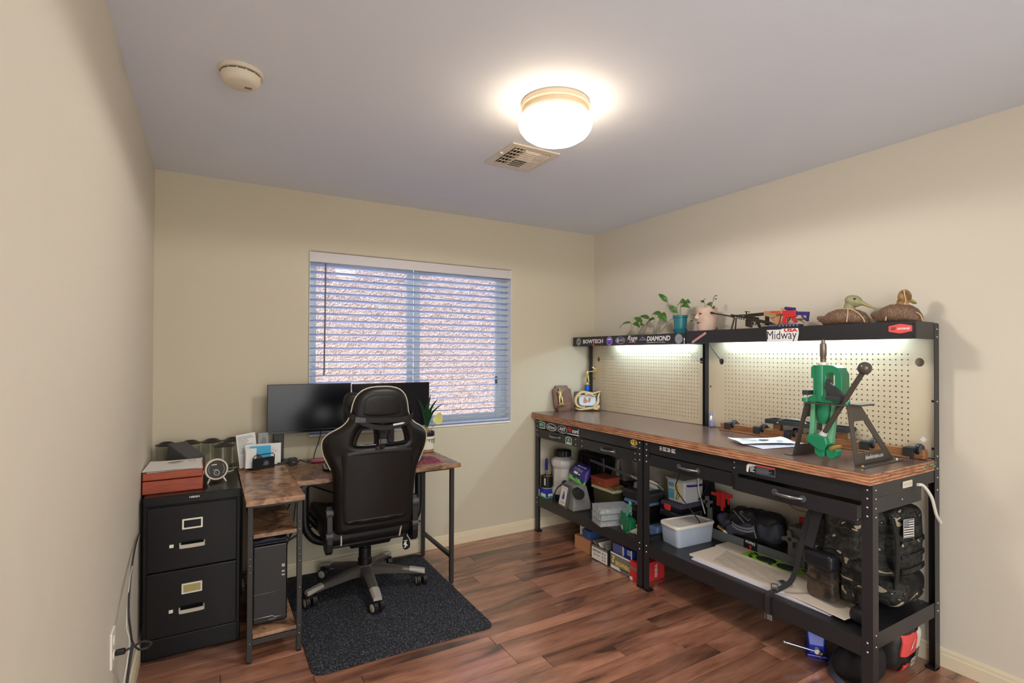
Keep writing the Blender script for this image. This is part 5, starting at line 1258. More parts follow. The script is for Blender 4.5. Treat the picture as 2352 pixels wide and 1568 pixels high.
# wooden plaque with a golden shooter
pq = thing('award_plaque', 'brown wooden plaque with a golden shooter leaning on the back wall', 'plaque', (2.755, -0.05, TZ))
PQ = frame((2.762, -0.088, TZ + 0.001), (0.995, -0.10, 0), (0.03, 0.27, 0.963), (-0.096, -0.958, 0.27))
def notched(w_, h_, c, z0=0.0): return [(-w_ / 2 + c, z0), (w_ / 2 - c, z0), (w_ / 2 - c * 0.75, z0 + c * 0.75), (w_ / 2, z0 + c), (w_ / 2, z0 + h_ - c), (w_ / 2 - c * 0.75, z0 + h_ - c * 0.75), (w_ / 2 - c, z0 + h_), (-w_ / 2 + c, z0 + h_), (-w_ / 2 + c * 0.75, z0 + h_ - c * 0.75), (-w_ / 2, z0 + h_ - c), (-w_ / 2, z0 + c), (-w_ / 2 + c * 0.75, z0 + c * 0.75)]
ob('board', MB(PQ).prism(notched(0.172, 0.215, 0.030), -0.016, 0.0), m_plaque, pq, bevel=0.004)
ob('raised_panel', MB(PQ).prism(notched(0.150, 0.193, 0.026, 0.011), 0.0, 0.005), m_plaque, pq, bevel=0.002)
ob('crest', MB(PQ).prism([(0.010, 0.160), (0.054, 0.160), (0.054, 0.128), (0.044, 0.108), (0.032, 0.098), (0.020, 0.108), (0.010, 0.128)], 0.005, 0.0065), m_plaque, pq, bevel=0.001)
def figure(M_, s, name, parent, m):
    """a small cast figure: legs, jacket, head, arms holding a long gun"""
    b = MB(M_ @ Matrix.Diagonal((s, s, s, 1)))
    b.tube([(-0.10, 0.02, 0), (-0.085, 0.26, 0.01), (-0.06, 0.48, 0)], lambda q: 0.045 + 0.03 * q, 10)
    b.tube([(0.10, 0.02, 0.02), (0.085, 0.26, 0.03), (0.05, 0.48, 0)], lambda q: 0.045 + 0.03 * q, 10)
    b.tube([(0, 0.44, 0), (0.0, 0.58, 0.01), (0.0, 0.72, 0.01), (0.0, 0.80, 0.01), (0, 0.84, 0.01)], lambda q: 0.105 + 0.03 * math.sin(PI * q) - 0.06 * q ** 6, 12, smooth=3)
    b.tube([(0, 0.82, 0.01), (0, 0.875, 0.015)], 0.036, 10)
    b.ball((0.005, 0.925, 0.02), (0.058, 0.075, 0.066), 14, 10)
    b.tube([(-0.12, 0.77, 0.0), (-0.14, 0.66, 0.08), (0.0, 0.70, 0.16)], lambda q: 0.045 - 0.012 * q, 8, smooth=3)
    b.tube([(0.12, 0.77, 0.0), (0.19, 0.68, 0.08), (0.20, 0.76, 0.16)], lambda q: 0.045 - 0.012 * q, 8, smooth=3)
    return b
b = figure(PQ @ T(-0.032, 0.062, 0.016), 0.128, 'figure', pq, m_gold)
b.M = PQ @ T(-0.032, 0.062, 0.016) @ Matrix.Diagonal((0.128, 0.128, 0.128, 1))
b.tube([(-0.16, 0.66, 0.10), (0.05, 0.77, 0.17), (0.34, 0.93, 0.20)], 0.022, 8)
b.lathe([(0.20, -0.16), (0.25, -0.10), (0.17, -0.02), (0.12, 0.02)], 12, RX(-90) @ T(0, 0, 0))
b.ball((-0.12, -0.12, 0.02), (0.14, 0.06, 0.08), 10, 6)
ob('golden_figure', b, m_gold, pq, smooth=60)
mb = MB()
lettering(mb, 'CHAMPION', PQ @ T(0.038, 0.062, 0.0052), 0.050, 0.008); lettering(mb, 'TRAP', PQ @ T(0.044, 0.046, 0.0052), 0.024, 0.006); lettering(mb, 'DIV 1', PQ @ T(0.044, 0.034, 0.0052), 0.034, 0.006)
ob('lettering', mb, mat('engraved_tan', (176, 140, 108), 0.5), pq)

# photo frame made of antler pieces on a dark wooden back
pf = thing('photo_frame', 'antler-edged photo frame in front of a dark wooden board', 'photo frame', (2.95, -0.13, TZ))
FM = frame((2.950, -0.150, TZ + 0.001), (0.873, -0.488, 0), (0.488 * 0.22, 0.873 * 0.22, 0.975), (-0.488 * 0.975, -0.873 * 0.975, 0.22))
ob('back_board', MB(FM).box(-0.108, 0.112, 0.0, 0.160, -0.016, 0.0), m_back, pf, bevel=0.003)
ob('photograph', MB(FM).prism(rrect(0.140, 0.090, 0.030, 5, 0.0, 0.086), 0.0005, 0.004), m_photo, pf)
mb = MB(FM)
mb.prism(spline2([(-0.034, 0.066), (-0.028, 0.104), (-0.018, 0.110), (-0.010, 0.094), (0.0, 0.082), (-0.006, 0.066)], 3), 0.0042, 0.005); mb.prism(spline2([(0.004, 0.080), (0.012, 0.106), (0.020, 0.110), (0.028, 0.094), (0.020, 0.070), (0.010, 0.068)], 3), 0.0042, 0.005)
ob('picture_shapes', mb, m_photo2, pf)['kind'] = 'stuff'
def antler(path, r, nm='antler_piece'):
    ob(nm, MB(FM).tube(path, lambda q: r * (1.05 - 0.75 * q ** 2), 10, smooth=6), m_antler, pf, smooth=1)
antler([(-0.060, 0.130, 0.016), (-0.092, 0.112, 0.018), (-0.102, 0.072, 0.016), (-0.086, 0.038, 0.016), (-0.056, 0.026, 0.016), (-0.022, 0.030, 0.014)], 0.0135)
antler([(-0.090, 0.118, 0.02), (-0.050, 0.150, 0.02), (0.000, 0.146, 0.018), (0.040, 0.140, 0.016), (0.074, 0.148, 0.018), (0.112, 0.160, 0.02)], 0.0125)
antler([(0.046, 0.030, 0.016), (0.070, 0.046, 0.018), (0.086, 0.078, 0.018), (0.088, 0.112, 0.018), (0.102, 0.150, 0.02)], 0.0135)
antler([(0.090, 0.022, 0.018), (0.040, 0.020, 0.020), (-0.020, 0.012, 0.020), (-0.070, 0.006, 0.020), (-0.104, 0.020, 0.018)], 0.012)
antler([(-0.020, 0.128, 0.02), (0.010, 0.138, 0.024), (0.050, 0.122, 0.02), (0.075, 0.130, 0.02)], 0.0085)
antler([(0.030, 0.020, 0.022), (0.062, 0.010, 0.026), (0.084, 0.008, 0.03)], 0.009)
ob('burr', MB(FM @ T(0.086, 0.030, 0.020)).rbox(0.026, 0.026, 0.016, 0.007, 2), m_antler, pf, smooth=60)

# trophy behind the frame
tr = thing('trophy', 'small trophy with golden archer on a blue column behind the photo frame', 'trophy', (3.012, -0.062, TZ))
XT, YT = 3.012, -0.062
ob('base', MB().box(XT - 0.032, XT + 0.032, YT - 0.030, YT + 0.030, TZ, TZ + 0.030), mat('white_marble', (214, 210, 204), 0.3), tr, bevel=0.002)
ob('column', MB(T(XT, YT, 0)).lathe([(0.020, TZ + 0.030), (0.020, 1.148)], 20), m_blue_cup, tr, smooth=1)
ob('riser', MB(T(XT, YT, 0)).lathe([(0.022, 1.148), (0.024, 1.152), (0.016, 1.160), (0.014, 1.168), (0.020, 1.172)], 20), m_gold, tr, smooth=1)
AM = frame((XT, YT, 1.170), (0.82, -0.57, 0), (0, 0, 1), (-0.57, -0.82, 0))
b = MB(AM @ Matrix.Diagonal((0.118, 0.118, 0.118, 1)))
b.tube([(-0.10, 0.0, 0), (-0.085, 0.26, 0.01), (-0.05, 0.48, 0)], lambda q: 0.045 + 0.02 * q, 8); b.tube([(0.12, 0.0, 0.02), (0.085, 0.26, 0.03), (0.05, 0.48, 0)], lambda q: 0.045 + 0.02 * q, 8)
b.tube([(0, 0.44, 0), (0.0, 0.60, 0.01), (0.0, 0.76, 0.01), (0, 0.82, 0.01)], lambda q: 0.085 + 0.025 * math.sin(PI * q), 10, smooth=3)
b.ball((0.0, 0.91, 0.01), (0.055, 0.07, 0.06), 12, 8)
b.tube([(0.08, 0.76, 0), (0.30, 0.78, 0.02), (0.52, 0.80, 0.02)], 0.035, 8); b.tube([(-0.08, 0.76, 0), (-0.24, 0.74, 0.05), (-0.05, 0.82, 0.10)], 0.035, 8)
ob('golden_archer', b, m_gold, tr, smooth=60)
bw = MB(AM @ Matrix.Diagonal((0.118, 0.118, 0.118, 1)))
bw.tube([(0.34, 1.10, 0.02), (0.50, 0.98, 0.02), (0.56, 0.80, 0.02), (0.50, 0.62, 0.02), (0.32, 0.46, 0.02)], 0.022, 6, smooth=4)
bw.tube([(0.60, 0.98, 0.02), (1.05, 1.0, 0.02), (1.16, 0.93, 0.02), (1.05, 0.86, 0.02), (0.60, 0.84, 0.02)], 0.020, 6, closed=True)
ob('bow', bw, m_brass, tr, smooth=1)

# long wooden rack with black clamps and wheels, a black tray on posts
rk = thing('wooden_rack', 'long wooden rack with black clamps and a raised black tray below the pegboard', 'rack', (3.02, -1.95, TZ))
ob('rail', MB().box(2.998, 3.036, -2.492, -1.425, TZ, 0.984), m_oak, rk, bevel=0.004)
ob('end_cap', MB().box(2.996, 3.038, -2.516, -2.468, TZ, 0.986), m_oak, rk, bevel=0.010, seg=4)
ob('lower_strip', MB().box(2.982, 2.998, -2.46, -1.43, TZ, 0.948), m_oak, rk, bevel=0.002)
for y in (-1.478, -1.678, -1.870, -2.264, -2.452):
    c = ob('clamp', MB().box(2.991, 3.042, y - 0.021, y + 0.021, TZ + 0.0005, 0.989), m_dgrey2, rk, bevel=0.002)
    wl = MB().cyl((3.018, y - 0.048, 0.980), (3.018, y - 0.022, 0.980), 0.026, n=22); ob('wheel', wl, m_dgrey, c, bevel=0.003, smooth=1)
    ob('tyre', MB(frame((3.018, y - 0.035, 0.980), (1, 0, 0), (0, 0, 1), (0, -1, 0))).lathe([(0.0262, -0.008), (0.0285, -0.006), (0.0285, 0.006), (0.0262, 0.008)], 22, cap=False), m_blk, c, smooth=1)
for y in (-1.80, -2.150): ob('tray_post', MB().box(3.002, 3.034, y - 0.020, y + 0.020, 0.984, 1.022), m_oak, rk, bevel=0.002)
tm = MB().box(2.966, 3.060, -2.196, -1.752, 1.022, 1.026)
for q in ((2.966, 2.970, -2.196, -1.752), (3.056, 3.060, -2.196, -1.752), (2.970, 3.056, -2.196, -2.192), (2.970, 3.056, -1.756, -1.752)): tm.box(q[0], q[1], q[2], q[3], 1.026, 1.046)
ob('tray', tm, m_dgrey2, rk, bevel=0.0015)
ob('tray_badge', MB().box(2.9645, 2.966, -1.836, -1.826, 1.030, 1.036), m_sil, rk)
zt = thing('cable_tie', 'pale bent cable tie lying in the raised black tray', 'cable tie', (3.012, -1.88, 1.0265))
ob('strap', MB().ribbon([(2.985, -1.80, 1.030), (3.000, -1.83, 1.048), (3.012, -1.88, 1.058), (3.015, -1.94, 1.050), (3.010, -1.985, 1.030)], 0.010, 0.002, (1, 0, 0), smooth=5), m_sil, zt, smooth=1)
ob('head', MB(T(3.010, -1.985, 1.030)).box(-0.008, 0.008, -0.005, 0.005, -0.003, 0.007), m_sil, zt, bevel=0.001)

# leaflets in front of the press
lf, _ = sheet('leaflet', 'lower folded leaflet with blue print on the worktop beside the press', 'leaflet', 2.800, -1.925, TZ + 0.0006, 0.335, 0.19, -12, m_sheetp, 0.003)
lf2, _ = sheet('leaflet', 'topmost curled white leaflet with grey drawings beside the press', 'leaflet', 2.785, -1.860, TZ + 0.0075, 0.300, 0.16, -26, m_paper, 0.010)
pr = MB(T(2.785, -1.860, TZ + 0.0135) @ RZ(-26))
for x, y, a_, b_ in ((0.02, 0.02, 0.06, 0.03), (-0.05, -0.01, 0.05, 0.02), (0.08, -0.03, 0.04, 0.022)): pr.prism(oval(a_, b_, 10), 0, 0.0003, T(x, y, 0.002 * abs(x) * 10))
for k in range(6): pr.box(-0.10, -0.10 + rnd.uniform(0.03, 0.07), 0.05 - k * 0.008, 0.0525 - k * 0.008, 0.003, 0.0033)
ob('print', pr, m_gink, lf2)['kind'] = 'stuff'
pr = MB(T(2.800, -1.925, TZ + 0.006) @ RZ(-12)); lettering(pr, 'Quick', T(0.03, -0.068, 0) @ RZ(90) @ RZ(-90), 0.06, 0.018, shear=0.3); ob('lettering', pr, m_dnavy, lf)

# white pen and pouch leaning at the middle post
pn = thing('marker_pen', 'white marker pen leaning in a grey sleeve at the middle post', 'pen', (3.055, -1.305, TZ))
ob('barrel', MB().cyl((3.050, -1.306, TZ), (3.066, -1.298, 1.010), 0.008, n=14), m_paper, pn, smooth=1)
ob('cap', MB().cyl((3.066, -1.298, 1.0105), (3.072, -1.295, 1.034), 0.0085, 0.005, n=14), m_bluecase, pn, smooth=1)
pu = MB(T(3.040, -1.322, TZ + 0.026)); pu.rbox(0.030, 0.028, 0.052, 0.010, 3)
ob('sleeve', pu, m_lilac, pn, smooth=60)

# reloading press on its stand
ST = 1.196
rs = thing('press_stand', 'dark steel press stand with two cut-out trapezoid legs on the worktop', 'stand', (2.68, -2.30, TZ))
def plateleg(y_foot, y_top, xs_foot, xs_top, nm):
    z0, z1 = TZ + 0.004, ST - 0.004
    dy = y_top - y_foot; n = Vector((0, z1 - z0, -dy)).normalized()
    U = Vector((1, 0, 0)); V = Vector((0, dy, z1 - z0)).normalized(); L = math.hypot(dy, z1 - z0)
    F_ = frame((0, y_foot, z0), U, V, U.cross(V))
    (a, b), (c, d) = xs_foot, xs_top
    def e(t): return a + (c - a) * t, b + (d - b) * t
    l0, r0 = e(0.20); l1, r1 = e(0.74)
    hole = [(l0 + 0.036, L * 0.20), (r0 - 0.044, L * 0.20), (r1 - 0.040, L * 0.70), (r1 - 0.046, L * 0.74), (l1 + 0.042, L * 0.74), (l1 + 0.036, L * 0.70)]
    return ob(nm, MB(F_).prism([(a, 0), (b, 0), (d, L), (c, L)], -0.002, 0.002, holes=[hole]), m_stand, rs, bevel=0.0012)
m_stand = mat('bronze_grey_powder_coat', (76, 70, 64), 0.38, metal=0.25)
plateleg(-2.152, -2.238, (2.592, 2.905), (2.545, 2.660), 'leg'); lr_ = plateleg(-2.430, -2.418, (2.583, 2.905), (2.545, 2.655), 'leg')
ob('foot_flange', MB().box(2.588, 2.912, -2.152, -2.112, TZ, TZ + 0.004), m_stand, rs, bevel=0.001); ob('foot_flange', MB().box(2.580, 2.912, -2.470, -2.430, TZ, TZ + 0.004), m_stand, rs, bevel=0.001)
ob('top_plate', MB().prism([(2.540, -2.424), (2.664, -2.424), (2.664, -2.234), (2.540, -2.234)], ST - 0.004, ST + 0.002, holes=[[(2.558, -2.378), (2.646, -2.378), (2.646, -2.240), (2.558, -2.240)]]), m_stand, rs, bevel=0.001)
ob('plate_edge', MB().box(2.552, 2.664, -2.470, -2.424, ST, ST + 0.008), m_stand, rs, bevel=0.002)
mb = MB(); lettering(mb, 'InlineFabrication.com', face_my((2.735, -2.4333, TZ + 0.032)), 0.150, 0.018, bold=0.03); ob('lettering', mb, m_sil, rs)
for x in (2.60, 2.89):
    ob('bolt', MB(T(x, -2.452, TZ + 0.004)).lathe([(0.007, 0), (0.007, 0.004), (0.003, 0.006)], 6), m_brass if x < 2.7 else m_zinc, rs)
rp = thing('reloading_press', 'green cast reloading press with a long ball-ended lever', 'press', (2.60, -2.315, ST + 0.002))
XP = 2.600
YZ = frame((XP, 0, 0), (0, -1, 0), (0, 0, 1), (-1, 0, 0))           # draws a y-z outline; +w looks to -x
def P2(pts): return [(-y, z) for y, z in pts]
fr_ = MB(YZ)
outer = P2([(-2.252, 1.305), (-2.252, 1.352), (-2.262, 1.362), (-2.345, 1.362), (-2.368, 1.352), (-2.384, 1.325), (-2.386, 1.20), (-2.352, 1.198), (-2.352, 1.215), (-2.318, 1.198), (-2.262, 1.198), (-2.262, 1.305)])
win_ = P2([(-2.318, 1.225), (-2.318, 1.318), (-2.330, 1.330), (-2.348, 1.330), (-2.356, 1.318), (-2.356, 1.232), (-2.345, 1.225)])
fr_.prism(outer, -0.032, 0.032, holes=[win_])
ob('frame', fr_, m_press, rp, bevel=0.0015, seg=1)
ob('column', MB().cyl((XP - 0.012, -2.288, 1.20), (XP - 0.012, -2.288, 1.362), 0.027, n=22), m_press, rp, bevel=0.003, smooth=1)
ob('frame_foot', MB(YZ).prism(P2([(-2.240, 1.1985), (-2.240, 1.218), (-2.262, 1.230), (-2.35, 1.230), (-2.388, 1.216), (-2.388, 1.1985)]), -0.034, 0.036), m_press, rp, bevel=0.005)
ob('primer_arm', MB(YZ).prism(P2([(-2.318, 1.262), (-2.326, 1.292), (-2.336, 1.292), (-2.404, 1.236), (-2.400, 1.224), (-2.345, 1.236)]), 0.030, 0.046), m_dgrey2, rp, bevel=0.002)
ob('spent_primer_tray', MB().box(XP - 0.075, XP - 0.030, -2.398, -2.340, 1.214, 1.232), m_dgrey2, rp, bevel=0.002); ob('side_lug', MB().box(XP - 0.05, XP + 0.0, -2.250, -2.222, 1.229, 1.250), m_dgrey2, rp, bevel=0.002)
ob('shell_holder_post', MB().box(XP - 0.036, XP - 0.026, -2.338, -2.326, 1.25, 1.302), m_dgrey2, rp, bevel=0.001)
for y in (-2.228, -2.402): ob('mounting_ear', MB(T(XP - 0.03, y, 0)).lathe([(0.016, 1.1985), (0.016, 1.214), (0.009, 1.217)], 16), m_press, rp, smooth=1)
ob('ram_housing', MB(T(XP, -2.300, 0)).lathe([(0.026, 1.106), (0.028, 1.112), (0.036, 1.150), (0.038, 1.190), (0.042, 1.197)], 24), m_press, rp, smooth=1)
ob('ram', MB().cyl((XP, -2.300, 1.030), (XP, -2.300, 1.110), 0.0135, n=18), m_chrome, rp, smooth=1)
for y0_, y1_, z1_ in ((-2.258, -2.250, 1.045), (-2.350, -2.330, 1.025)):
    ob('link_arm', MB().bar((XP - 0.012, y0_, 1.212), (XP - 0.014, y1_, z1_), 0.020, 0.030, up=(1, 0, 0)), m_press2, rp, bevel=0.004)
ob('toggle_block', MB(frame((XP - 0.02, -2.288, 1.030), (0, -1, -0.18), (0, -0.18, 1), (-1, 0, 0))).prism(P2([(0.052, -0.012), (0.046, 0.016), (0.0, 0.030), (-0.034, 0.026), (-0.044, 0.0), (-0.036, -0.030), (-0.020, -0.040)]), -0.03, 0.03), m_press, rp, bevel=0.006, seg=3)
ob('pivot_bolt', MB().cyl((XP - 0.052, -2.352, 1.008), (XP + 0.02, -2.352, 1.008), 0.010, n=6), m_brass, rp, bevel=0.001)
for y_, tilt in ((-2.296, 14), (-2.345, -26)):
    ob('link_foot', MB(frame((XP - 0.02, y_, 0.985), (0, -1, 0), (0, 0, 1), (-1, 0, 0)) @ RZ(tilt)).prism([(-0.020, 0.022), (0.018, 0.024), (0.024, 0.004), (0.014, -0.024), (-0.010, -0.024), (-0.026, -0.004)], -0.022, 0.022), m_press, rp, bevel=0.005)
h0 = Vector((XP - 0.030, -2.306, 1.060)); h1 = Vector((2.552, -2.478, 1.338))
ob('collar', MB().cyl(h0 - (h1 - h0).normalized() * 0.006, h0 + (h1 - h0).normalized() * 0.014, 0.016, 0.014, n=18), m_sil, rp, smooth=1)
ob('lever', MB().cyl(h0 + (h1 - h0).normalized() * 0.012, h1, 0.0105, n=16), m_stand, rp, smooth=1)
ob('ball_grip', MB().ball((2.550, -2.486, 1.354), (0.0265, 0.0265, 0.0265), 24, 16), mat('dark_bronze_ball', (84, 76, 68), 0.22, metal=0.2), rp, smooth=1)
ob('die_ring', MB(T(XP - 0.010, -2.295, 0)).lathe([(0.020, 1.3625), (0.021, 1.366), (0.021, 1.374), (0.014, 1.376)], 20), m_chrome, rp, smooth=1)
m_die = mat('brushed_die_steel', (124, 108, 98), 0.35, metal=0.6)
ob('die', MB(T(XP - 0.010, -2.295, 0)).lathe([(0.0115, 1.376), (0.0115, 1.400), (0.0135, 1.403), (0.0138, 1.448), (0.0128, 1.458), (0.0085, 1.460), (0.0085, 1.468), (0.0075, 1.474)], 24), m_die, rp, smooth=1)

# white cord tail at the bench end, cords under the hutches
cable('power_cord', 'thick pale power cord curling out beside the bench end', [(2.852, -2.548, 0.858), (2.885, -2.556, 0.850), (2.930, -2.566, 0.800), (2.962, -2.566, 0.745), (2.985, -2.564, 0.712), (3.030, -2.562, 0.672)], 0.0065, m_cordw, parent=bench_b)
cable('power_cord', 'pale thin lamp cord running from the far hutch into its cable hole', [(3.035, -1.045, 1.52), (3.02, -1.085, 1.475), (3.035, -1.13, 1.435), (3.05, -1.16, 1.405), (3.066, -1.19, 1.372), (3.088, -1.212, 1.358)], 0.0025, m_cordw, parent=bench_a)
cable('power_cord', 'dark lamp cord running from the near hutch into its cable hole', [(3.02, -1.318, 1.53), (3.02, -1.325, 1.475), (3.035, -1.345, 1.43), (3.055, -1.362, 1.395), (3.074, -1.369, 1.368), (3.092, -1.370, 1.358)], 0.0025, m_dgrey2, parent=bench_b)
cable('cable', 'beige cord hanging on the wall below the right drawer', [(3.124, -1.66, 0.74), (3.124, -1.735, 0.62), (3.124, -1.80, 0.55), (3.124, -1.86, 0.530), (3.124, -2.00, 0.545), (3.124, -2.10, 0.60), (3.124, -2.14, 0.72)], 0.0035, mat('beige_cord', (168, 146, 100), 0.5))

# ------------------------------------------------------------------ on top of the hutches
ZA, ZB = 1.5432, 1.5532
# teal pot with a trailing pothos
tp = thing('trailing_plant', 'trailing pothos in a teal pot on the far hutch', 'potted plant', (2.985, -1.112, ZA))
PM = T(2.985, -1.112, ZA)
ob('pot', MB(PM).lathe([(0.001, 0.014), (0.036, 0.014), (0.040, 0.03), (0.044, 0.110), (0.049, 0.112), (0.050, 0.126), (0.045, 0.127), (0.043, 0.105), (0.001, 0.100)], 30, cap=False), m_teal, tp, smooth=1)
ob('saucer', MB(PM).lathe([(0.001, 0.0), (0.038, 0.0), (0.046, 0.030), (0.048, 0.034), (0.044, 0.034), (0.036, 0.012), (0.001, 0.010)], 30, cap=False), m_teal, tp, smooth=1)
ob('soil', MB(PM).lathe([(0.0425, 0.108), (0.001, 0.112)], 20, cap=False), m_soil, tp)
def leafshape(tip0, tip1, w, parent, m=m_leaf, droop=0.3, up=(0, 0, 1)):
    """a heart-shaped leaf from its stalk end to its point, folded along the midrib"""
    a, b = Vector(tip0), Vector(tip1); d = b - a; L = d.length; d.normalize()
    s = d.cross(Vector(up)); s = s if s.length > 1e-3 else d.orthogonal(); s.normalize(); u = s.cross(d)
    prof_ = [(0.0, 0.12), (0.10, 0.72), (0.28, 1.0), (0.5, 0.86), (0.72, 0.55), (0.9, 0.2), (1.0, 0.01)]
    V = []; F = []; k = 0.28
    for t_, ww in prof_:
        c = a + d * (t_ * L) + u * (droop * L * 0.5 * math.sin(PI * t_)); h = w / 2 * ww
        V += [c - s * h + u * h * k, c, c + s * h + u * h * k, c - s * h + u * (h * k - 0.0009), c - u * 0.0009, c + s * h + u * (h * k - 0.0009)]
    for i in range(len(prof_) - 1):
        p, q = i * 6, (i + 1) * 6
        F += [(p, p + 1, q + 1, q), (p + 1, p + 2, q + 2, q + 1), (p + 4, p + 3, q + 3, q + 4), (p + 5, p + 4, q + 4, q + 5), (p + 3, p, q, q + 3), (p + 2, p + 5, q + 5, q + 2)]
    return ob('leaf', MB().add(V, F), m, parent, smooth=70)
def stalk(path, parent, r=0.0016): return ob('stem', MB().tube(path, r, 6, smooth=5), m_stem, parent, smooth=1)
X = 2.975
stalk([(2.975, -1.09, 1.660), (2.965, -1.035, 1.640), (2.955, -1.010, 1.605), (2.950, -0.960, 1.563), (2.945, -0.900, 1.556), (2.945, -0.83, 1.560), (2.945, -0.75, 1.552), (2.948, -0.68, 1.556), (2.950, -0.63, 1.552)], tp, 0.0020)
for s_, m1, e0, tip, w_, dx in (
        ((-0.640, 1.556), (-0.650, 1.60), (-0.640, 1.644), (-0.512, 1.600), 0.036, 0.00),
        ((-0.645, 1.556), (-0.662, 1.61), (-0.660, 1.642), (-0.732, 1.602), 0.042, 0.01),
        ((-0.735, 1.556), (-0.742, 1.60), (-0.738, 1.640), (-0.650, 1.680), 0.040, 0.02),
        ((-0.735, 1.556), (-0.728, 1.59), (-0.735, 1.622), (-0.800, 1.612), 0.030, -0.01),
        ((-0.795, 1.556), (-0.800, 1.63), (-0.802, 1.664), (-0.690, 1.680), 0.040, 0.03),
        ((-0.850, 1.558), (-0.845, 1.61), (-0.842, 1.650), (-0.885, 1.665), 0.040, 0.00),
        ((-0.900, 1.556), (-0.890, 1.62), (-0.885, 1.660), (-0.805, 1.612), 0.052, 0.00),
        ((-0.905, 1.556), (-0.915, 1.64), (-0.925, 1.688), (-0.835, 1.690), 0.048, 0.02),
        ((-0.950, 1.560), (-0.955, 1.64), (-0.945, 1.690), (-1.022, 1.622), 0.060, -0.01)):
    stalk([(X - 0.02, *s_), (X + dx - 0.01, *m1), (X + dx, *e0)], tp)
    leafshape((X + dx, *e0), (X + dx - 0.005, *tip), w_, tp, up=(-0.6, 0.1, 0.8))
for base, m1, e0, tip, w_, dx in (
        ((-1.095, 1.650), (-1.040, 1.70), (-1.005, 1.770), (-0.928, 1.832), 0.038, 0.00),
        ((-1.100, 1.650), (-1.085, 1.70), (-1.080, 1.690), (-1.018, 1.745), 0.042, 0.01),
        ((-1.100, 1.650), (-1.090, 1.72), (-1.108, 1.748), (-1.185, 1.752), 0.058, 0.00),
        ((-1.115, 1.650), (-1.135, 1.69), (-1.150, 1.730), (-1.235, 1.708), 0.044, -0.02),
        ((-1.120, 1.650), (-1.105, 1.74), (-1.140, 1.755), (-1.200, 1.745), 0.050, 0.02)):
    stalk([(X + 0.01, *base), (X + dx, *m1), (X + dx, *e0)], tp)
    leafshape((X + dx, *e0), (X + dx - 0.01, *tip), w_, tp, up=(-0.7, 0.0, 0.7))

# pale pot with a modelled face
fp = thing('face_planter', 'pale clay planter with painted lips holding a small sprig', 'planter', (2.985, -1.295, ZA))
FP = T(2.985, -1.330, ZB)
fp.location = (2.985, -1.330, ZB); WM[fp] = FP
ob('pot', MB(FP).lathe([(0.001, 0.0), (0.050, 0.0), (0.054, 0.004), (0.062, 0.08), (0.066, 0.150), (0.062, 0.150), (0.058, 0.135), (0.001, 0.132)], 36, cap=False), m_facepot, fp, smooth=1)
ob('soil', MB(FP).lathe([(0.057, 0.1355), (0.001, 0.138)], 20, cap=False), m_soil, fp)
def onpot(a, z, r): a = math.radians(a); return FP @ Vector((r * math.cos(a), r * math.sin(a), z))
m_lip = mat('mauve_lip_paint', (112, 70, 78), 0.4); m_eye_paint = mat('dark_mauve_paint', (84, 60, 66), 0.5)  # paint of the planter's lips and eyes
lp = MB(); lp.loft([[onpot(a, 0.056 + dz, 0.0600 + dr) for dz, dr in ((-0.006 * k_, 0.001), (0.0, 0.0045 * k_), (0.006 * k_, 0.001), (0.0, -0.003))] for a, k_ in ((142, 0.05), (152, 0.7), (162, 1.0), (172, 0.7), (182, 0.05))])
ob('lips', lp, m_lip, fp, smooth=60)
ns = MB(); ns.loft([[onpot(160 + da, z, 0.062 + dr) for da, dr in ((-w_, 0.0), (0, h_), (w_, 0.0), (0, -0.004))] for z, w_, h_ in ((0.128, 4, 0.003), (0.105, 7, 0.011), (0.088, 11, 0.021), (0.078, 9, 0.005))])
ob('nose', ns, m_facepot, fp, smooth=60)
for a in (136, 184): 
    e = MB(); e.loft([[onpot(a + da, 0.112 + dz * k_, 0.0645) for dz in (-0.006, 0.006)] + [onpot(a + da, 0.112 + dz * k_, 0.0632) for dz in (0.006, -0.006)] for da, k_ in ((-10, 0.1), (-4, 0.9), (4, 1.0), (10, 0.1))]); ob('eye', e, m_eye_paint, fp, smooth=60)
for base, m1, e0, tip, w_ in (((0.01, 0.02), (0.02, 0.03, 0.175), (0.012, 0.035, 0.195), (0.004, 0.010, 0.212), 0.022), ((0.01, 0.02), (0.015, 0.025, 0.17), (0.010, 0.028, 0.190), (0.008, 0.060, 0.200), 0.020), ((0.0, 0.0), (0.0, 0.0, 0.165), (0.0, -0.005, 0.178), (-0.004, -0.040, 0.160), 0.022),
        ((0.0, -0.03), (0.0, -0.040, 0.18), (0.0, -0.055, 0.205), (-0.01, -0.095, 0.222), 0.022), ((0.0, -0.03), (-0.01, -0.045, 0.16), (-0.01, -0.052, 0.178), (-0.02, -0.030, 0.165), 0.030), ((0.0, -0.03), (-0.01, -0.058, 0.15), (-0.015, -0.066, 0.158), (-0.02, -0.076, 0.135), 0.024), ((0.0, -0.03), (-0.01, -0.06, 0.19), (-0.01, -0.068, 0.196), (-0.01, -0.090, 0.200), 0.018)):
    b0 = FP @ Vector((base[0], base[1], 0.134)); stalk([b0, FP @ Vector(m1), FP @ Vector(e0)], fp, 0.0012); leafshape(FP @ Vector(e0), FP @ Vector(tip), w_, fp, m_leaf2, up=(-0.6, 0.1, 0.7))
bb_ = MB(); b0 = FP @ Vector((-0.058, 0.012, 0.13))
bb_.tube([b0, b0 + Vector((-0.02, 0.010, -0.02)), b0 + Vector((-0.024, 0.018, -0.06)), b0 + Vector((-0.020, 0.012, -0.09))], 0.0012, 6, smooth=5); ob('stem', bb_, m_stem, fp, smooth=1)
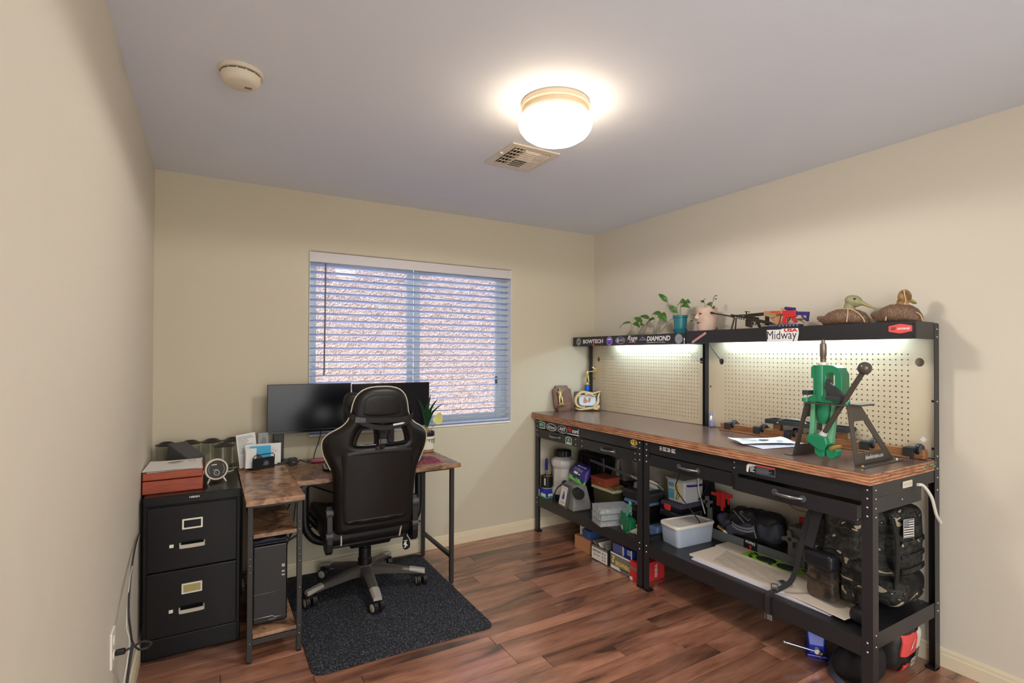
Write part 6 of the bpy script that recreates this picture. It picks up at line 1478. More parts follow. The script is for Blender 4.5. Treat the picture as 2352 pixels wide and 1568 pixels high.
leafshape(b0 + Vector((-0.024, 0.018, -0.06)), b0 + Vector((-0.026, 0.050, -0.072)), 0.020, fp, m_leaf2); leafshape(b0 + Vector((-0.022, 0.014, -0.03)), b0 + Vector((-0.024, 0.045, -0.022)), 0.018, fp, m_leaf2)

# a little black pyramid
py = thing('small_puck', 'tiny black pointed cap lying between planter and model rifles', 'cap', (2.955, -1.432, ZB))
ob('disc', MB(WM[py]).lathe([(0.022, 0.0), (0.022, 0.006), (0.010, 0.010)], 20), m_blk, py, smooth=1); ob('peg', MB(WM[py]).cyl((0, 0, 0.0102), (0, 0, 0.024), 0.005, 0.003, n=10), m_blk, py, smooth=1)

# three miniature model rifles
def yz(x): return frame((x, 0, 0), (0, -1, 0), (0, 0, 1), (-1, 0, 0))
def flat(pts, x, t, nm, m, parent, holes=(), bev=0.002): return ob(nm, MB(yz(x)).prism([(-y, z) for y, z in pts], -t / 2, t / 2, holes=[[(-y, z) for y, z in h] for h in holes]), m, parent, bevel=bev, seg=1)
r1 = thing('model_rifle', 'dark miniature long-barrelled model rifle on a folding bipod leg', 'model rifle', (2.945, -1.62, ZB), 0, 'model rifles on the near hutch')
x = 2.945
ob('barrel', MB().cyl((x, -1.405, 1.666), (x, -1.560, 1.634), 0.0042, n=10), m_gun, r1, smooth=1)
ob('muzzle_brake', MB().cyl((x, -1.396, 1.668), (x, -1.418, 1.6632), 0.0068, n=10), m_gun, r1, bevel=0.0015)
flat([(-1.545, 1.650), (-1.62, 1.634), (-1.72, 1.612), (-1.80, 1.592), (-1.835, 1.574), (-1.80, 1.576), (-1.72, 1.593), (-1.60, 1.618), (-1.548, 1.630)], x, 0.016, 'receiver', m_gun, r1)
for k in range(5): flat([(-1.578 - k * 0.016, 1.632 - k * 0.0036), (-1.586 - k * 0.016, 1.630 - k * 0.0036), (-1.588 - k * 0.016, 1.624 - k * 0.0036), (-1.580 - k * 0.016, 1.626 - k * 0.0036)], x - 0.009, 0.002, 'vent', m_sil, r1, bev=0)
flat([(-1.645, 1.608), (-1.690, 1.598), (-1.685, 1.562), (-1.644, 1.574)], x, 0.012, 'magazine', m_gun, r1)
flat([(-1.714, 1.594), (-1.732, 1.590), (-1.742, 1.566), (-1.728, 1.564)], x, 0.012, 'grip', m_gun, r1)
flat([(-1.728, 1.5645), (-1.800, 1.566), (-1.802, 1.560), (-1.728, 1.558)], x, 0.010, 'butt_rail', m_gun, r1)
flat([(-1.690, 1.596), (-1.716, 1.592), (-1.712, 1.578), (-1.694, 1.580)], x, 0.006, 'trigger_guard', m_gun, r1, holes=[[(-1.694, 1.592), (-1.711, 1.589), (-1.708, 1.581), (-1.697, 1.583)]], bev=0)
bl_ = MB().bar((x - 0.006, -1.572, 1.624), (x - 0.014, -1.556, ZB + 0.004), 0.006, 0.008).bar((x + 0.006, -1.575, 1.622), (x + 0.016, -1.562, ZB + 0.004), 0.006, 0.008); 
ob('bipod_leg', MB().bar((x - 0.006, -1.572, 1.624), (x - 0.014, -1.556, ZB), 0.006, 0.010), m_gun, r1, bevel=0.001); ob('bipod_leg', MB().bar((x + 0.006, -1.575, 1.622), (x + 0.016, -1.562, ZB), 0.006, 0.010), m_gun, r1, bevel=0.001)
ob('scope', MB().cyl((x, -1.650, 1.632), (x, -1.728, 1.614), 0.0055, n=10).cyl((x, -1.640, 1.634), (x, -1.655, 1.631), 0.008, n=10), m_gun, r1, smooth=1)
r2 = thing('model_rifle', 'tan and black miniature model rifle standing in the middle', 'model rifle', (2.985, -1.74, ZB), 0, 'model rifles on the near hutch')
x = 2.988
flat([(-1.630, 1.648), (-1.735, 1.650), (-1.738, 1.632), (-1.65, 1.630), (-1.632, 1.636)], x, 0.016, 'handguard', m_gun, r2)
ob('barrel', MB().cyl((x, -1.548, 1.644), (x, -1.632, 1.642), 0.004, n=10), m_gun, r2, smooth=1)
flat([(-1.608, 1.666), (-1.642, 1.660), (-1.641, 1.656), (-1.618, 1.660), (-1.622, 1.646), (-1.616, 1.646), (-1.614, 1.660), (-1.608, 1.662)], x, 0.006, 'front_sight', m_gun, r2, bev=0)
flat([(-1.735, 1.656), (-1.800, 1.655), (-1.812, 1.642), (-1.860, 1.636), (-1.862, 1.622), (-1.818, 1.622), (-1.800, 1.616), (-1.778, 1.612), (-1.768, 1.622), (-1.736, 1.630)], x, 0.018, 'receiver', m_tan, r2)
flat([(-1.742, 1.629), (-1.764, 1.625), (-1.762, 1.574), (-1.742, 1.578)], x, 0.012, 'magazine', m_gun, r2)
flat([(-1.812, 1.622), (-1.846, 1.622), (-1.832, 1.575), (-1.800, 1.580)], x - 0.012, 0.014, 'grip', m_copper, r2)
flat([(-1.770, 1.622), (-1.812, 1.618), (-1.796, 1.598), (-1.786, 1.598)], x, 0.006, 'stock_strut', m_tan, r2, holes=[[(-1.778, 1.617), (-1.802, 1.615), (-1.793, 1.604), (-1.787, 1.604)]], bev=0)
ob('rear_stock', MB().bar((x, -1.90, 1.600), (x, -1.975, 1.598), 0.010, 0.010).bar((x, -1.94, 1.598), (x, -1.972, 1.578), 0.008, 0.008), m_tan, r2, bevel=0.001)
r3 = thing('model_rifle', 'red miniature model rifle with purple stock and sight', 'model rifle', (2.935, -1.92, ZB), 0, 'model rifles on the near hutch')
x = 2.940
flat([(-1.812, 1.652), (-1.878, 1.648), (-1.882, 1.632), (-1.812, 1.636)], x, 0.018, 'handguard', m_copper, r3)
flat([(-1.816, 1.6475), (-1.872, 1.644), (-1.873, 1.637), (-1.816, 1.640)], x - 0.010, 0.003, 'handguard_inlay', m_redtoy, r3, bev=0)
flat([(-1.868, 1.662), (-1.884, 1.661), (-1.884, 1.651), (-1.868, 1.652)], x, 0.010, 'front_sight', m_copper, r3)
flat([(-1.880, 1.648), (-1.955, 1.644), (-1.958, 1.612), (-1.940, 1.608), (-1.905, 1.608), (-1.884, 1.612)], x, 0.020, 'receiver', m_redtoy, r3)
flat([(-1.880, 1.611), (-1.908, 1.608), (-1.906, 1.573), (-1.876, 1.578)], x, 0.014, 'magazine', m_redtoy, r3)
flat([(-1.930, 1.608), (-1.950, 1.607), (-1.962, 1.582), (-1.944, 1.578)], x, 0.014, 'grip', m_redtoy, r3)
flat([(-1.954, 1.638), (-2.026, 1.632), (-2.020, 1.582), (-2.010, 1.584), (-2.012, 1.614), (-1.995, 1.614), (-1.956, 1.620)], x, 0.014, 'stock', m_purple, r3)
ob('stock_strut', MB().bar((x, -1.985, 1.613), (x, -2.016, 1.584), 0.009, 0.008), m_purple, r3, bevel=0.001)
ob('sight', MB().cyl((x, -1.892, 1.660), (x, -1.950, 1.652), 0.0085, 0.007, n=12).box(x - 0.005, x + 0.005, -1.935, -1.902, 1.645, 1.652), m_purple, r3, bevel=0.001)
flat([(-1.898, 1.612), (-1.925, 1.608), (-1.915, 1.590), (-1.900, 1.592)], x, 0.006, 'trigger_guard', m_dgrey2, r3, holes=[[(-1.903, 1.607), (-1.918, 1.605), (-1.911, 1.595), (-1.904, 1.596)]], bev=0)
ob('display_base', MB().box(x - 0.018, x + 0.018, -1.985, -1.858, ZB, 1.570).box(x - 0.018, x + 0.018, -1.857, -1.80, ZB, 1.566), mat('navy_star_base', (40, 44, 92), 0.5), r3, bevel=0.002)
for k in range(6): ob('star', MB(yz(x - 0.0186)).prism([( 1.872 + k * 0.020 + 0.004 * (1 if i % 2 == 0 else 0.45) * math.cos(PI / 2 + i * PI / 5), 1.564 + 0.004 * (1 if i % 2 == 0 else 0.45) * math.sin(PI / 2 + i * PI / 5)) for i in range(10)], 0, 0.0006), m_wink, r3)

# two duck decoys
def duck(lb, c, L, hgt, wid, hm, billed, flip=1):
    t = thing('duck_decoy', lb, 'duck decoy', (c[0], c[1], ZB), 0, 'duck decoys on the near hutch')
    D = T(*c) ; rings = []
    sec = [(-0.50, 0.10, 0.30, 0.40), (-0.46, 0.17, 0.26, 0.46), (-0.38, 0.42, 0.06, 0.60), (-0.25, 0.80, 0.0, 0.84), (-0.08, 1.0, 0.0, 0.98), (0.10, 1.0, 0.0, 1.0), (0.26, 0.90, 0.0, 0.90), (0.38, 0.68, 0.0, 0.72), (0.46, 0.40, 0.02, 0.45), (0.50, 0.12, 0.08, 0.22)]
    for y, w_, zb, zt in sec:
        ring = []
        for k in range(16):
            a = 2 * PI * k / 16; cx, cz = math.cos(a), math.sin(a)
            ring.append(D @ Vector((w_ * wid / 2 * (abs(cx) ** 0.8) * (1 if cx > 0 else -1), -y * L * flip, hgt * ((zb + zt) / 2 + (zt - zb) / 2 * (abs(cz) ** 0.8) * (1 if cz > 0 else -1)))))
        rings.append(ring if flip > 0 else list(reversed(ring)))
    ob('body', MB().loft(rings), m_duck, t, smooth=70)
    ob('keel', MB().box(c[0] - wid * 0.2, c[0] + wid * 0.2, c[1] - L * 0.3, c[1] + L * 0.3, ZB - 0.0001, ZB + 0.006), m_duck, t)
    ob('tail_curl', MB().tube([D @ Vector((0, 0.40 * L * flip, hgt * 0.42)), D @ Vector((0, 0.47 * L * flip, hgt * 0.50)), D @ Vector((0, 0.53 * L * flip, hgt * 0.52))], lambda q: 0.018 - 0.009 * q, 10, smooth=3), m_duck, t, smooth=1)
    return t, D
d1, D = duck('brown duck decoy with a pale green head facing right along the hutch', (2.978, -2.178, ZB), 0.245, 0.086, 0.125, m_duckh, True)
hd = MB(); hd.tube([(2.972, -2.205, ZB + 0.070), (2.968, -2.212, ZB + 0.090), (2.966, -2.218, ZB + 0.108)], lambda q: 0.026 - 0.002 * q, 14, smooth=3)
ob('neck', hd, m_duckh, d1, smooth=1)
hb = MB(frame((2.966, -2.232, ZB + 0.118), (0.15, -0.985, 0.0), (0.985, 0.15, 0), (0, 0, 1)))
hb.ball((0, 0, 0), (0.040, 0.027, 0.029), 20, 14, RY(18))
ob('head', hb, m_duckh, d1, smooth=60)
bl_ = MB(frame((2.966, -2.232, ZB + 0.118), (0.15, -0.985, 0.0), (0.985, 0.15, 0), (0, 0, 1))); rr = []
for x_, w_, z0_, z1_ in ((0.026, 0.014, -0.022, 0.010), (0.044, 0.012, -0.026, -0.005), (0.066, 0.0135, -0.036, -0.022), (0.084, 0.012, -0.042, -0.034), (0.092, 0.004, -0.043, -0.038)):
    rr.append([Vector((x_, w_ * math.cos(a), (z0_ + z1_) / 2 + (z1_ - z0_) / 2 * math.sin(a))) for a in [2 * PI * k / 12 for k in range(12)]])
bl_.loft(rr); ob('bill', bl_, m_duckb, d1, smooth=60)
for s in (-1, 1): ob('eye', MB(frame((2.966, -2.232, ZB + 0.118), (0.15, -0.985, 0.0), (0.985, 0.15, 0), (0, 0, 1))).ball((0.012, s * 0.0245, 0.008), (0.006, 0.003, 0.005), 10, 8), m_duckb if False else mat('dark_eye', (40, 34, 24), 0.2), d1, smooth=1)
ob('cord', MB().tube([(2.945, -2.200, ZB + 0.082), (2.930, -2.222, ZB + 0.078), (2.920, -2.228, ZB + 0.05), (2.915, -2.226, ZB + 0.015)], 0.0026, 6, smooth=5), m_string, d1, smooth=1)
ob('cord', MB().tube([(2.948, -2.225, ZB + 0.080), (2.940, -2.262, ZB + 0.06), (2.935, -2.290, ZB + 0.03), (2.930, -2.300, ZB + 0.010)], 0.0026, 6, smooth=5), m_string, d1, smooth=1)
ob('cord', MB().tube([(2.972 + 0.029 * math.cos(2 * PI * k / 14), -2.205 + 0.029 * math.sin(2 * PI * k / 14), ZB + 0.079) for k in range(14)], 0.0035, 6, closed=True), m_string, d1, smooth=1)
d2, D = duck('brown duck decoy seen from behind with a hooded brown head at the hutch end', (2.985, -2.412, ZB), 0.205, 0.092, 0.125, m_duckh2, False)
ob('neck', MB().tube([(2.982, -2.432, ZB + 0.075), (2.980, -2.440, ZB + 0.10)], 0.024, 14), m_duckh2, d2, smooth=1)
ob('head', MB().ball((2.980, -2.446, ZB + 0.120), (0.030, 0.0265, 0.034), 20, 14), m_duckh2, d2, smooth=60)
bl_ = MB(frame((2.985, -2.450, ZB + 0.112), (0.93, -0.36, 0.0), (0.36, 0.93, 0), (0, 0, 1)) @ Matrix.Diagonal((0.72, 0.9, 0.9, 1))); rr = []
for x_, w_, z0_, z1_ in ((0.018, 0.013, -0.016, 0.010), (0.040, 0.012, -0.020, -0.003), (0.062, 0.013, -0.026, -0.015), (0.074, 0.004, -0.026, -0.021)):
    rr.append([Vector((x_, w_ * math.cos(a), (z0_ + z1_) / 2 + (z1_ - z0_) / 2 * math.sin(a))) for a in [2 * PI * k / 12 for k in range(12)]])
bl_.loft(rr); ob('bill', bl_, m_duckb, d2, smooth=60)
ob('cord', MB().tube([(2.955, -2.430, ZB + 0.083), (2.945, -2.412, ZB + 0.080), (2.932, -2.398, ZB + 0.05), (2.924, -2.392, ZB + 0.012)], 0.0028, 6, smooth=5), m_string, d2, smooth=1)
ob('cord', MB().tube([(2.952, -2.455, ZB + 0.155), (2.950, -2.458, ZB + 0.13), (2.953, -2.462, ZB + 0.10), (2.955, -2.455, ZB + 0.085)], 0.0022, 6, smooth=5), m_string, d2, smooth=1)
ob('cord', MB().tube([(2.982 + 0.028 * math.cos(2 * PI * k / 14), -2.432 + 0.028 * math.sin(2 * PI * k / 14), ZB + 0.083) for k in range(14)], 0.0035, 6, closed=True), m_string, d2, smooth=1)
ob('cord', MB().tube([(2.965, -2.48, ZB + 0.055), (2.96, -2.515, ZB + 0.035), (2.955, -2.526, ZB + 0.006)], 0.0022, 6, smooth=5), m_string, d2, smooth=1)

# ------------------------------------------------------------------ far bench, lower shelf
SZ = 0.2802
def carton(name, lb, cat, x0, x1, y0, y1, z0, z1, m, group=None, rz=0, bevel=0.0015):
    cx, cy = (x0 + x1) / 2, (y0 + y1) / 2
    t = thing(name, lb, cat, (cx, cy, z0), rz, group)
    hx, hy = (x1 - x0) / 2, (y1 - y0) / 2
    ob('body', MB(WM[t]).box(-hx, hx, -hy, hy, 0, z1 - z0), m, t, bevel=bevel)
    return t, WM[t], hx, hy, z1 - z0
def on_mx(M_, hx, y, z): return M_ @ face_mx((-hx - 0.0002, y, z))
def on_my(M_, hy, x, z): return M_ @ face_my((x, -hy - 0.0002, z))

t, M_, hx, hy, hh = carton('ammo_box', 'small blue and white carton under the round black cup', 'carton', 2.530, 2.622, -0.165, -0.055, SZ, SZ + 0.064, m_bluep)
ob('white_band', MB(on_mx(M_, hx, -0.018, 0.020)).box(-0.034, 0.034, -0.012, 0.012, 0, 0.0006), m_wink, t); ob('white_band', MB(on_mx(M_, hx, 0.042, 0.028)).box(-0.010, 0.010, -0.026, 0.024, 0, 0.0006), m_cardw, t)
ob('white_band', MB(on_my(M_, hy, 0.008, 0.022)).box(-0.034, 0.034, -0.010, 0.010, 0, 0.0006), m_wink, t); ob('green_strip', MB(M_).box(-hx - 0.0006, hx + 0.0006, -hy - 0.0006, hy + 0.0006, 0.0, 0.006), m_lime, t)
cu = thing('cup', 'round black cup with a silver label on the blue carton', 'cup', (2.578, -0.110, SZ + 0.0645))
CM = WM[cu]
ob('wall', MB(CM).lathe([(0.040, 0.004), (0.046, 0.010), (0.047, 0.098), (0.044, 0.098), (0.043, 0.012), (0.001, 0.010)], 28, cap=False), m_blk, cu, smooth=1)
ob('base_ring', MB(CM).lathe([(0.036, 0.0), (0.043, 0.002), (0.046, 0.0095), (0.040, 0.0095)], 28, cap=False), m_sil, cu, smooth=1)
ob('insert', MB(CM).lathe([(0.0425, 0.090), (0.001, 0.091)], 24, cap=False), m_wood_cup, cu)
ob('label', MB(CM @ RZ(214)).loft([[(0.0475 * math.cos(a), 0.0475 * math.sin(a), z) for a in (-0.13, -0.06, 0.06, 0.13)] for z in (0.030, 0.086)], cap=False, closed=False), m_sil, cu)
br = thing('file_brush', 'blue-handled brush standing upright in the round black cup', 'brush', (2.578, -0.108, SZ + 0.0645 + 0.0912))
ob('shank', MB().cyl((2.578, -0.108, SZ + 0.1560), (2.577, -0.100, SZ + 0.205), 0.006, n=12), m_steel, br, smooth=1)
ob('handle', MB(frame((2.577, -0.100, SZ + 0.205), (0.6, -0.8, 0), (0.05, 0.05, 1), (-0.8, -0.6, 0))).prism(spline2([(-0.008, 0.0), (0.010, 0.0), (0.013, 0.03), (0.012, 0.075), (0.004, 0.092), (-0.008, 0.084), (-0.012, 0.05)], 3), -0.005, 0.005), m_navy, br, bevel=0.002)
ob('second_shank', MB().cyl((2.590, -0.118, SZ + 0.1560), (2.588, -0.114, SZ + 0.230), 0.003, n=10), m_zinc, br, smooth=1)

jg = thing('powder_jug', 'big cloudy white plastic jug with ribbed black lid', 'jug', (2.672, -0.195, SZ))
JM = T(2.672, -0.195, SZ) @ RZ(20)
def octo(r, z, c=0.28):
    h = r; k = r * (1 - c)
    return [Vector((x, y, z)) for x, y in ((h, -k * 0.6), (h, k * 0.6), (k * 0.6, h), (-k * 0.6, h), (-h, k * 0.6), (-h, -k * 0.6), (-k * 0.6, -h), (k * 0.6, -h))]
b = MB(JM); b.loft([octo(r, z) for r, z in ((0.072, 0.030), (0.088, 0.036), (0.090, 0.060), (0.086, 0.078), (0.078, 0.090), (0.078, 0.235), (0.086, 0.248), (0.091, 0.262), (0.091, 0.285), (0.084, 0.300), (0.062, 0.312), (0.056, 0.318))])
ob('body', b, m_jug, jg, bevel=0.006, seg=3, smooth=30)
for a in (-90, 180): ob('side_panel', MB(JM @ RZ(a) @ face_mx((-0.0785, 0, 0.160))).prism(rrect(0.060, 0.125, 0.010), 0, 0.0025), m_jug, jg, bevel=0.001)
ob('base', MB(JM).lathe([(0.070, 0.0), (0.080, 0.004), (0.080, 0.0295), (0.068, 0.0295)], 28), m_blk, jg, smooth=1)
ob('neck', MB(JM).lathe([(0.052, 0.3185), (0.052, 0.322)], 28), m_jug, jg)
lid = MB(JM); rg = []
for z, r in ((0.323, 0.060), (0.325, 0.063), (0.366, 0.063), (0.372, 0.058), (0.372, 0.048), (0.366, 0.046)):
    rg.append([Vector((r * (1.03 if k % 2 else 0.985) * math.cos(2 * PI * k / 40), r * (1.03 if k % 2 else 0.985) * math.sin(2 * PI * k / 40), z)) for k in range(40)])
lid.loft(rg); ob('lid', lid, m_blk, jg)

bkc = thing('hard_case', 'large black plastic case standing upright behind the violet pouch', 'case', (2.95, -0.24, SZ))
ob('shell', MB().taper(2.890, 3.020, -0.425, -0.070, SZ, SZ + 0.335, 0.92), m_blk, bkc, bevel=0.030, seg=4)
for y in (-0.36, -0.25, -0.14): ob('rib', MB().taper(2.878, 2.892, y - 0.02, y + 0.02, SZ + 0.03, SZ + 0.30, 0.9), m_blk, bkc, bevel=0.006)
ob('handle', MB().tube([(2.955, -0.30, SZ + 0.325), (2.955, -0.30, SZ + 0.375), (2.955, -0.20, SZ + 0.375), (2.955, -0.20, SZ + 0.325)], 0.012, 8, smooth=3), m_blk, bkc, smooth=1)

pm = thing('air_pump', 'grey electric air pump with white droplet label and black nozzles', 'air pump', (2.60, -0.46, SZ))
P_ = frame((2.585, -0.455, SZ), (-0.12, -0.993, 0), (0.993, -0.12, 0), (0, 0, 1))   # u along the bench, v to the wall
def pmat(b): return b
b = MB(P_); b.taper(-0.118, 0.118, -0.072, 0.085, 0.0, 0.120, 0.80); b.add(*(lambda q: (q.v, q.f))(MB().taper(-0.096, 0.096, -0.058, 0.075, 0.1201, 0.176, 0.82)))
ob('body', MB(P_).loft([[(-0.100, -0.072, 0), (0.118, -0.072, 0), (0.118, 0.085, 0), (-0.100, 0.085, 0)], [(-0.098, -0.064, 0.05), (0.112, -0.064, 0.05), (0.112, 0.082, 0.05), (-0.098, 0.082, 0.05)], [(-0.080, -0.050, 0.120), (0.090, -0.050, 0.120), (0.090, 0.075, 0.120), (-0.080, 0.075, 0.120)], [(-0.072, -0.040, 0.168), (0.080, -0.040, 0.168), (0.080, 0.065, 0.168), (-0.072, 0.065, 0.168)], [(-0.062, -0.030, 0.178), (0.070, -0.030, 0.178), (0.070, 0.055, 0.178), (-0.062, 0.055, 0.178)]]), m_grey, pm, bevel=0.012, seg=3, smooth=40)
fp_ = frame(P_ @ Vector((-0.012, -0.078, 0.088)), P_.to_3x3() @ Vector((1, 0, 0)), P_.to_3x3() @ Vector((0, 0.20, 0.98)), P_.to_3x3() @ Vector((0, -0.98, 0.20)))
ob('front_plate', MB(fp_).prism([(-0.062, -0.084), (0.058, -0.084), (0.056, 0.074), (0.048, 0.082), (-0.056, 0.082)], -0.020, 0.0), m_dgrey, pm, bevel=0.004)
lb_ = ob('label', MB(fp_).box(-0.050, 0.044, -0.068, 0.066, 0.0, 0.0008), m_cardw, pm)
ob('droplet', MB(fp_).prism(spline2([(0.0, 0.034), (0.014, 0.006), (0.018, -0.012), (0.006, -0.028), (-0.010, -0.026), (-0.016, -0.010), (-0.008, 0.010)], 4), 0.0008, 0.0016), m_bluep, lb_)
mb = MB(fp_); lettering(mb, 'SMART TUMBLER', T(-0.002, 0.052, 0), 0.070, 0.006, lift=0.0010); mb.box(-0.030, 0.010, -0.048, -0.045, 0.0008, 0.0012); mb.box(-0.034, 0.004, -0.054, -0.051, 0.0008, 0.0012); mb.prism([(0.008, -0.056), (0.016, -0.056), (0.034, -0.044), (0.014, -0.046)], 0.0008, 0.0012)
ob('print', mb, m_gink, lb_)['kind'] = 'stuff'
ob('nozzle', MB().cyl(P_ @ Vector((0.072, -0.02, 0.132)), P_ @ Vector((0.150, -0.035, 0.128)), 0.034, 0.038, n=24), m_blk, pm, bevel=0.004, smooth=1)
ob('nozzle', MB().cyl(P_ @ Vector((-0.066, 0.0, 0.135)), P_ @ Vector((-0.118, -0.020, 0.140)), 0.030, 0.034, n=24), m_blk, pm, bevel=0.004, smooth=1)
ob('cord', MB().tube([P_ @ Vector(q) for q in ((-0.070, -0.035, 0.165), (-0.115, -0.066, 0.128), (-0.140, -0.085, 0.075), (-0.138, -0.088, 0.035), (-0.105, -0.092, 0.010), (-0.06, -0.090, 0.005))], 0.0045, 8, smooth=6), m_blk, pm, smooth=1)

pb = thing('pouch', 'violet printed pouch with lime edge lying over the grey pump', 'pouch', (2.665, -0.45, SZ + 0.18))
QF = frame((2.655, -0.452, 0.525), (-0.12, -0.985, -0.10), (0.42, -0.14, 0.89), (-0.89, 0.07, 0.43))
pu = MB(QF); pu.rbox(0.200, 0.135, 0.055, 0.026, 8, fn=lambda p: Vector((p.x * (1 - 0.18 * (p.y / 0.07)), p.y, p.z * (1 - 0.55 * abs(p.y) / 0.07) + 0.004 * math.sin(p.x * 45 + p.y * 30))))
ob('bag', pu, m_purplebag, pb, smooth=70)
ob('lime_edge', MB(QF).loft([[(x, -0.060 + dy, 0.010 + dz + 0.005 * math.sin(x * 60)) for dy, dz in ((-0.020, -0.003), (0.010, 0.006), (0.010, -0.008), (-0.020, -0.006))] for x in [-0.115 + 0.023 * k for k in range(11)]]), m_lime, pb, smooth=60)
def onbag(dx, dy): return QF @ T(dx, dy, 0.0275 - 0.0155 * abs(dy) / 0.07 + 0.006)
mb = MB(); lettering(mb, 'AMMO BAG LINER', onbag(0.018, 0.040) @ RZ(4), 0.120, 0.010, bold=0.03)
for k, (w_, y_) in enumerate(((0.110, 0.020), (0.120, 0.012), (0.116, 0.004))): lettering(mb, 'premium drying agent media', onbag(0.0, y_), w_, 0.006)
ob('lettering', mb, m_wink, pb)
ob('badge', MB(onbag(-0.020, -0.018)).prism(rrect(0.052, 0.018, 0.008), -0.004, 0.0008), m_wink, pb); ob('badge', MB(onbag(0.030, -0.018)).prism(oval(0.020, 0.010, 12), -0.004, 0.0008), m_wink, pb)

# storage box with cream lid, copper box on it
hb = thing('storage_box', 'olive storage box with cream lid and black lettering on a white strip', 'storage box', (2.83, -0.60, SZ), 0)
ob('bin', MB().taper(2.730, 2.850, -0.722, -0.500, SZ, 0.418, 1.0, kb=0.9), m_olive, hb, bevel=0.004)
ob('lid', MB().box(2.722, 2.858, -0.734, -0.488, 0.4185, 0.438), m_cream, hb, bevel=0.004)
for k in range(5): ob('lid_rib', MB().box(2.740 + k * 0.024, 2.752 + k * 0.024, -0.741, -0.734, 0.419, 0.434), m_cream, hb, bevel=0.002)
sl = ob('label_strip', MB(face_mx((2.7345, -0.600, 0.372))).box(-0.066, 0.066, -0.017, 0.017, 0, 0.001), m_paper, hb)
mb = MB(); lettering(mb, 'eHOYT', face_mx((2.7334, -0.600, 0.372)), 0.116, 0.022, bold=0.06); ob('lettering', mb, m_vinylblk, sl)
cb = thing('cardboard_box', 'small copper-red box on top of the olive storage box', 'box', (2.79, -0.56, 0.4385))
ob('body', MB().box(2.728, 2.862, -0.646, -0.478, 0.4385, 0.486), m_crate, cb, bevel=0.002); ob('lid', MB().box(2.725, 2.865, -0.649, -0.475, 0.4865, 0.503), m_crate, cb, bevel=0.002)
ob('stamp', MB(face_mx((2.7275, -0.578, 0.464))).lathe([(0.006, 0), (0.009, 0), (0.009, 0.0006), (0.006, 0.0006)], 18, cap=False).box(0.010, 0.05, 0.001, 0.002, 0, 0.0006), mat('faded_stamp', (220, 150, 120), 0.6), cb)
kc = MB(T(2.80, -0.692, 0.4440) @ RZ(20)); kc.add([(-0.05, -0.035, 0), (0.05, -0.035, 0.004), (0.05, 0.0, 0.014), (-0.05, 0.0, 0.012), (0.05, 0.035, 0.0), (-0.05, 0.035, 0.002)], [(0, 1, 2, 3), (3, 2, 4, 5)]); kc.add([(-0.05, -0.035, -0.001), (0.05, -0.035, 0.003), (0.05, 0.0, 0.013), (-0.05, 0.0, 0.011), (0.05, 0.035, -0.001), (-0.05, 0.035, 0.001)], [(3, 2, 1, 0), (5, 4, 2, 3)])
single('card_flap', kc, m_olivepaper, 'bent olive card on the cream lid', 'card', (2.80, -0.692, 0.4385))

# utility cases near the middle posts: each a thing
def case_(lb, x0, x1, y0, y1, z0, z1, mb_, ml, lidh, group='utility cases on the far shelf'):
    t = thing('utility_case', lb, 'case', ((x0 + x1) / 2, (y0 + y1) / 2, z0), 0, group)
    ob('tray', MB().box(x0, x1, y0, y1, z0, z1 - lidh), mb_, t, bevel=0.004)
    ob('lid', MB().taper(x0 - 0.003, x1 + 0.003, y0 - 0.003, y1 + 0.003, z1 - lidh + 0.0005, z1, 0.92), ml, t, bevel=0.003)
    ob('clasp', MB().box(x0 - 0.008, x0 - 0.0035, (y0 + y1) / 2 - 0.02, (y0 + y1) / 2 + 0.02, z1 - lidh * 1.6, z1 - lidh * 0.4), m_dgrey2, t, bevel=0.001)
    return t
# grey triangular folder-like holders
gh = thing('wedge_holder', 'grey three-sided plastic holder behind the copper-red box', 'holder', (2.975, -0.86, 0.50))
case_('plain black case behind the olive storage box', 2.875, 3.020, -0.760, -0.440, SZ, 0.480, m_blk, m_blk, 0.02)
gh.location = (2.945, -0.600, 0.4805); WM[gh] = T(2.945, -0.600, 0.4805)
F_ = frame((2.945, -0.600, 0.4805), (-0.25, -0.968, 0), (0, 0, 1), (-0.968, 0.25, 0))
ob('shell', MB(F_).prism([(-0.118, 0.0), (0.10, 0.0), (0.02, 0.160), (-0.008, 0.175), (-0.02, 0.165), (-0.058, 0.06), (-0.108, 0.03)], -0.05, 0.05, holes=[[(-0.050, 0.020), (-0.012, 0.020), (-0.012, 0.120)], [(0.006, 0.020), (0.075, 0.020), (0.016, 0.140)]]), mat('holder_grey', (112, 106, 102), 0.5), gh, bevel=0.003)
ob('web', MB(F_).prism([(-0.012, 0.020), (0.006, 0.020), (0.016, 0.140), (-0.012, 0.130)], 0.04, 0.063), mat('holder_pale', (146, 138, 130), 0.5), gh)
case_('black case at the bottom of the stack behind the clear boxes', 2.775, 2.93, -1.010, -0.790, SZ, 0.368, m_blk, m_blk, 0.02)
case_('blue-lidded case above the black case behind the clear boxes', 2.765, 2.93, -1.005, -0.800, 0.3685, 0.408, m_navy if False else m_blk, m_bluecase, 0.022)
case_('dark case between the blue-lidded and lilac-grey cases', 2.775, 2.94, -1.020, -0.775, 0.4085, 0.4695, m_dgrey2, m_dgrey, 0.014)
case_('lilac-grey case topmost of the far shelf stack', 2.785, 2.92, -1.000, -0.880, 0.470, 0.532, m_dgrey2, m_lilac, 0.042)
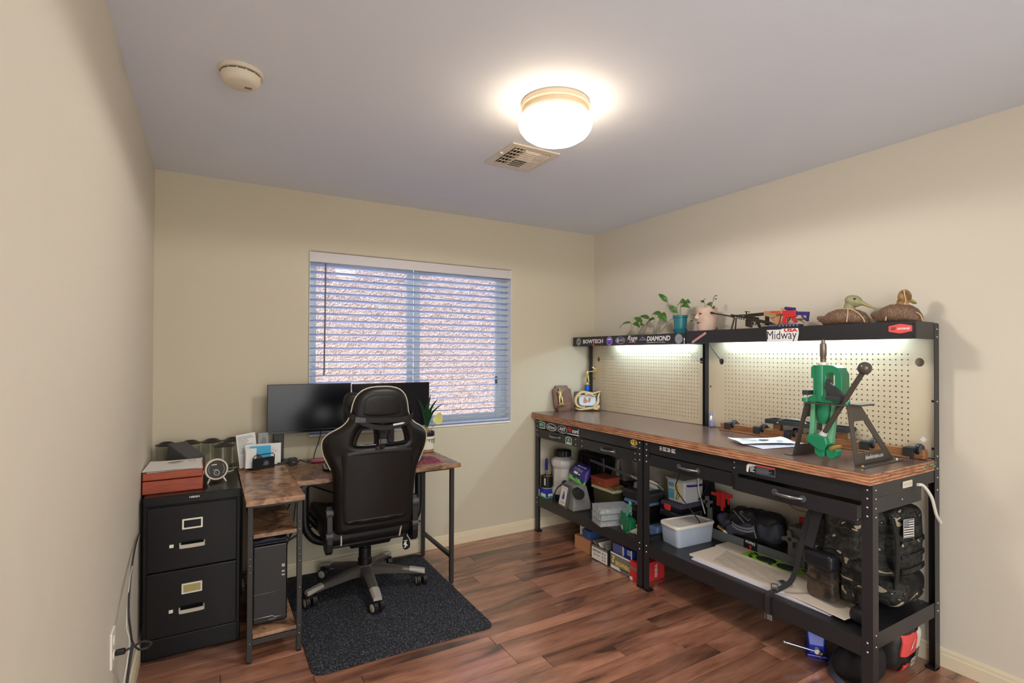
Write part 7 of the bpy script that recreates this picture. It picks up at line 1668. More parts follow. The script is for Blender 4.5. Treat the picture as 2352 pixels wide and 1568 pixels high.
# three arrows
for k, (dy, dz, lb) in enumerate(((0.0, 0.0, 'topmost white-fletched arrow lying across the far shelf stack'), (0.012, -0.010, 'middle white-fletched arrow lying across the far shelf stack'), (0.026, -0.022, 'lowest white-fletched arrow lying across the far shelf stack'))):
    a = Vector((2.70 + 0.012 * k, -0.50 + dy, 0.628 + dz)); b = Vector((2.752 + 0.012 * k, -1.150, 0.560 + dz * 0.9))
    t = thing('arrow', lb, 'arrow', tuple(a), 0, 'arrows on the far shelf')
    ob('shaft', MB().cyl(a, b, 0.0030, n=8), m_steel, t, smooth=1); ob('wrap', MB().cyl(a + (b - a) * 0.62, a + (b - a) * 0.72, 0.0034, n=8), m_sil, t, smooth=1)
    ob('nock', MB().cyl(b, b + (b - a).normalized() * 0.012, 0.0036, n=8), m_lime, t)
    d = (b - a).normalized(); s1 = d.cross(Vector((0, 0, 1))).normalized(); u1 = s1.cross(d)
    for q in range(3):
        an = math.radians(90 + 120 * q); r_ = s1 * math.cos(an) + u1 * math.sin(an)
        F_ = frame(a + (b - a) * 0.74, d, r_, d.cross(r_))
        ob('vane', MB(F_).prism([(0.0, 0.003), (0.04, 0.014), (0.11, 0.020), (0.150, 0.017), (0.158, 0.004)], -0.0006, 0.0006), m_cardw, t)
# three clear compartment boxes
cb_names = ('clear compartment box at the bottom of the stack of three', 'clear compartment box in the middle of the stack of three', 'clear compartment box topmost of the stack of three')
for k in range(3):
    t = thing('compartment_box', cb_names[k], 'compartment box', (2.588, -0.880, SZ + 0.0405 * k), (-16, -13, -17)[k], 'clear compartment boxes on the far shelf')
    M_ = WM[t]; L_, D_ = 0.225, 0.140
    bd = MB(M_)
    for q in ((-L_ / 2, L_ / 2, -D_ / 2, -D_ / 2 + 0.0018), (-L_ / 2, L_ / 2, D_ / 2 - 0.0018, D_ / 2), (-L_ / 2, -L_ / 2 + 0.0018, -D_ / 2 + 0.0018, D_ / 2 - 0.0018), (L_ / 2 - 0.0018, L_ / 2, -D_ / 2 + 0.0018, D_ / 2 - 0.0018)): bd.box(*q, 0.0018, 0.030)
    bd.box(-L_ / 2, L_ / 2, -D_ / 2, D_ / 2, 0.0, 0.0018)
    ob('box', bd, m_clear, t)
    ob('lid', MB(M_).box(-L_ / 2 - 0.003, L_ / 2 + 0.003, -D_ / 2 - 0.003, D_ / 2 + 0.003, 0.0305, 0.0365).box(-L_ / 2 + 0.008, L_ / 2 - 0.008, -D_ / 2 + 0.008, D_ / 2 - 0.008, 0.0366, 0.0380), m_clear, t, bevel=0.0012)
    for x in (-0.07, -0.035, 0.0, 0.035, 0.07): ob('divider', MB(M_).box(x - 0.0008, x + 0.0008, -D_ / 2 + 0.003, D_ / 2 - 0.003, 0.002, 0.028), m_clear, t)
    for y in (-0.045, -0.015, 0.015, 0.045): ob('front_rib', MB(M_).box(-L_ / 2 - 0.0016, -L_ / 2 - 0.0002, y - 0.0018, y + 0.0018, 0.001, 0.029), m_sil, t)
    it = MB(M_)
    for q in range(9): it.box(*(lambda x, y: (x, x + 0.014, y, y + 0.010))(rnd.uniform(-0.10, 0.085), rnd.uniform(-0.06, 0.05)), 0.002, 0.012)
    ob('contents', it, m_cream if k else m_kraft, t)['kind'] = 'stuff'
# green folded plastic bracket hanging in front of the boxes
gb = thing('green_bracket', 'bent green plastic bracket leaning on the clear compartment boxes', 'bracket', (2.56, -1.08, SZ))
GF = frame((2.548, -1.045, 0.345), (-0.30, -0.92, 0.24), (0.10, 0.22, 0.97), (-0.94, 0.32, -0.02))
ob('plate', MB(GF @ RZ(-24)).box(-0.052, 0.058, -0.045, 0.045, -0.004, 0.004), m_greenp, gb, bevel=0.002)
ob('arm', MB(GF @ T(0.045, 0.060, -0.012) @ RZ(46)).box(-0.075, 0.075, -0.013, 0.013, -0.006, 0.006), m_tealp, gb, bevel=0.002)
ob('rear_rib', MB(GF @ RZ(-24)).box(-0.040, 0.075, -0.030, 0.030, -0.050, -0.0045), m_greenp, gb, bevel=0.004)
ob('foot', MB(GF @ RZ(-24)).box(-0.01, 0.06, -0.068, -0.0455, -0.03, 0.002), m_greenp, gb, bevel=0.003)
cw = MB(T(2.60, -1.085, SZ + 0.016)); cw.rbox(0.10, 0.16, 0.034, 0.014, 8, fn=lambda p: p + Vector((0.006 * math.sin(p.y * 90), 0.004 * math.sin(p.x * 120), 0.005 * math.sin(p.x * 70 + p.y * 85) * (1 if p.z > 0 else 0))))
single('parts_bag', cw, mat('cloudy_bag', (206, 200, 184), 0.3, trans=0.3), 'crumpled cloudy plastic bag under the green bracket', 'bag', (2.60, -1.085, SZ), smooth=60)
# blue-tinted flat case and dark green scoop at the shelf's near end
bc = thing('flat_case', 'flat blue-tinted clear case at the near end of the far shelf', 'case', (2.70, -1.19, SZ))
ob('tray', MB().box(2.640, 2.860, -1.246, -1.178, SZ, SZ + 0.030), m_bluecase, bc, bevel=0.004); ob('lid', MB().box(2.636, 2.864, -1.2475, -1.176, SZ + 0.031, SZ + 0.060), mat('blue_clear_lid', (120, 150, 190), 0.25, trans=0.4, ior=1.2), bc, bevel=0.004); ob('ridge', MB().box(2.64, 2.86, -1.2465, -1.2425, SZ + 0.0605, SZ + 0.066), m_bluecase, bc, bevel=0.001)

# ------------------------------------------------------------------ floor under the far bench
t, M_, hx, hy, hh = carton('cardboard_box', 'plain brown cardboard box on the floor under the far bench', 'box', 2.566, 2.790, -0.668, -0.495, 0.0005, 0.096, m_kraft, rz=0)
ob('tape', MB(M_).box(-hx, hx, -0.02, 0.02, hh, hh + 0.0004), mat('box_tape', (196, 152, 106), 0.35), t)
t, M_, hx, hy, hh = carton('small_carton', 'white printed carton standing on the brown cardboard box', 'carton', 2.600, 2.700, -0.560, -0.512, 0.097, 0.160, m_cardw)
mb = MB(on_mx(M_, hx, -0.008, 0.034)); mb.prism(oval(0.014, 0.022, 12), 0, 0.0005); ob('print', mb, mat('brown_round_print', (132, 92, 66), 0.6), t)
t, M_, hx, hy, hh = carton('small_carton', 'dark blue carton lying on the brown cardboard box', 'carton', 2.580, 2.730, -0.655, -0.566, 0.097, 0.153, mat('denim_blue_card', (52, 88, 148), 0.5), bevel=0.004)
ob('studs', MB(on_mx(M_, hx, -0.030, 0.020)).prism(oval(0.004, 0.004, 8), 0, 0.0008, T(0, 0, 0)).prism(oval(0.004, 0.004, 8), 0, 0.0008, T(0, 0.008, 0)), m_wink, t)['kind'] = 'stuff'
def open_carton(lb, x0, x1, y0, y1, z1, m_side, m_in, nm='ammo_box'):
    t = thing(nm, lb, 'carton', ((x0 + x1) / 2, (y0 + y1) / 2, 0), 0)
    b = MB(); w_ = 0.003
    b.box(x0, x1, y0, y1, 0.0005, 0.004)
    for q in ((x0, x0 + w_, y0, y1), (x1 - w_, x1, y0, y1), (x0 + w_, x1 - w_, y0, y0 + w_), (x0 + w_, x1 - w_, y1 - w_, y1)): b.box(*q, 0.004, z1)
    ob('carton', b, m_side, t)
    return t
t = open_carton('open white and black carton with brown scrollwork on the floor', 2.545, 2.760, -0.892, -0.718, 0.104, m_cardk, m_cardk)
fm = face_mx((2.5445, -0.805, 0.052))
ob('front_print', MB(fm).box(-0.082, 0.082, -0.046, 0.034, 0, 0.0006), m_cardw, t); ob('header_band', MB(fm).box(-0.082, 0.082, 0.036, 0.048, 0, 0.0006), m_cardg, t)
mb = MB(fm); lettering(mb, 'Super Sport', T(-0.030, 0.014, 0), 0.086, 0.022, shear=0.3, bold=0.03); lettering(mb, 'clay load', T(-0.030, -0.012, 0), 0.070, 0.018, shear=0.3)
ob('lettering', mb, mat('brown_print_ink', (92, 62, 48), 0.6), t)
mb = MB(fm)
for y_ in (0.015, -0.008, -0.028):
    for x_ in (0.034, 0.058): mb.prism(oval(0.014, 0.014, 10), 0.0006, 0.0010, T(x_, y_, 0))
ob('print', mb, m_gink, t)['kind'] = 'stuff'
for y0_, tz in ((-0.745, 30), (-0.80, 38), (-0.86, 55)): ob('flap', MB(T(2.655, y0_, 0.100) @ RX(tz)).box(-0.10, 0.10, -0.03, 0.03, -0.001, 0.001), m_cardg if tz != 38 else m_cardw, t)
t = open_carton('open carton with gold lettering and deer-head emblem on the floor', 2.552, 2.770, -1.112, -0.908, 0.112, m_cardk, m_cardk)
fm = face_mx((2.5515, -1.010, 0.056))
ob('front_print', MB(fm).box(-0.098, 0.098, -0.052, 0.040, 0, 0.0006), m_cardg, t); ob('header_band', MB(fm).box(-0.098, 0.098, 0.042, 0.053, 0, 0.0006), m_cardw, t); ob('lower_band', MB(fm).box(-0.096, 0.0, -0.050, -0.030, 0.0007, 0.0009), m_cardw, t)
mb = MB(fm); lettering(mb, 'BROWNING', T(0.022, -0.006, 0), 0.140, 0.030, bold=0.04, lift=0.0012)
mb.tube([(-0.068, -0.012, 0.0014), (-0.072, 0.006, 0.0014), (-0.062, 0.020, 0.0014), (-0.078, 0.032, 0.0014)], 0.003, 6, smooth=4); mb.tube([(-0.078, 0.012, 0.0014), (-0.066, 0.018, 0.0014), (-0.056, 0.034, 0.0014)], 0.0026, 6, smooth=4); mb.tube([(-0.068, -0.012, 0.0014), (-0.080, -0.004, 0.0014), (-0.084, 0.004, 0.0014)], 0.0024, 6, smooth=3)
ob('lettering', mb, m_yel, t)
mb = MB(fm); lettering(mb, 'AMMUNITION', T(0.030, -0.034, 0), 0.090, 0.010, bold=0.04, lift=0.0012); ob('lettering', mb, m_vinylblk, t)
t, M_, hx, hy, hh = carton('small_carton', 'slate blue carton standing in the gold-lettered carton', 'carton', 2.566, 2.690, -0.998, -0.918, 0.0045, 0.165, mat('slate_blue_card', (96, 104, 160), 0.5))
ob('side_print', MB(on_my(M_, hy, 0.0, 0.120)).box(-0.05, 0.05, -0.03, 0.03, 0, 0.0004), m_cardw, t); ob('stripe', MB(on_mx(M_, hx, 0.0, 0.110)).box(-0.036, -0.03, -0.05, 0.05, 0, 0.0004), m_gink, t)
t, M_, hx, hy, hh = carton('small_carton', 'bright blue and white carton with a barcode in the gold-lettered carton', 'carton', 2.566, 2.700, -1.102, -1.010, 0.0045, 0.162, m_bluep)
ob('white_edge', MB(on_mx(M_, hx, 0.038, 0.110)).box(-0.008, 0.008, -0.05, 0.05, 0, 0.0005), m_cardw, t); ob('white_edge', MB(on_mx(M_, hx, -0.040, 0.110)).box(-0.006, 0.006, -0.05, 0.05, 0, 0.0005), m_cardw, t)
bcd = MB(on_mx(M_, hx, -0.018, 0.140)); 
bcl = ob('barcode_field', MB(on_mx(M_, hx, -0.018, 0.138)).box(-0.016, 0.016, -0.014, 0.014, 0, 0.0005), m_cardw, t)
for k in range(7): bcd.box(-0.013 + k * 0.004, -0.0115 + k * 0.004 + 0.0008 * (k % 2), -0.012, 0.008, 0.0005, 0.0008)
ob('barcode', bcd, m_ink, bcl)['kind'] = 'stuff'
t, M_, hx, hy, hh = carton('red_carton', 'bright red carton on the floor behind the middle bench posts', 'carton', 2.535, 2.742, -1.206, -1.116, 0.0005, 0.116, m_cardred)
mb = MB(); lettering(mb, 'FEDERAL', on_my(M_, hy, 0.03, 0.060) @ RZ(90), 0.080, 0.022, bold=0.02); mb.box(-0.094, -0.090, -0.0478, -0.0472, 0.02, 0.10, M_)
ob('lettering', mb, m_cardw, t)
ob('grey_band', MB(on_mx(M_, hx, 0.0, 0.078)).box(-0.047, 0.047, -0.008, 0.008, 0, 0.0005), m_cardg, t); ob('white_corner', MB(on_mx(M_, hx, 0.034, 0.014)).box(-0.012, 0.012, -0.012, 0.008, 0, 0.0005), m_cardw, t)

# ------------------------------------------------------------------ near bench, lower shelf
# dark green rounded tool seen between the posts
gd = thing('green_scale', 'dark green rounded enamel tool seen between the middle posts', 'tool', (3.005, -1.045, SZ))
G_ = T(3.005, -1.045, SZ)
ob('body', MB(G_).rbox(0.11, 0.10, 0.11, 0.04, 4, M=T(0, 0, 0.058)), m_dgreen, gd, smooth=60)
hd = MB(G_); hd.rbox(0.085, 0.085, 0.125, 0.04, 4, M=T(0, -0.004, 0.166)); ob('hood', hd, m_dgreen, gd, smooth=60)
ob('spout', MB(G_).cyl((-0.03, 0.0, 0.12), (-0.085, 0.03, 0.105), 0.026, 0.018, n=16), m_dgreen, gd, smooth=1)
# cases and the white tub at the junction of the benches
def tool_case(lb, x0, x1, y0, y1, z0, z1, m0, m1, lat, knob=None):
    t = thing('tool_case', lb, 'case', ((x0 + x1) / 2, (y0 + y1) / 2, z0), 0, 'tool cases under the white tub')
    zm = z0 + (z1 - z0) * 0.5
    ob('base', MB().box(x0, x1, y0, y1, z0, zm), m0, t, bevel=0.005); ob('lid', MB().taper(x0, x1, y0, y1, zm + 0.001, z1, 0.95), m1, t, bevel=0.005)
    y_ = (y0 + y1) / 2 + 0.02
    ob('latch', MB().box(x0 - 0.008, x0 - 0.0005, y_ - 0.028, y_ + 0.028, zm - 0.014, zm + 0.016), lat, t, bevel=0.003)
    if knob: ob('latch_foot', MB().box(x0 - 0.006, x0 - 0.0005, y_ - 0.022, y_ + 0.022, zm - 0.024, zm - 0.0145), lat, t, bevel=0.002)
    return t
tool_case('dark case at the bottom under the red-latched case', 2.870, 3.050, -1.245, -1.100, SZ, 0.344, m_blk, m_blk, m_dgrey2)
tool_case('flat lilac-grey case under the red-latched case', 2.850, 3.045, -1.235, -1.055, 0.3445, 0.386, m_dgrey2, mat('slate_plastic', (66, 68, 84), 0.45), m_dgrey2)
tool_case('case with clear lid and bright red latch under the white tub', 2.845, 3.055, -1.246, -1.065, 0.3865, 0.446, m_blk, mat('smoky_clear_lid', (96, 90, 108), 0.2, trans=0.3, ior=1.2), mat('bright_red_latch', (236, 70, 66), 0.4), True)
wtb = thing('wipes_tub', 'white plastic tub with blue label and dark blue handle on the red-latched case', 'tub', (2.965, -1.175, 0.4465))
ob('tub', MB().taper(2.876, 3.060, -1.247, -1.096, 0.4465, 0.588, 1.0, kb=0.94), mat('white_tub_plastic', (206, 206, 208), 0.35), wtb, bevel=0.010, seg=3)
ob('lid', MB().box(2.866, 3.066, -1.2485, -1.090, 0.5885, 0.600), mat('grey_white_lid', (176, 178, 176), 0.4), wtb, bevel=0.004)
ob('handle', MB().ribbon([(2.896, -1.2495, 0.566), (2.915, -1.252, 0.562), (2.98, -1.254, 0.558), (3.045, -1.2505, 0.556)], 0.012, 0.004, (0, 0, 1), smooth=4), mat('indigo_handle', (46, 40, 140), 0.4), wtb, smooth=1)
lb = ob('label', MB(face_mx((2.8745, -1.170, 0.518))).prism(rrect(0.106, 0.108, 0.006), 0, 0.0010), mat('cream_label', (226, 212, 168), 0.5), wtb)
mb = MB(face_mx((2.8733, -1.170, 0.518))); mb.box(-0.052, -0.006, -0.052, 0.010, 0, 0.0006); mb.box(-0.052, -0.006, 0.026, 0.052, 0, 0.0006); ob('blue_field', mb, m_sky, lb)['kind'] = 'stuff'
mb = MB(face_mx((2.8725, -1.170, 0.518))); lettering(mb, 'Clean', T(-0.028, 0.018, 0), 0.038, 0.010, shear=0.2); lettering(mb, 'wipes', T(-0.028, -0.006, 0), 0.034, 0.006); ob('lettering', mb, m_wink, lb)
mb = MB(face_mx((2.8733, -1.170, 0.518))); mb.tube([(0.012, -0.05, 0), (0.018, -0.02, 0), (0.032, 0.004, 0)], 0.003, 5, smooth=3); mb.tube([(0.022, -0.05, 0), (0.034, -0.03, 0), (0.040, -0.012, 0)], 0.003, 5, smooth=3); ob('grass_print', mb, m_leaf2, lb)['kind'] = 'stuff'
mb = MB(face_mx((2.8733, -1.170, 0.518))); mb.prism(oval(0.012, 0.012, 10), 0, 0.0006, T(0.024, 0.034, 0)); mb.prism(oval(0.010, 0.010, 10), 0, 0.0006, T(0.025, 0.018, 0)); ob('dots', mb, m_orange, lb)['kind'] = 'stuff'
cable('cable', 'thin black cord hanging from the left drawer past the white tub', [(2.700, -1.352, 0.748), (2.704, -1.362, 0.68), (2.700, -1.340, 0.62), (2.705, -1.345, 0.58), (2.730, -1.380, 0.52), (2.760, -1.425, 0.455), (2.790, -1.450, 0.40)], 0.0035, m_blk)
cable('cable', 'white cord hanging down the right side of the white tub', [(2.985, -1.262, 0.70), (2.985, -1.264, 0.60), (2.99, -1.263, 0.53), (3.01, -1.27, 0.46), (3.02, -1.29, 0.38)], 0.0045, m_cordw)
cable('cable', 'black cord bending behind the white tub towards the star knob', [(3.01, -1.263, 0.70), (3.02, -1.268, 0.62), (3.035, -1.29, 0.56), (3.02, -1.275, 0.50), (2.99, -1.262, 0.465)], 0.004, m_blk)

# frosted tub with lid
ft = thing('storage_tub', 'frosted clear plastic tub with a pale lid on the near shelf', 'tub', (2.745, -1.395, SZ))
cor = [(2.628, -1.288), (2.606, -1.445), (2.892, -1.462), (2.886, -1.318)]
def tubring(s, z, r):
    c = Vector((sum(x for x, _ in cor) / 4, sum(y for _, y in cor) / 4, 0)); out = []
    for i in range(4):
        p = Vector((*cor[i], 0)); a = Vector((*cor[i - 1], 0)); b = Vector((*cor[(i + 1) % 4], 0))
        p = c + (p - c) * s; a = c + (a - c) * s; b = c + (b - c) * s
        da = (a - p).normalized() * r; db = (b - p).normalized() * r
        for q in range(5):
            t_ = q / 4; out.append(((p + da) * (1 - t_) ** 2 + p * 2 * t_ * (1 - t_) + (p + db) * t_ ** 2) + Vector((0, 0, z)))
    return out
b = MB(); b.loft([tubring(0.955, SZ, 0.02), tubring(0.975, SZ + 0.004, 0.025), tubring(1.06, SZ + 0.105, 0.03), tubring(1.045, SZ + 0.105, 0.03), tubring(0.960, SZ + 0.006, 0.024)]); ob('tub', b, m_frost, ft, smooth=40)
b = MB(); b.loft([tubring(1.085, SZ + 0.1055, 0.035), tubring(1.105, SZ + 0.108, 0.036), tubring(1.105, SZ + 0.118, 0.036), tubring(1.08, SZ + 0.124, 0.036), tubring(0.96, SZ + 0.124, 0.036), tubring(0.93, SZ + 0.119, 0.036)]); ob('lid', b, m_lidfrost, ft, smooth=40)

# gun vise: a long tray with end blocks, star knobs and red clamps
gv = thing('cleaning_vise', 'long dark grey maintenance vise with star knobs and red clamps at the wall', 'vise', (3.0, -1.67, SZ))
tb = MB().box(2.925, 3.082, -2.010, -1.325, SZ, SZ + 0.006)
for q in ((2.925, 2.930, -2.010, -1.325), (3.077, 3.082, -2.010, -1.325), (2.930, 3.077, -2.010, -2.005), (2.930, 3.077, -1.330, -1.325)): tb.box(*q, SZ + 0.006, SZ + 0.062)
m_vg = mat('vise_grey', (98, 100, 102), 0.5)
ob('tray', tb, m_vg, gv, bevel=0.002)
ob('end_block', MB().taper(2.932, 3.070, -2.003, -1.905, SZ + 0.0065, 0.492, 0.9), m_vg, gv, bevel=0.006)
ob('end_block', MB().box(3.030, 3.074, -1.440, -1.334, SZ + 0.0065, 0.50), m_blk, gv, bevel=0.004)
def star(M_, R, nm='star_knob', m=m_vg):
    pts = []
    for k in range(4):
        for da, r in ((-13, 0.96), (0, 1.0), (13, 0.96), (27, 0.55), (45, 0.40), (63, 0.55)): a = math.radians(90 * k + da + 8); pts.append((R * r * math.cos(a), R * r * math.sin(a)))
    k_ = ob(nm, MB(M_).prism(pts, 0, 0.018), m, gv, bevel=0.003)
    ob('centre_cap', MB(M_ @ T(0, 0, 0.018)).lathe([(0.010, 0), (0.010, 0.002), (0.001, 0.002)], 14), m_blk, k_)
star(face_mx((2.924, -1.938, 0.432)), 0.048); ob('knob_shaft', MB().cyl((2.924, -1.938, 0.432), (2.94, -1.938, 0.432), 0.008, n=10), m_blk, gv)
star(face_mx((2.985, -1.345, 0.478)), 0.036); ob('knob_post', MB().taper(2.982, 3.004, -1.366, -1.334, SZ + 0.0065, 0.442, 0.8), m_vg, gv, bevel=0.002)
rc = ob('red_clamp', MB().box(3.005, 3.016, -1.450, -1.392, 0.462, 0.556), m_redplastic, gv, bevel=0.002)
for y in (-1.400, -1.420): ob('clamp_rib', MB().box(2.999, 3.005, y - 0.004, y + 0.004, 0.466, 0.552), m_redplastic, rc, bevel=0.001)
ob('clamp_pin', MB().box(2.995, 3.005, -1.446, -1.430, 0.440, 0.556), m_redplastic, rc, bevel=0.002)
ob('clamp_wing', MB().box(3.008, 3.020, -1.392, -1.345, 0.518, 0.540), m_redplastic, rc, bevel=0.003); ob('clamp_wing', MB().box(3.008, 3.020, -1.500, -1.450, 0.528, 0.552), m_redplastic, rc, bevel=0.003); ob('clamp_wing', MB().box(3.008, 3.018, -1.480, -1.468, 0.486, 0.528), m_redplastic, rc, bevel=0.002)
ob('red_clamp', MB().box(3.045, 3.062, -1.985, -1.905, 0.4725 - 0.05, 0.520), m_redplastic, gv, bevel=0.002)
pl_ = ob('badge', MB(face_mx((2.9248, -1.690, 0.318))).prism(rrect(0.088, 0.062, 0.004), 0, 0.001), m_blk, gv)
mb = MB(face_mx((2.9236, -1.690, 0.318))); lettering(mb, "HOPPE'S", T(0.0, 0.016, 0) @ RZ(-6), 0.064, 0.016, bold=0.03, shear=0.2); ob('lettering', mb, m_wink, pl_)
mb = MB(face_mx((2.9236, -1.690, 0.318))); lettering(mb, '9', T(0.0, -0.012, 0), 0.017, 0.028, bold=0.04); ob('lettering', mb, m_red, pl_)

# black tactical bag lying in the vise
tb_ = thing('gear_bag', 'black nylon gear bag with a zip pocket lying in the vise tray', 'bag', (3.0, -1.69, 0.30))
def wr(s=0.004, f=40): return lambda p: p + Vector((s * math.sin(p.y * f + p.z * 30), 0, s * math.sin(p.y * f * 1.3 + p.x * 50)))
b = MB(T(2.995, -1.690, 0.418) @ RX(-4)); b.rbox(0.125, 0.33, 0.190, 0.06, 8, fn=wr(0.005)); ob('main_body', b, m_wbag, tb_, smooth=70)
b = MB(T(2.946, -1.640, 0.452) @ RX(-22) @ RY(-32)); b.rbox(0.045, 0.165, 0.105, 0.022, 6, fn=wr(0.003)); pk_ = ob('zip_pocket', b, m_wbag, tb_, smooth=70)
ob('zip', MB().tube([(2.914, -1.585, 0.492), (2.912, -1.62, 0.470), (2.914, -1.655, 0.440)], 0.0028, 6, smooth=4), m_gink, pk_, smooth=1)
ob('pull_tab', MB().ribbon([(2.916, -1.715, 0.440), (2.914, -1.72, 0.42), (2.912, -1.735, 0.375)], 0.006, 0.003, (0, 1, 0)), m_gink, pk_)
mb = MB(frame((2.9130, -1.662, 0.482), (0.08, -0.80, -0.52), (0.50, -0.42, 0.75), (-0.86, -0.28, 0.40))); mb.prism(rrect(0.068, 0.018, 0.002), 0, 0.0008, holes=[rrect(0.062, 0.013, 0.001)]); lettering(mb, '5.11 TACT', T(0, 0, 0), 0.052, 0.008); ob('patch', mb, m_gink, pk_)
b = MB(T(2.955, -1.615, 0.392) @ RX(-16)); b.rbox(0.080, 0.20, 0.070, 0.03, 7, fn=wr(0.004, 55)); ob('lower_pocket', b, m_wbag2, tb_, smooth=70)
b = MB(T(2.957, -1.800, 0.420) @ RX(-14)); b.rbox(0.075, 0.15, 0.105, 0.035, 7, fn=wr(0.006, 50)); ob('side_pouch', b, m_wbag2, tb_, smooth=70)
b = MB(T(2.985, -1.485, 0.392) @ RX(12)); b.rbox(0.090, 0.12, 0.075, 0.035, 6, fn=wr(0.006, 60)); ob('end_pouch', b, m_wbag2, tb_, smooth=70)
for d in (0.0, 0.016): ob('strap', MB().ribbon([(2.912, -1.575, 0.424 - d), (2.905, -1.62, 0.412 - d), (2.908, -1.68, 0.414 - d), (2.918, -1.715, 0.428 - d)], 0.010, 0.003, (0, 0.2, 1), smooth=4), m_gink, tb_, smooth=1)
bt = thing('brass_tip', 'small brass tip beside the frosted tub', 'tip', (2.935, -1.505, 0.3425))
ob('tip', MB().cyl((2.912, -1.478, 0.372), (2.912, -1.520, 0.356), 0.011, 0.009, n=14), m_brass, bt, smooth=1); ob('point', MB().cyl((2.912, -1.5205, 0.3558), (2.912, -1.542, 0.3480), 0.009, 0.003, n=14), m_chrome, bt, smooth=1)

# stacked sheets and targets
def board(lb, x0, x1, y0, y1, z, t_, rz, m, nm='card_sheet', grp='flat sheets on the near shelf'):
    cx, cy = (x0 + x1) / 2, (y0 + y1) / 2
    return single(nm, MB(T(cx, cy, z) @ RZ(rz)).box(-(x1 - x0) / 2, (x1 - x0) / 2, -(y1 - y0) / 2, (y1 - y0) / 2, 0, t_), m, lb, 'sheet', (cx, cy, z), grp, bevel=0.001)
zs = SZ + 0.0004
board('pale lilac sheet at the bottom of the near shelf pile', 2.560, 2.905, -2.330, -1.585, zs, 0.006, 1.5, m_sheetp)
board('second pale lilac sheet from the bottom of the near shelf pile', 2.566, 2.900, -2.330, -1.560, zs + 0.0064, 0.006, -0.8, m_sheetp)
ts = board('broad cream sheet topmost at the front of the near shelf pile', 2.572, 2.800, -2.350, -1.560, zs + 0.0128, 0.006, 0.6, m_sheet)
tg = board('cream target sheet at the back of the near shelf pile', 2.804, 2.918, -2.300, -1.545, zs + 0.0128, 0.005, 0.0, m_sheet)
board('small creased cream sheet under the brown camouflage pouch', 2.560, 2.760, -2.415, -2.130, zs + 0.0192, 0.004, -5, m_sheet, nm='paper_pad')
# lime and black splatter target printed sheet on the cream sheets
tt = single('splatter_target', MB(T(2.858, -1.875, zs + 0.0182)).box(-0.050, 0.050, -0.165, 0.165, 0, 0.0012), m_targetg, 'lime and black ringed target sheet lying at the back of the pile', 'target', (2.858, -1.875, zs + 0.0182))
pr = MB(T(2.858, -1.875, zs + 0.0195))
for y, r in ((-0.080, 0.048), (0.040, 0.048)):
    pr.prism([(max(-0.049, min(0.049, 0.85 * r * math.cos(a))), y + 1.15 * r * math.sin(a)) for a in [2 * PI * k / 32 for k in range(32)]], 0, 0.0004)
for x, y in ((0.03, 0.128), (0.008, 0.135), (-0.02, 0.125), (0.02, 0.110), (-0.035, 0.11), (-0.038, -0.008), (-0.03, -0.145), (0.036, -0.15)): pr.prism([(x + 0.010 * math.cos(2 * PI * k / 10), y + 0.012 * math.sin(2 * PI * k / 10)) for k in range(10)], 0, 0.0004)
ob('black_rings', pr, m_ink, tt)['kind'] = 'stuff'
pr = MB(T(2.858, -1.875, zs + 0.0200))
for y in (-0.080, 0.040):
    for r in (0.034, 0.018): ring_mark(pr, T(0, y, 0), r - 0.0012, r)
ob('ring_lines', pr, m_gink, tt)['kind'] = 'stuff'
ob('orange_spot', MB(T(2.835, -2.012, zs + 0.0196)).prism(oval(0.022, 0.016, 10), 0, 0.0006), m_orange, tt)
# crumpled clear wrap with a blue label on the cream sheets
V = []; F = []; n1, n2 = 26, 12; r3 = random.Random(3)
for s in (0, 1):
    for j in range(n2 + 1):
        for i in range(n1 + 1): V.append((2.585 + 0.185 * j / n2, -1.70 - 0.42 * i / n1 + 0.05 * j / n2, zs + 0.0195 + (0 if s == 0 else 0.0008) + 0.005 * abs(math.sin(i * 0.55 + j * 0.4) * math.sin(j * 0.7 + 0.25 * i)) + 0.0012 * r3.random()))
k = (n1 + 1) * (n2 + 1)
for i in range(k): V[k + i] = (V[i][0], V[i][1], V[i][2] + 0.0008)
for j in range(n2):
    for i in range(n1):
        a = j * (n1 + 1) + i; F.append((a, a + 1, a + n1 + 2, a + n1 + 1)); F.append((k + a + n1 + 1, k + a + n1 + 2, k + a + 1, k + a))
wp = single('plastic_wrap', MB().add(V, F), m_plastic_bag, 'crumpled clear plastic wrap with blue label over the cream sheets', 'plastic wrap', (2.68, -1.9, zs + 0.0195))
lbm = T(2.655, -2.075, zs + 0.0292) @ RZ(-4)
lb_ = ob('label', MB(lbm).box(-0.016, 0.016, -0.030, 0.030, 0, 0.0006), mat('dark_teal_label', (36, 62, 92), 0.4), wp)
mb = MB(); lettering(mb, 'AMS', lbm @ RZ(-90) @ T(0, 0, 0.0006), 0.032, 0.014); ob('lettering', mb, m_gink, lb_)

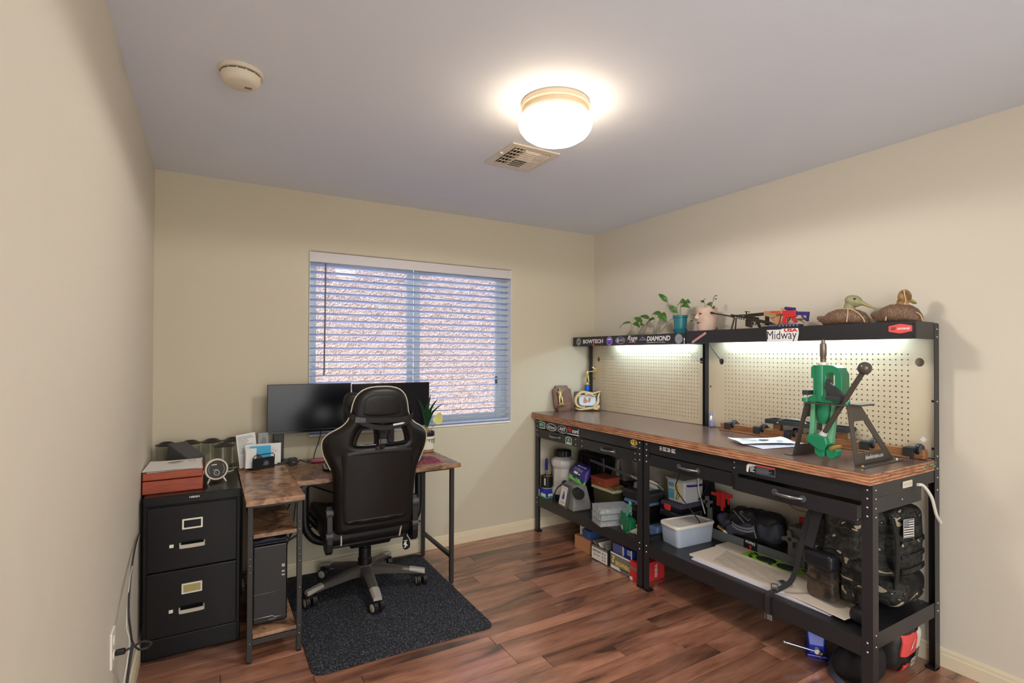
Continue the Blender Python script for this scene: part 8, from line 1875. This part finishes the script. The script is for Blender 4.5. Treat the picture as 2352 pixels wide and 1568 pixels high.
# ------------------------------------------------------------------ backpacks
def soft(M_, sx, sy, sz, r, n, wob, nm, m, parent, seed=0, taper=0.0):
    rr = random.Random(seed); a, b, c, d = (rr.uniform(0, 6) for _ in range(4))
    def f(p):
        k = 1 - taper * (p.z / sz + 0.5)
        q = Vector((p.x * k, p.y * k, p.z))
        nrm = p.normalized()
        return q + nrm * wob * (math.sin(p.y * 28 + a + p.z * 13) * 0.6 + math.sin(p.z * 34 + b + p.x * 20) * 0.6 + math.sin((p.x + p.y) * 45 + c) * 0.35)
    bx_ = MB(M_); bx_.rbox(sx, sy, sz, r, n, fn=f)
    return ob(nm, bx_, m, parent, smooth=75)
zb = SZ + 0.006
b2 = thing('backpack', 'camouflage backpack with a flag patch at the bench end', 'backpack', (2.93, -2.37, SZ), 0, 'camouflage backpacks on the near shelf')
soft(T(2.935, -2.345, zb + 0.235), 0.25, 0.22, 0.44, 0.075, 9, 0.006, 'main_body', m_camo, b2, 1, 0.06)
soft(T(2.955, -2.440, zb + 0.300), 0.235, 0.105, 0.285, 0.045, 9, 0.005, 'front_pocket', m_camo, b2, 2, 0.02)
soft(T(2.935, -2.430, zb + 0.085), 0.29, 0.150, 0.125, 0.045, 9, 0.007, 'lower_pocket', m_camo, b2, 3, 0.08)
soft(T(2.945, -2.420, zb + 0.410), 0.22, 0.100, 0.055, 0.026, 8, 0.004, 'top_flap', m_wbag, b2, 4, 0.0)
ob('side_strap', MB().ribbon([(2.808, -2.470, 0.700), (2.802, -2.490, 0.62), (2.802, -2.492, 0.50), (2.812, -2.480, 0.40)], 0.030, 0.006, (1, 0, 0), smooth=5), m_web, b2, smooth=1)
for z in (0.585, 0.525, 0.465): ob('webbing_band', MB().ribbon([(2.850, -2.488, z), (2.90, -2.497, z), (2.955, -2.500, z), (3.01, -2.497, z), (3.06, -2.487, z)], 0.020, 0.004, (0, 0.1, 1), smooth=4), m_camo, b2, smooth=1)
FMX = frame((2.882, -2.500, 0.655), (0.99, -0.05, -0.08), (0.09, 0.04, 0.99), (0, -1, 0.05))
fl_ = ob('flag_patch', MB(FMX).box(-0.043, 0.043, -0.039, 0.039, -0.004, 0.0015), m_vinylblk, b2, bevel=0.001)
mb = MB(FMX)
for k in range(7):
    x0 = -0.002 if k >= 4 else -0.039
    y0 = -0.034 + k * 0.0102; mb.box(x0, 0.039, y0, y0 + 0.0052, 0.0016, 0.0020)
mb.add(*(lambda q: (q.v, q.f))(MB().prism([(-0.043, -0.039), (0.043, -0.039), (0.043, 0.039), (-0.043, 0.039)], 0.0015, 0.0020, holes=[[(-0.041, -0.037), (0.041, -0.037), (0.041, 0.037), (-0.041, 0.037)]])))
ob('stripes', mb, m_paper, fl_)['kind'] = 'stuff'
ob('canton', MB(FMX).box(-0.039, -0.005, 0.006, 0.036, 0.0016, 0.0020), m_gink, fl_)
ob('buckle', MB(T(2.99, -2.502, 0.305)).box(-0.02, 0.02, -0.006, 0.0, -0.010, 0.010), m_dgrey2, b2, bevel=0.002)

b1 = thing('backpack', 'camouflage backpack with shoulder straps leaning behind the brown pouch', 'backpack', (2.75, -2.29, SZ), 0, 'camouflage backpacks on the near shelf')
soft(T(2.745, -2.300, zb + 0.235) @ RX(4), 0.15, 0.235, 0.42, 0.065, 9, 0.006, 'main_body', m_camo, b1, 5, 0.10)
soft(T(2.672, -2.330, zb + 0.330) @ RX(3), 0.055, 0.150, 0.240, 0.026, 8, 0.006, 'shoulder_pad', m_camo, b1, 6, 0.05)
soft(T(2.668, -2.395, zb + 0.150), 0.07, 0.13, 0.200, 0.03, 8, 0.008, 'side_pocket', m_camo, b1, 7, 0.06)
sp = [(2.680, -2.235, 0.728), (2.645, -2.205, 0.690), (2.618, -2.190, 0.60), (2.600, -2.180, 0.50), (2.590, -2.168, 0.42), (2.575, -2.150, 0.36), (2.545, -2.118, 0.322), (2.512, -2.092, 0.303), (2.4995, -2.086, 0.286), (2.4975, -2.088, 0.240), (2.4975, -2.092, 0.186)]
ob('hanging_strap', MB().ribbon(sp, 0.022, 0.003, lambda t: (0.3, -1.0, 0.0), smooth=6), m_web, b1, smooth=1)
ob('strap_end', MB().box(2.4945, 2.4990, -2.110, -2.074, 0.182, 0.206), mat('grey_strap_end', (104, 100, 92), 0.6), b1, bevel=0.001)
ob('shoulder_strap', MB().ribbon([(2.690, -2.250, 0.725), (2.655, -2.235, 0.690), (2.630, -2.222, 0.60), (2.618, -2.212, 0.535)], 0.040, 0.010, (0.3, -1, 0), smooth=5), m_wbag, b1, smooth=1)
ob('strap_slider', MB(frame((2.531, -2.100, 0.322), (0.5, -0.8, 0), (0.3, 0.2, 1), (-0.8, -0.5, 0.3))).prism(rrect(0.034, 0.040, 0.006), -0.003, 0.003, holes=[rrect(0.022, 0.010, 0.003, 3, 0, 0.009), rrect(0.022, 0.010, 0.003, 3, 0, -0.009)]), m_dgrey2, b1)
for q in (((2.640, -2.42, 0.40), (2.615, -2.445, 0.34), (2.600, -2.450, 0.31)), ((2.620, -2.46, 0.46), (2.595, -2.470, 0.38), (2.590, -2.440, 0.312))):
    ob('loose_strap', MB().ribbon([Vector(p) for p in q], 0.020, 0.003, (0.4, -1, 0), smooth=5), m_web, b1, smooth=1)
ob('buckle', MB(frame((2.612, -2.392, 0.392), (0.3, -0.95, 0), (0.1, 0.1, 0.98), (-0.95, -0.3, 0.1))).prism([(-0.020, -0.022), (0.020, -0.022), (0.020, -0.014), (0.010, -0.006), (0.010, 0.006), (0.020, 0.014), (0.020, 0.022), (-0.020, 0.022), (-0.020, 0.014), (-0.010, 0.006), (-0.010, -0.006), (-0.020, -0.014)], -0.003, 0.004), m_blk, b1, bevel=0.001)

b3 = thing('pouch_bag', 'small brown camouflage pouch with a dark flap standing on the sheets', 'pouch', (2.66, -2.24, SZ + 0.03))
PM_ = T(2.645, -2.262, 0.418) @ RZ(-14) @ RX(-3)
soft(PM_, 0.060, 0.155, 0.205, 0.026, 9, 0.005, 'body', m_camo2, b3, 8, 0.04)
soft(PM_ @ T(-0.008, 0.0, 0.070), 0.062, 0.160, 0.075, 0.022, 8, 0.003, 'flap', mat('glossy_black_flap', (30, 31, 36), 0.3, bump=(22, 0.5, 0.01)), b3, 9, 0.0)
ob('seam', MB().tube([PM_ @ Vector(q) for q in ((-0.034, 0.074, -0.012), (-0.0365, 0.03, -0.018), (-0.0365, -0.03, -0.022), (-0.034, -0.074, -0.022))], 0.0022, 6, smooth=4), m_web, b3, smooth=1)
soft(T(2.625, -2.435, SZ + 0.045), 0.09, 0.075, 0.065, 0.026, 7, 0.008, 'loose_strap_bundle', m_wbag, b1, 11)

# ------------------------------------------------------------------ floor under the near bench
bv = thing('bench_vise', 'bright blue bench vise on the floor under the near bench', 'vise', (2.722, -2.178, 0))
VM = frame((2.722, -2.178, 0.0), (-0.80, -0.60, 0), (0.60, -0.80, 0), (0, 0, 1)) @ Matrix.Diagonal((0.80, 0.80, 0.80, 1))     # u towards the photographer, v to the right
def vb(a0, a1, b0, b1, c0, c1, nm, m, bev=0.005): return ob(nm, MB(VM).box(a0, a1, b0, b1, c0, c1), m, bv, bevel=bev)
vb(-0.10, 0.045, -0.045, 0.075, 0.0, 0.016, 'swivel_base', m_vise)
ob('base_turret', MB(VM).lathe([(0.058, 0.0165), (0.060, 0.020), (0.050, 0.045), (0.044, 0.050)], 24, T(-0.03, 0.015, 0)), m_vise, bv, smooth=1)
ob('front_jaw', MB(VM).loft([[(0.040, -0.042, 0.040), (0.085, -0.036, 0.040), (0.085, 0.036, 0.040), (0.040, 0.042, 0.040)], [(0.034, -0.045, 0.095), (0.088, -0.040, 0.095), (0.088, 0.040, 0.095), (0.034, 0.045, 0.095)], [(0.020, -0.046, 0.120), (0.075, -0.044, 0.130), (0.075, 0.044, 0.130), (0.020, 0.046, 0.120)], [(0.012, -0.050, 0.168), (0.060, -0.048, 0.168), (0.060, 0.048, 0.168), (0.012, 0.050, 0.168)]]), m_vise, bv, bevel=0.005)
ob('rear_jaw', MB(VM).loft([[(-0.085, -0.038, 0.052), (-0.004, -0.038, 0.052), (-0.004, 0.038, 0.052), (-0.085, 0.038, 0.052)], [(-0.080, -0.042, 0.110), (-0.004, -0.042, 0.110), (-0.004, 0.042, 0.110), (-0.080, 0.042, 0.110)], [(-0.055, -0.050, 0.168), (-0.004, -0.050, 0.168), (-0.004, 0.050, 0.168), (-0.055, 0.050, 0.168)]]), m_vise, bv, bevel=0.006)
ob('slide', MB(VM).box(-0.12, 0.036, -0.020, 0.020, 0.058, 0.094), m_dgrey2, bv, bevel=0.003)
for a0, a1 in ((0.001, 0.012), (-0.004, 0.000)): ob('jaw_plate', MB(VM).box(a0, a1 - 0.0005, -0.052, 0.052, 0.140, 0.170), m_steel, bv)
ob('top_label', MB(VM).box(0.024, 0.054, -0.026, 0.026, 0.1682, 0.1690), m_sil, bv)
ob('screw_head', MB().cyl(VM @ Vector((0.086, 0, 0.072)), VM @ Vector((0.116, 0, 0.070)), 0.012, n=18), m_chrome, bv, bevel=0.002, smooth=1)
ob('handle_bar', MB().cyl(VM @ Vector((0.104, 0.016, 0.066)), VM @ Vector((0.125, -0.165, 0.098)), 0.0052, n=12), mat('pale_bar_steel', (160, 170, 190), 0.25, metal=0.9), bv, smooth=1)
ob('bar_knob', MB().ball(VM @ Vector((0.125, -0.168, 0.0985)), 0.008, 12, 8), m_zinc, bv, smooth=1); ob('bar_knob', MB().cyl(VM @ Vector((0.103, 0.016, 0.066)), VM @ Vector((0.118, 0.030, 0.060)), 0.013, n=14), m_zinc, bv, bevel=0.002)
ob('lock_bolt', MB(VM).lathe([(0.010, 0.0165), (0.010, 0.026), (0.006, 0.030)], 6, T(-0.075, 0.055, 0)), m_brass, bv)
# dark bag with a strap in the shade under the near end
db = thing('duffel_bag', 'dark nylon bag with a pale-edged strap on the floor under the near bench', 'bag', (2.705, -2.385, 0))
soft(T(2.705, -2.385, 0.080), 0.22, 0.17, 0.140, 0.055, 9, 0.006, 'body', m_wbag, db, 12, 0.12)
ob('strap', MB().ribbon([(2.705, -2.290, 0.085), (2.670, -2.286, 0.050), (2.625, -2.310, 0.024), (2.580, -2.365, 0.018), (2.556, -2.440, 0.012)], 0.026, 0.004, (0.5, -0.2, 0.8), smooth=5), mat('slate_strap', (66, 70, 86), 0.5), db, smooth=1)
# red, white and black shot bag leaning at the bench end
rb = thing('shot_bag', 'red, white and black printed bag standing under the bench end', 'bag', (2.93, -2.43, 0))
RM = T(2.945, -2.425, 0.112) @ RZ(3) @ RX(8)
soft(RM, 0.225, 0.12, 0.215, 0.055, 10, 0.005, 'sack', mat('black_printed_sack', (38, 36, 36), 0.35, bump=(24, 0.4, 0.006)), rb, 14, -0.04)
def patch(x0, x1, z0, z1, m, nm, lift=0.0045, curve=0.9):
    n_ = 7; V = []; F = []
    for i in range(n_ + 1):
        for j in range(n_ + 1):
            x = x0 + (x1 - x0) * i / n_ + 0.25 * (z0 + (z1 - z0) * j / n_) * 0.0; z = z0 + (z1 - z0) * j / n_
            ex = max(0, abs(x) - 0.055); ez = max(0, abs(z) - 0.050)
            y = -0.060 - 0.006 - lift * 0.2 + (0.055 - math.sqrt(max(0.0, 0.055 ** 2 - min(0.054, math.hypot(ex, ez)) ** 2)))
            V.append(RM @ Vector((x, y, z)))
    for i in range(n_):
        for j in range(n_): a = i * (n_ + 1) + j; F.append((a, a + n_ + 1, a + n_ + 2, a + 1))
    k_ = len(V); V2 = V + [v + RM.to_3x3() @ Vector((0, 0.004, 0)) for v in V]; F2 = F + [tuple(reversed([q + k_ for q in f])) for f in F]
    return ob(nm, MB().add(V2, F2), m, rb, smooth=60)
patch(-0.092, 0.022, -0.010, 0.082, m_salmon, 'red_panel'); patch(0.022, 0.104, 0.000, 0.092, m_cardw, 'white_panel', 0.004); patch(0.030, 0.098, -0.075, -0.002, m_cardg, 'grey_panel', 0.004); patch(-0.075, -0.030, -0.098, -0.050, m_salmon, 'red_corner', 0.004)
TXM = RM @ frame((-0.032, -0.0695, 0.036), (1, 0, 0), (0, 0, 1), (0, -1, 0))
mb = MB(TXM); mb.prism([(-0.012, -0.020), (-0.004, 0.002), (0.020, 0.024), (0.004, 0.000), (0.006, -0.018), (-0.002, -0.010)], 0, 0.001); ob('emblem', mb, m_cardw, rb)
mb = MB(); lettering(mb, 'LEAD', RM @ frame((0.0, -0.0695, -0.038), (1, 0, 0), (0, 0, 1), (0, -1, 0)), 0.048, 0.018, bold=0.04, lift=0.001); lettering(mb, 'SHOT', RM @ frame((0.0, -0.0695, -0.060), (1, 0, 0), (0, 0, 1), (0, -1, 0)), 0.044, 0.014, bold=0.03, lift=0.001); ob('lettering', mb, m_cardw, rb)

# ------------------------------------------------------------------ outlet and cords on the left wall
op = thing('wall_outlet', 'cream wall outlet plate low on the left wall beside the cabinet', 'outlet', (0.0, -1.415, 0.44))
OM = frame((0.0005, -1.415, 0.435), (0, 1, 0), (0, 0, 1), (1, 0, 0))
ob('plate', MB(OM).prism(rrect(0.073, 0.118, 0.005), 0, 0.006), mat('outlet_plate', (232, 226, 212), 0.35), op, bevel=0.0015)
for z in (0.024, -0.024): ob('socket', MB(OM @ T(0, z, 0.0061)).prism(oval(0.034, 0.030, 18), 0, 0.002), m_white, op, bevel=0.0006)
pg = thing('power_plug', 'black plug and looped cord in the left wall outlet', 'plug', (0.02, -1.40, 0.42))
ob('plug_body', MB().taper(0.0095, 0.038, -1.421, -1.403, 0.406, 0.424, 0.9), m_blk, pg, bevel=0.004)
cr = [(0.036, -1.412, 0.415), (0.056, -1.392, 0.413), (0.078, -1.345, 0.402), (0.098, -1.288, 0.366), (0.086, -1.268, 0.342), (0.062, -1.285, 0.350), (0.048, -1.315, 0.388), (0.043, -1.335, 0.44), (0.036, -1.330, 0.52), (0.034, -1.290, 0.62), (0.030, -1.20, 0.74)]
ob('cord', MB().tube(cr[:6], 0.0040, 8, smooth=7), m_dgrey2, pg, smooth=1)
ob('cord', MB().tube(cr[5:9] + [(0.020, -1.12, 0.56), (0.013, -0.92, 0.60), (0.0075, -0.70, 0.60)], 0.0034, 8, smooth=7), m_dgrey2, pg, smooth=1)
cable('cable', 'thin grey cord trailing down the left wall to the floor', [(0.010, -0.72, 0.60), (0.014, -0.95, 0.58), (0.024, -1.20, 0.56), (0.030, -1.33, 0.47), (0.040, -1.345, 0.42), (0.038, -1.37, 0.36), (0.030, -1.42, 0.28), (0.026, -1.50, 0.16), (0.024, -1.58, 0.03), (0.030, -1.66, 0.006)], 0.0022, m_sil)
cable('cable', 'thick black cord hanging below the left wall outlet', [(0.050, -1.335, 0.402), (0.046, -1.350, 0.37), (0.040, -1.38, 0.30), (0.034, -1.42, 0.20), (0.032, -1.47, 0.10), (0.034, -1.56, 0.008)], 0.0044, m_dgrey2)
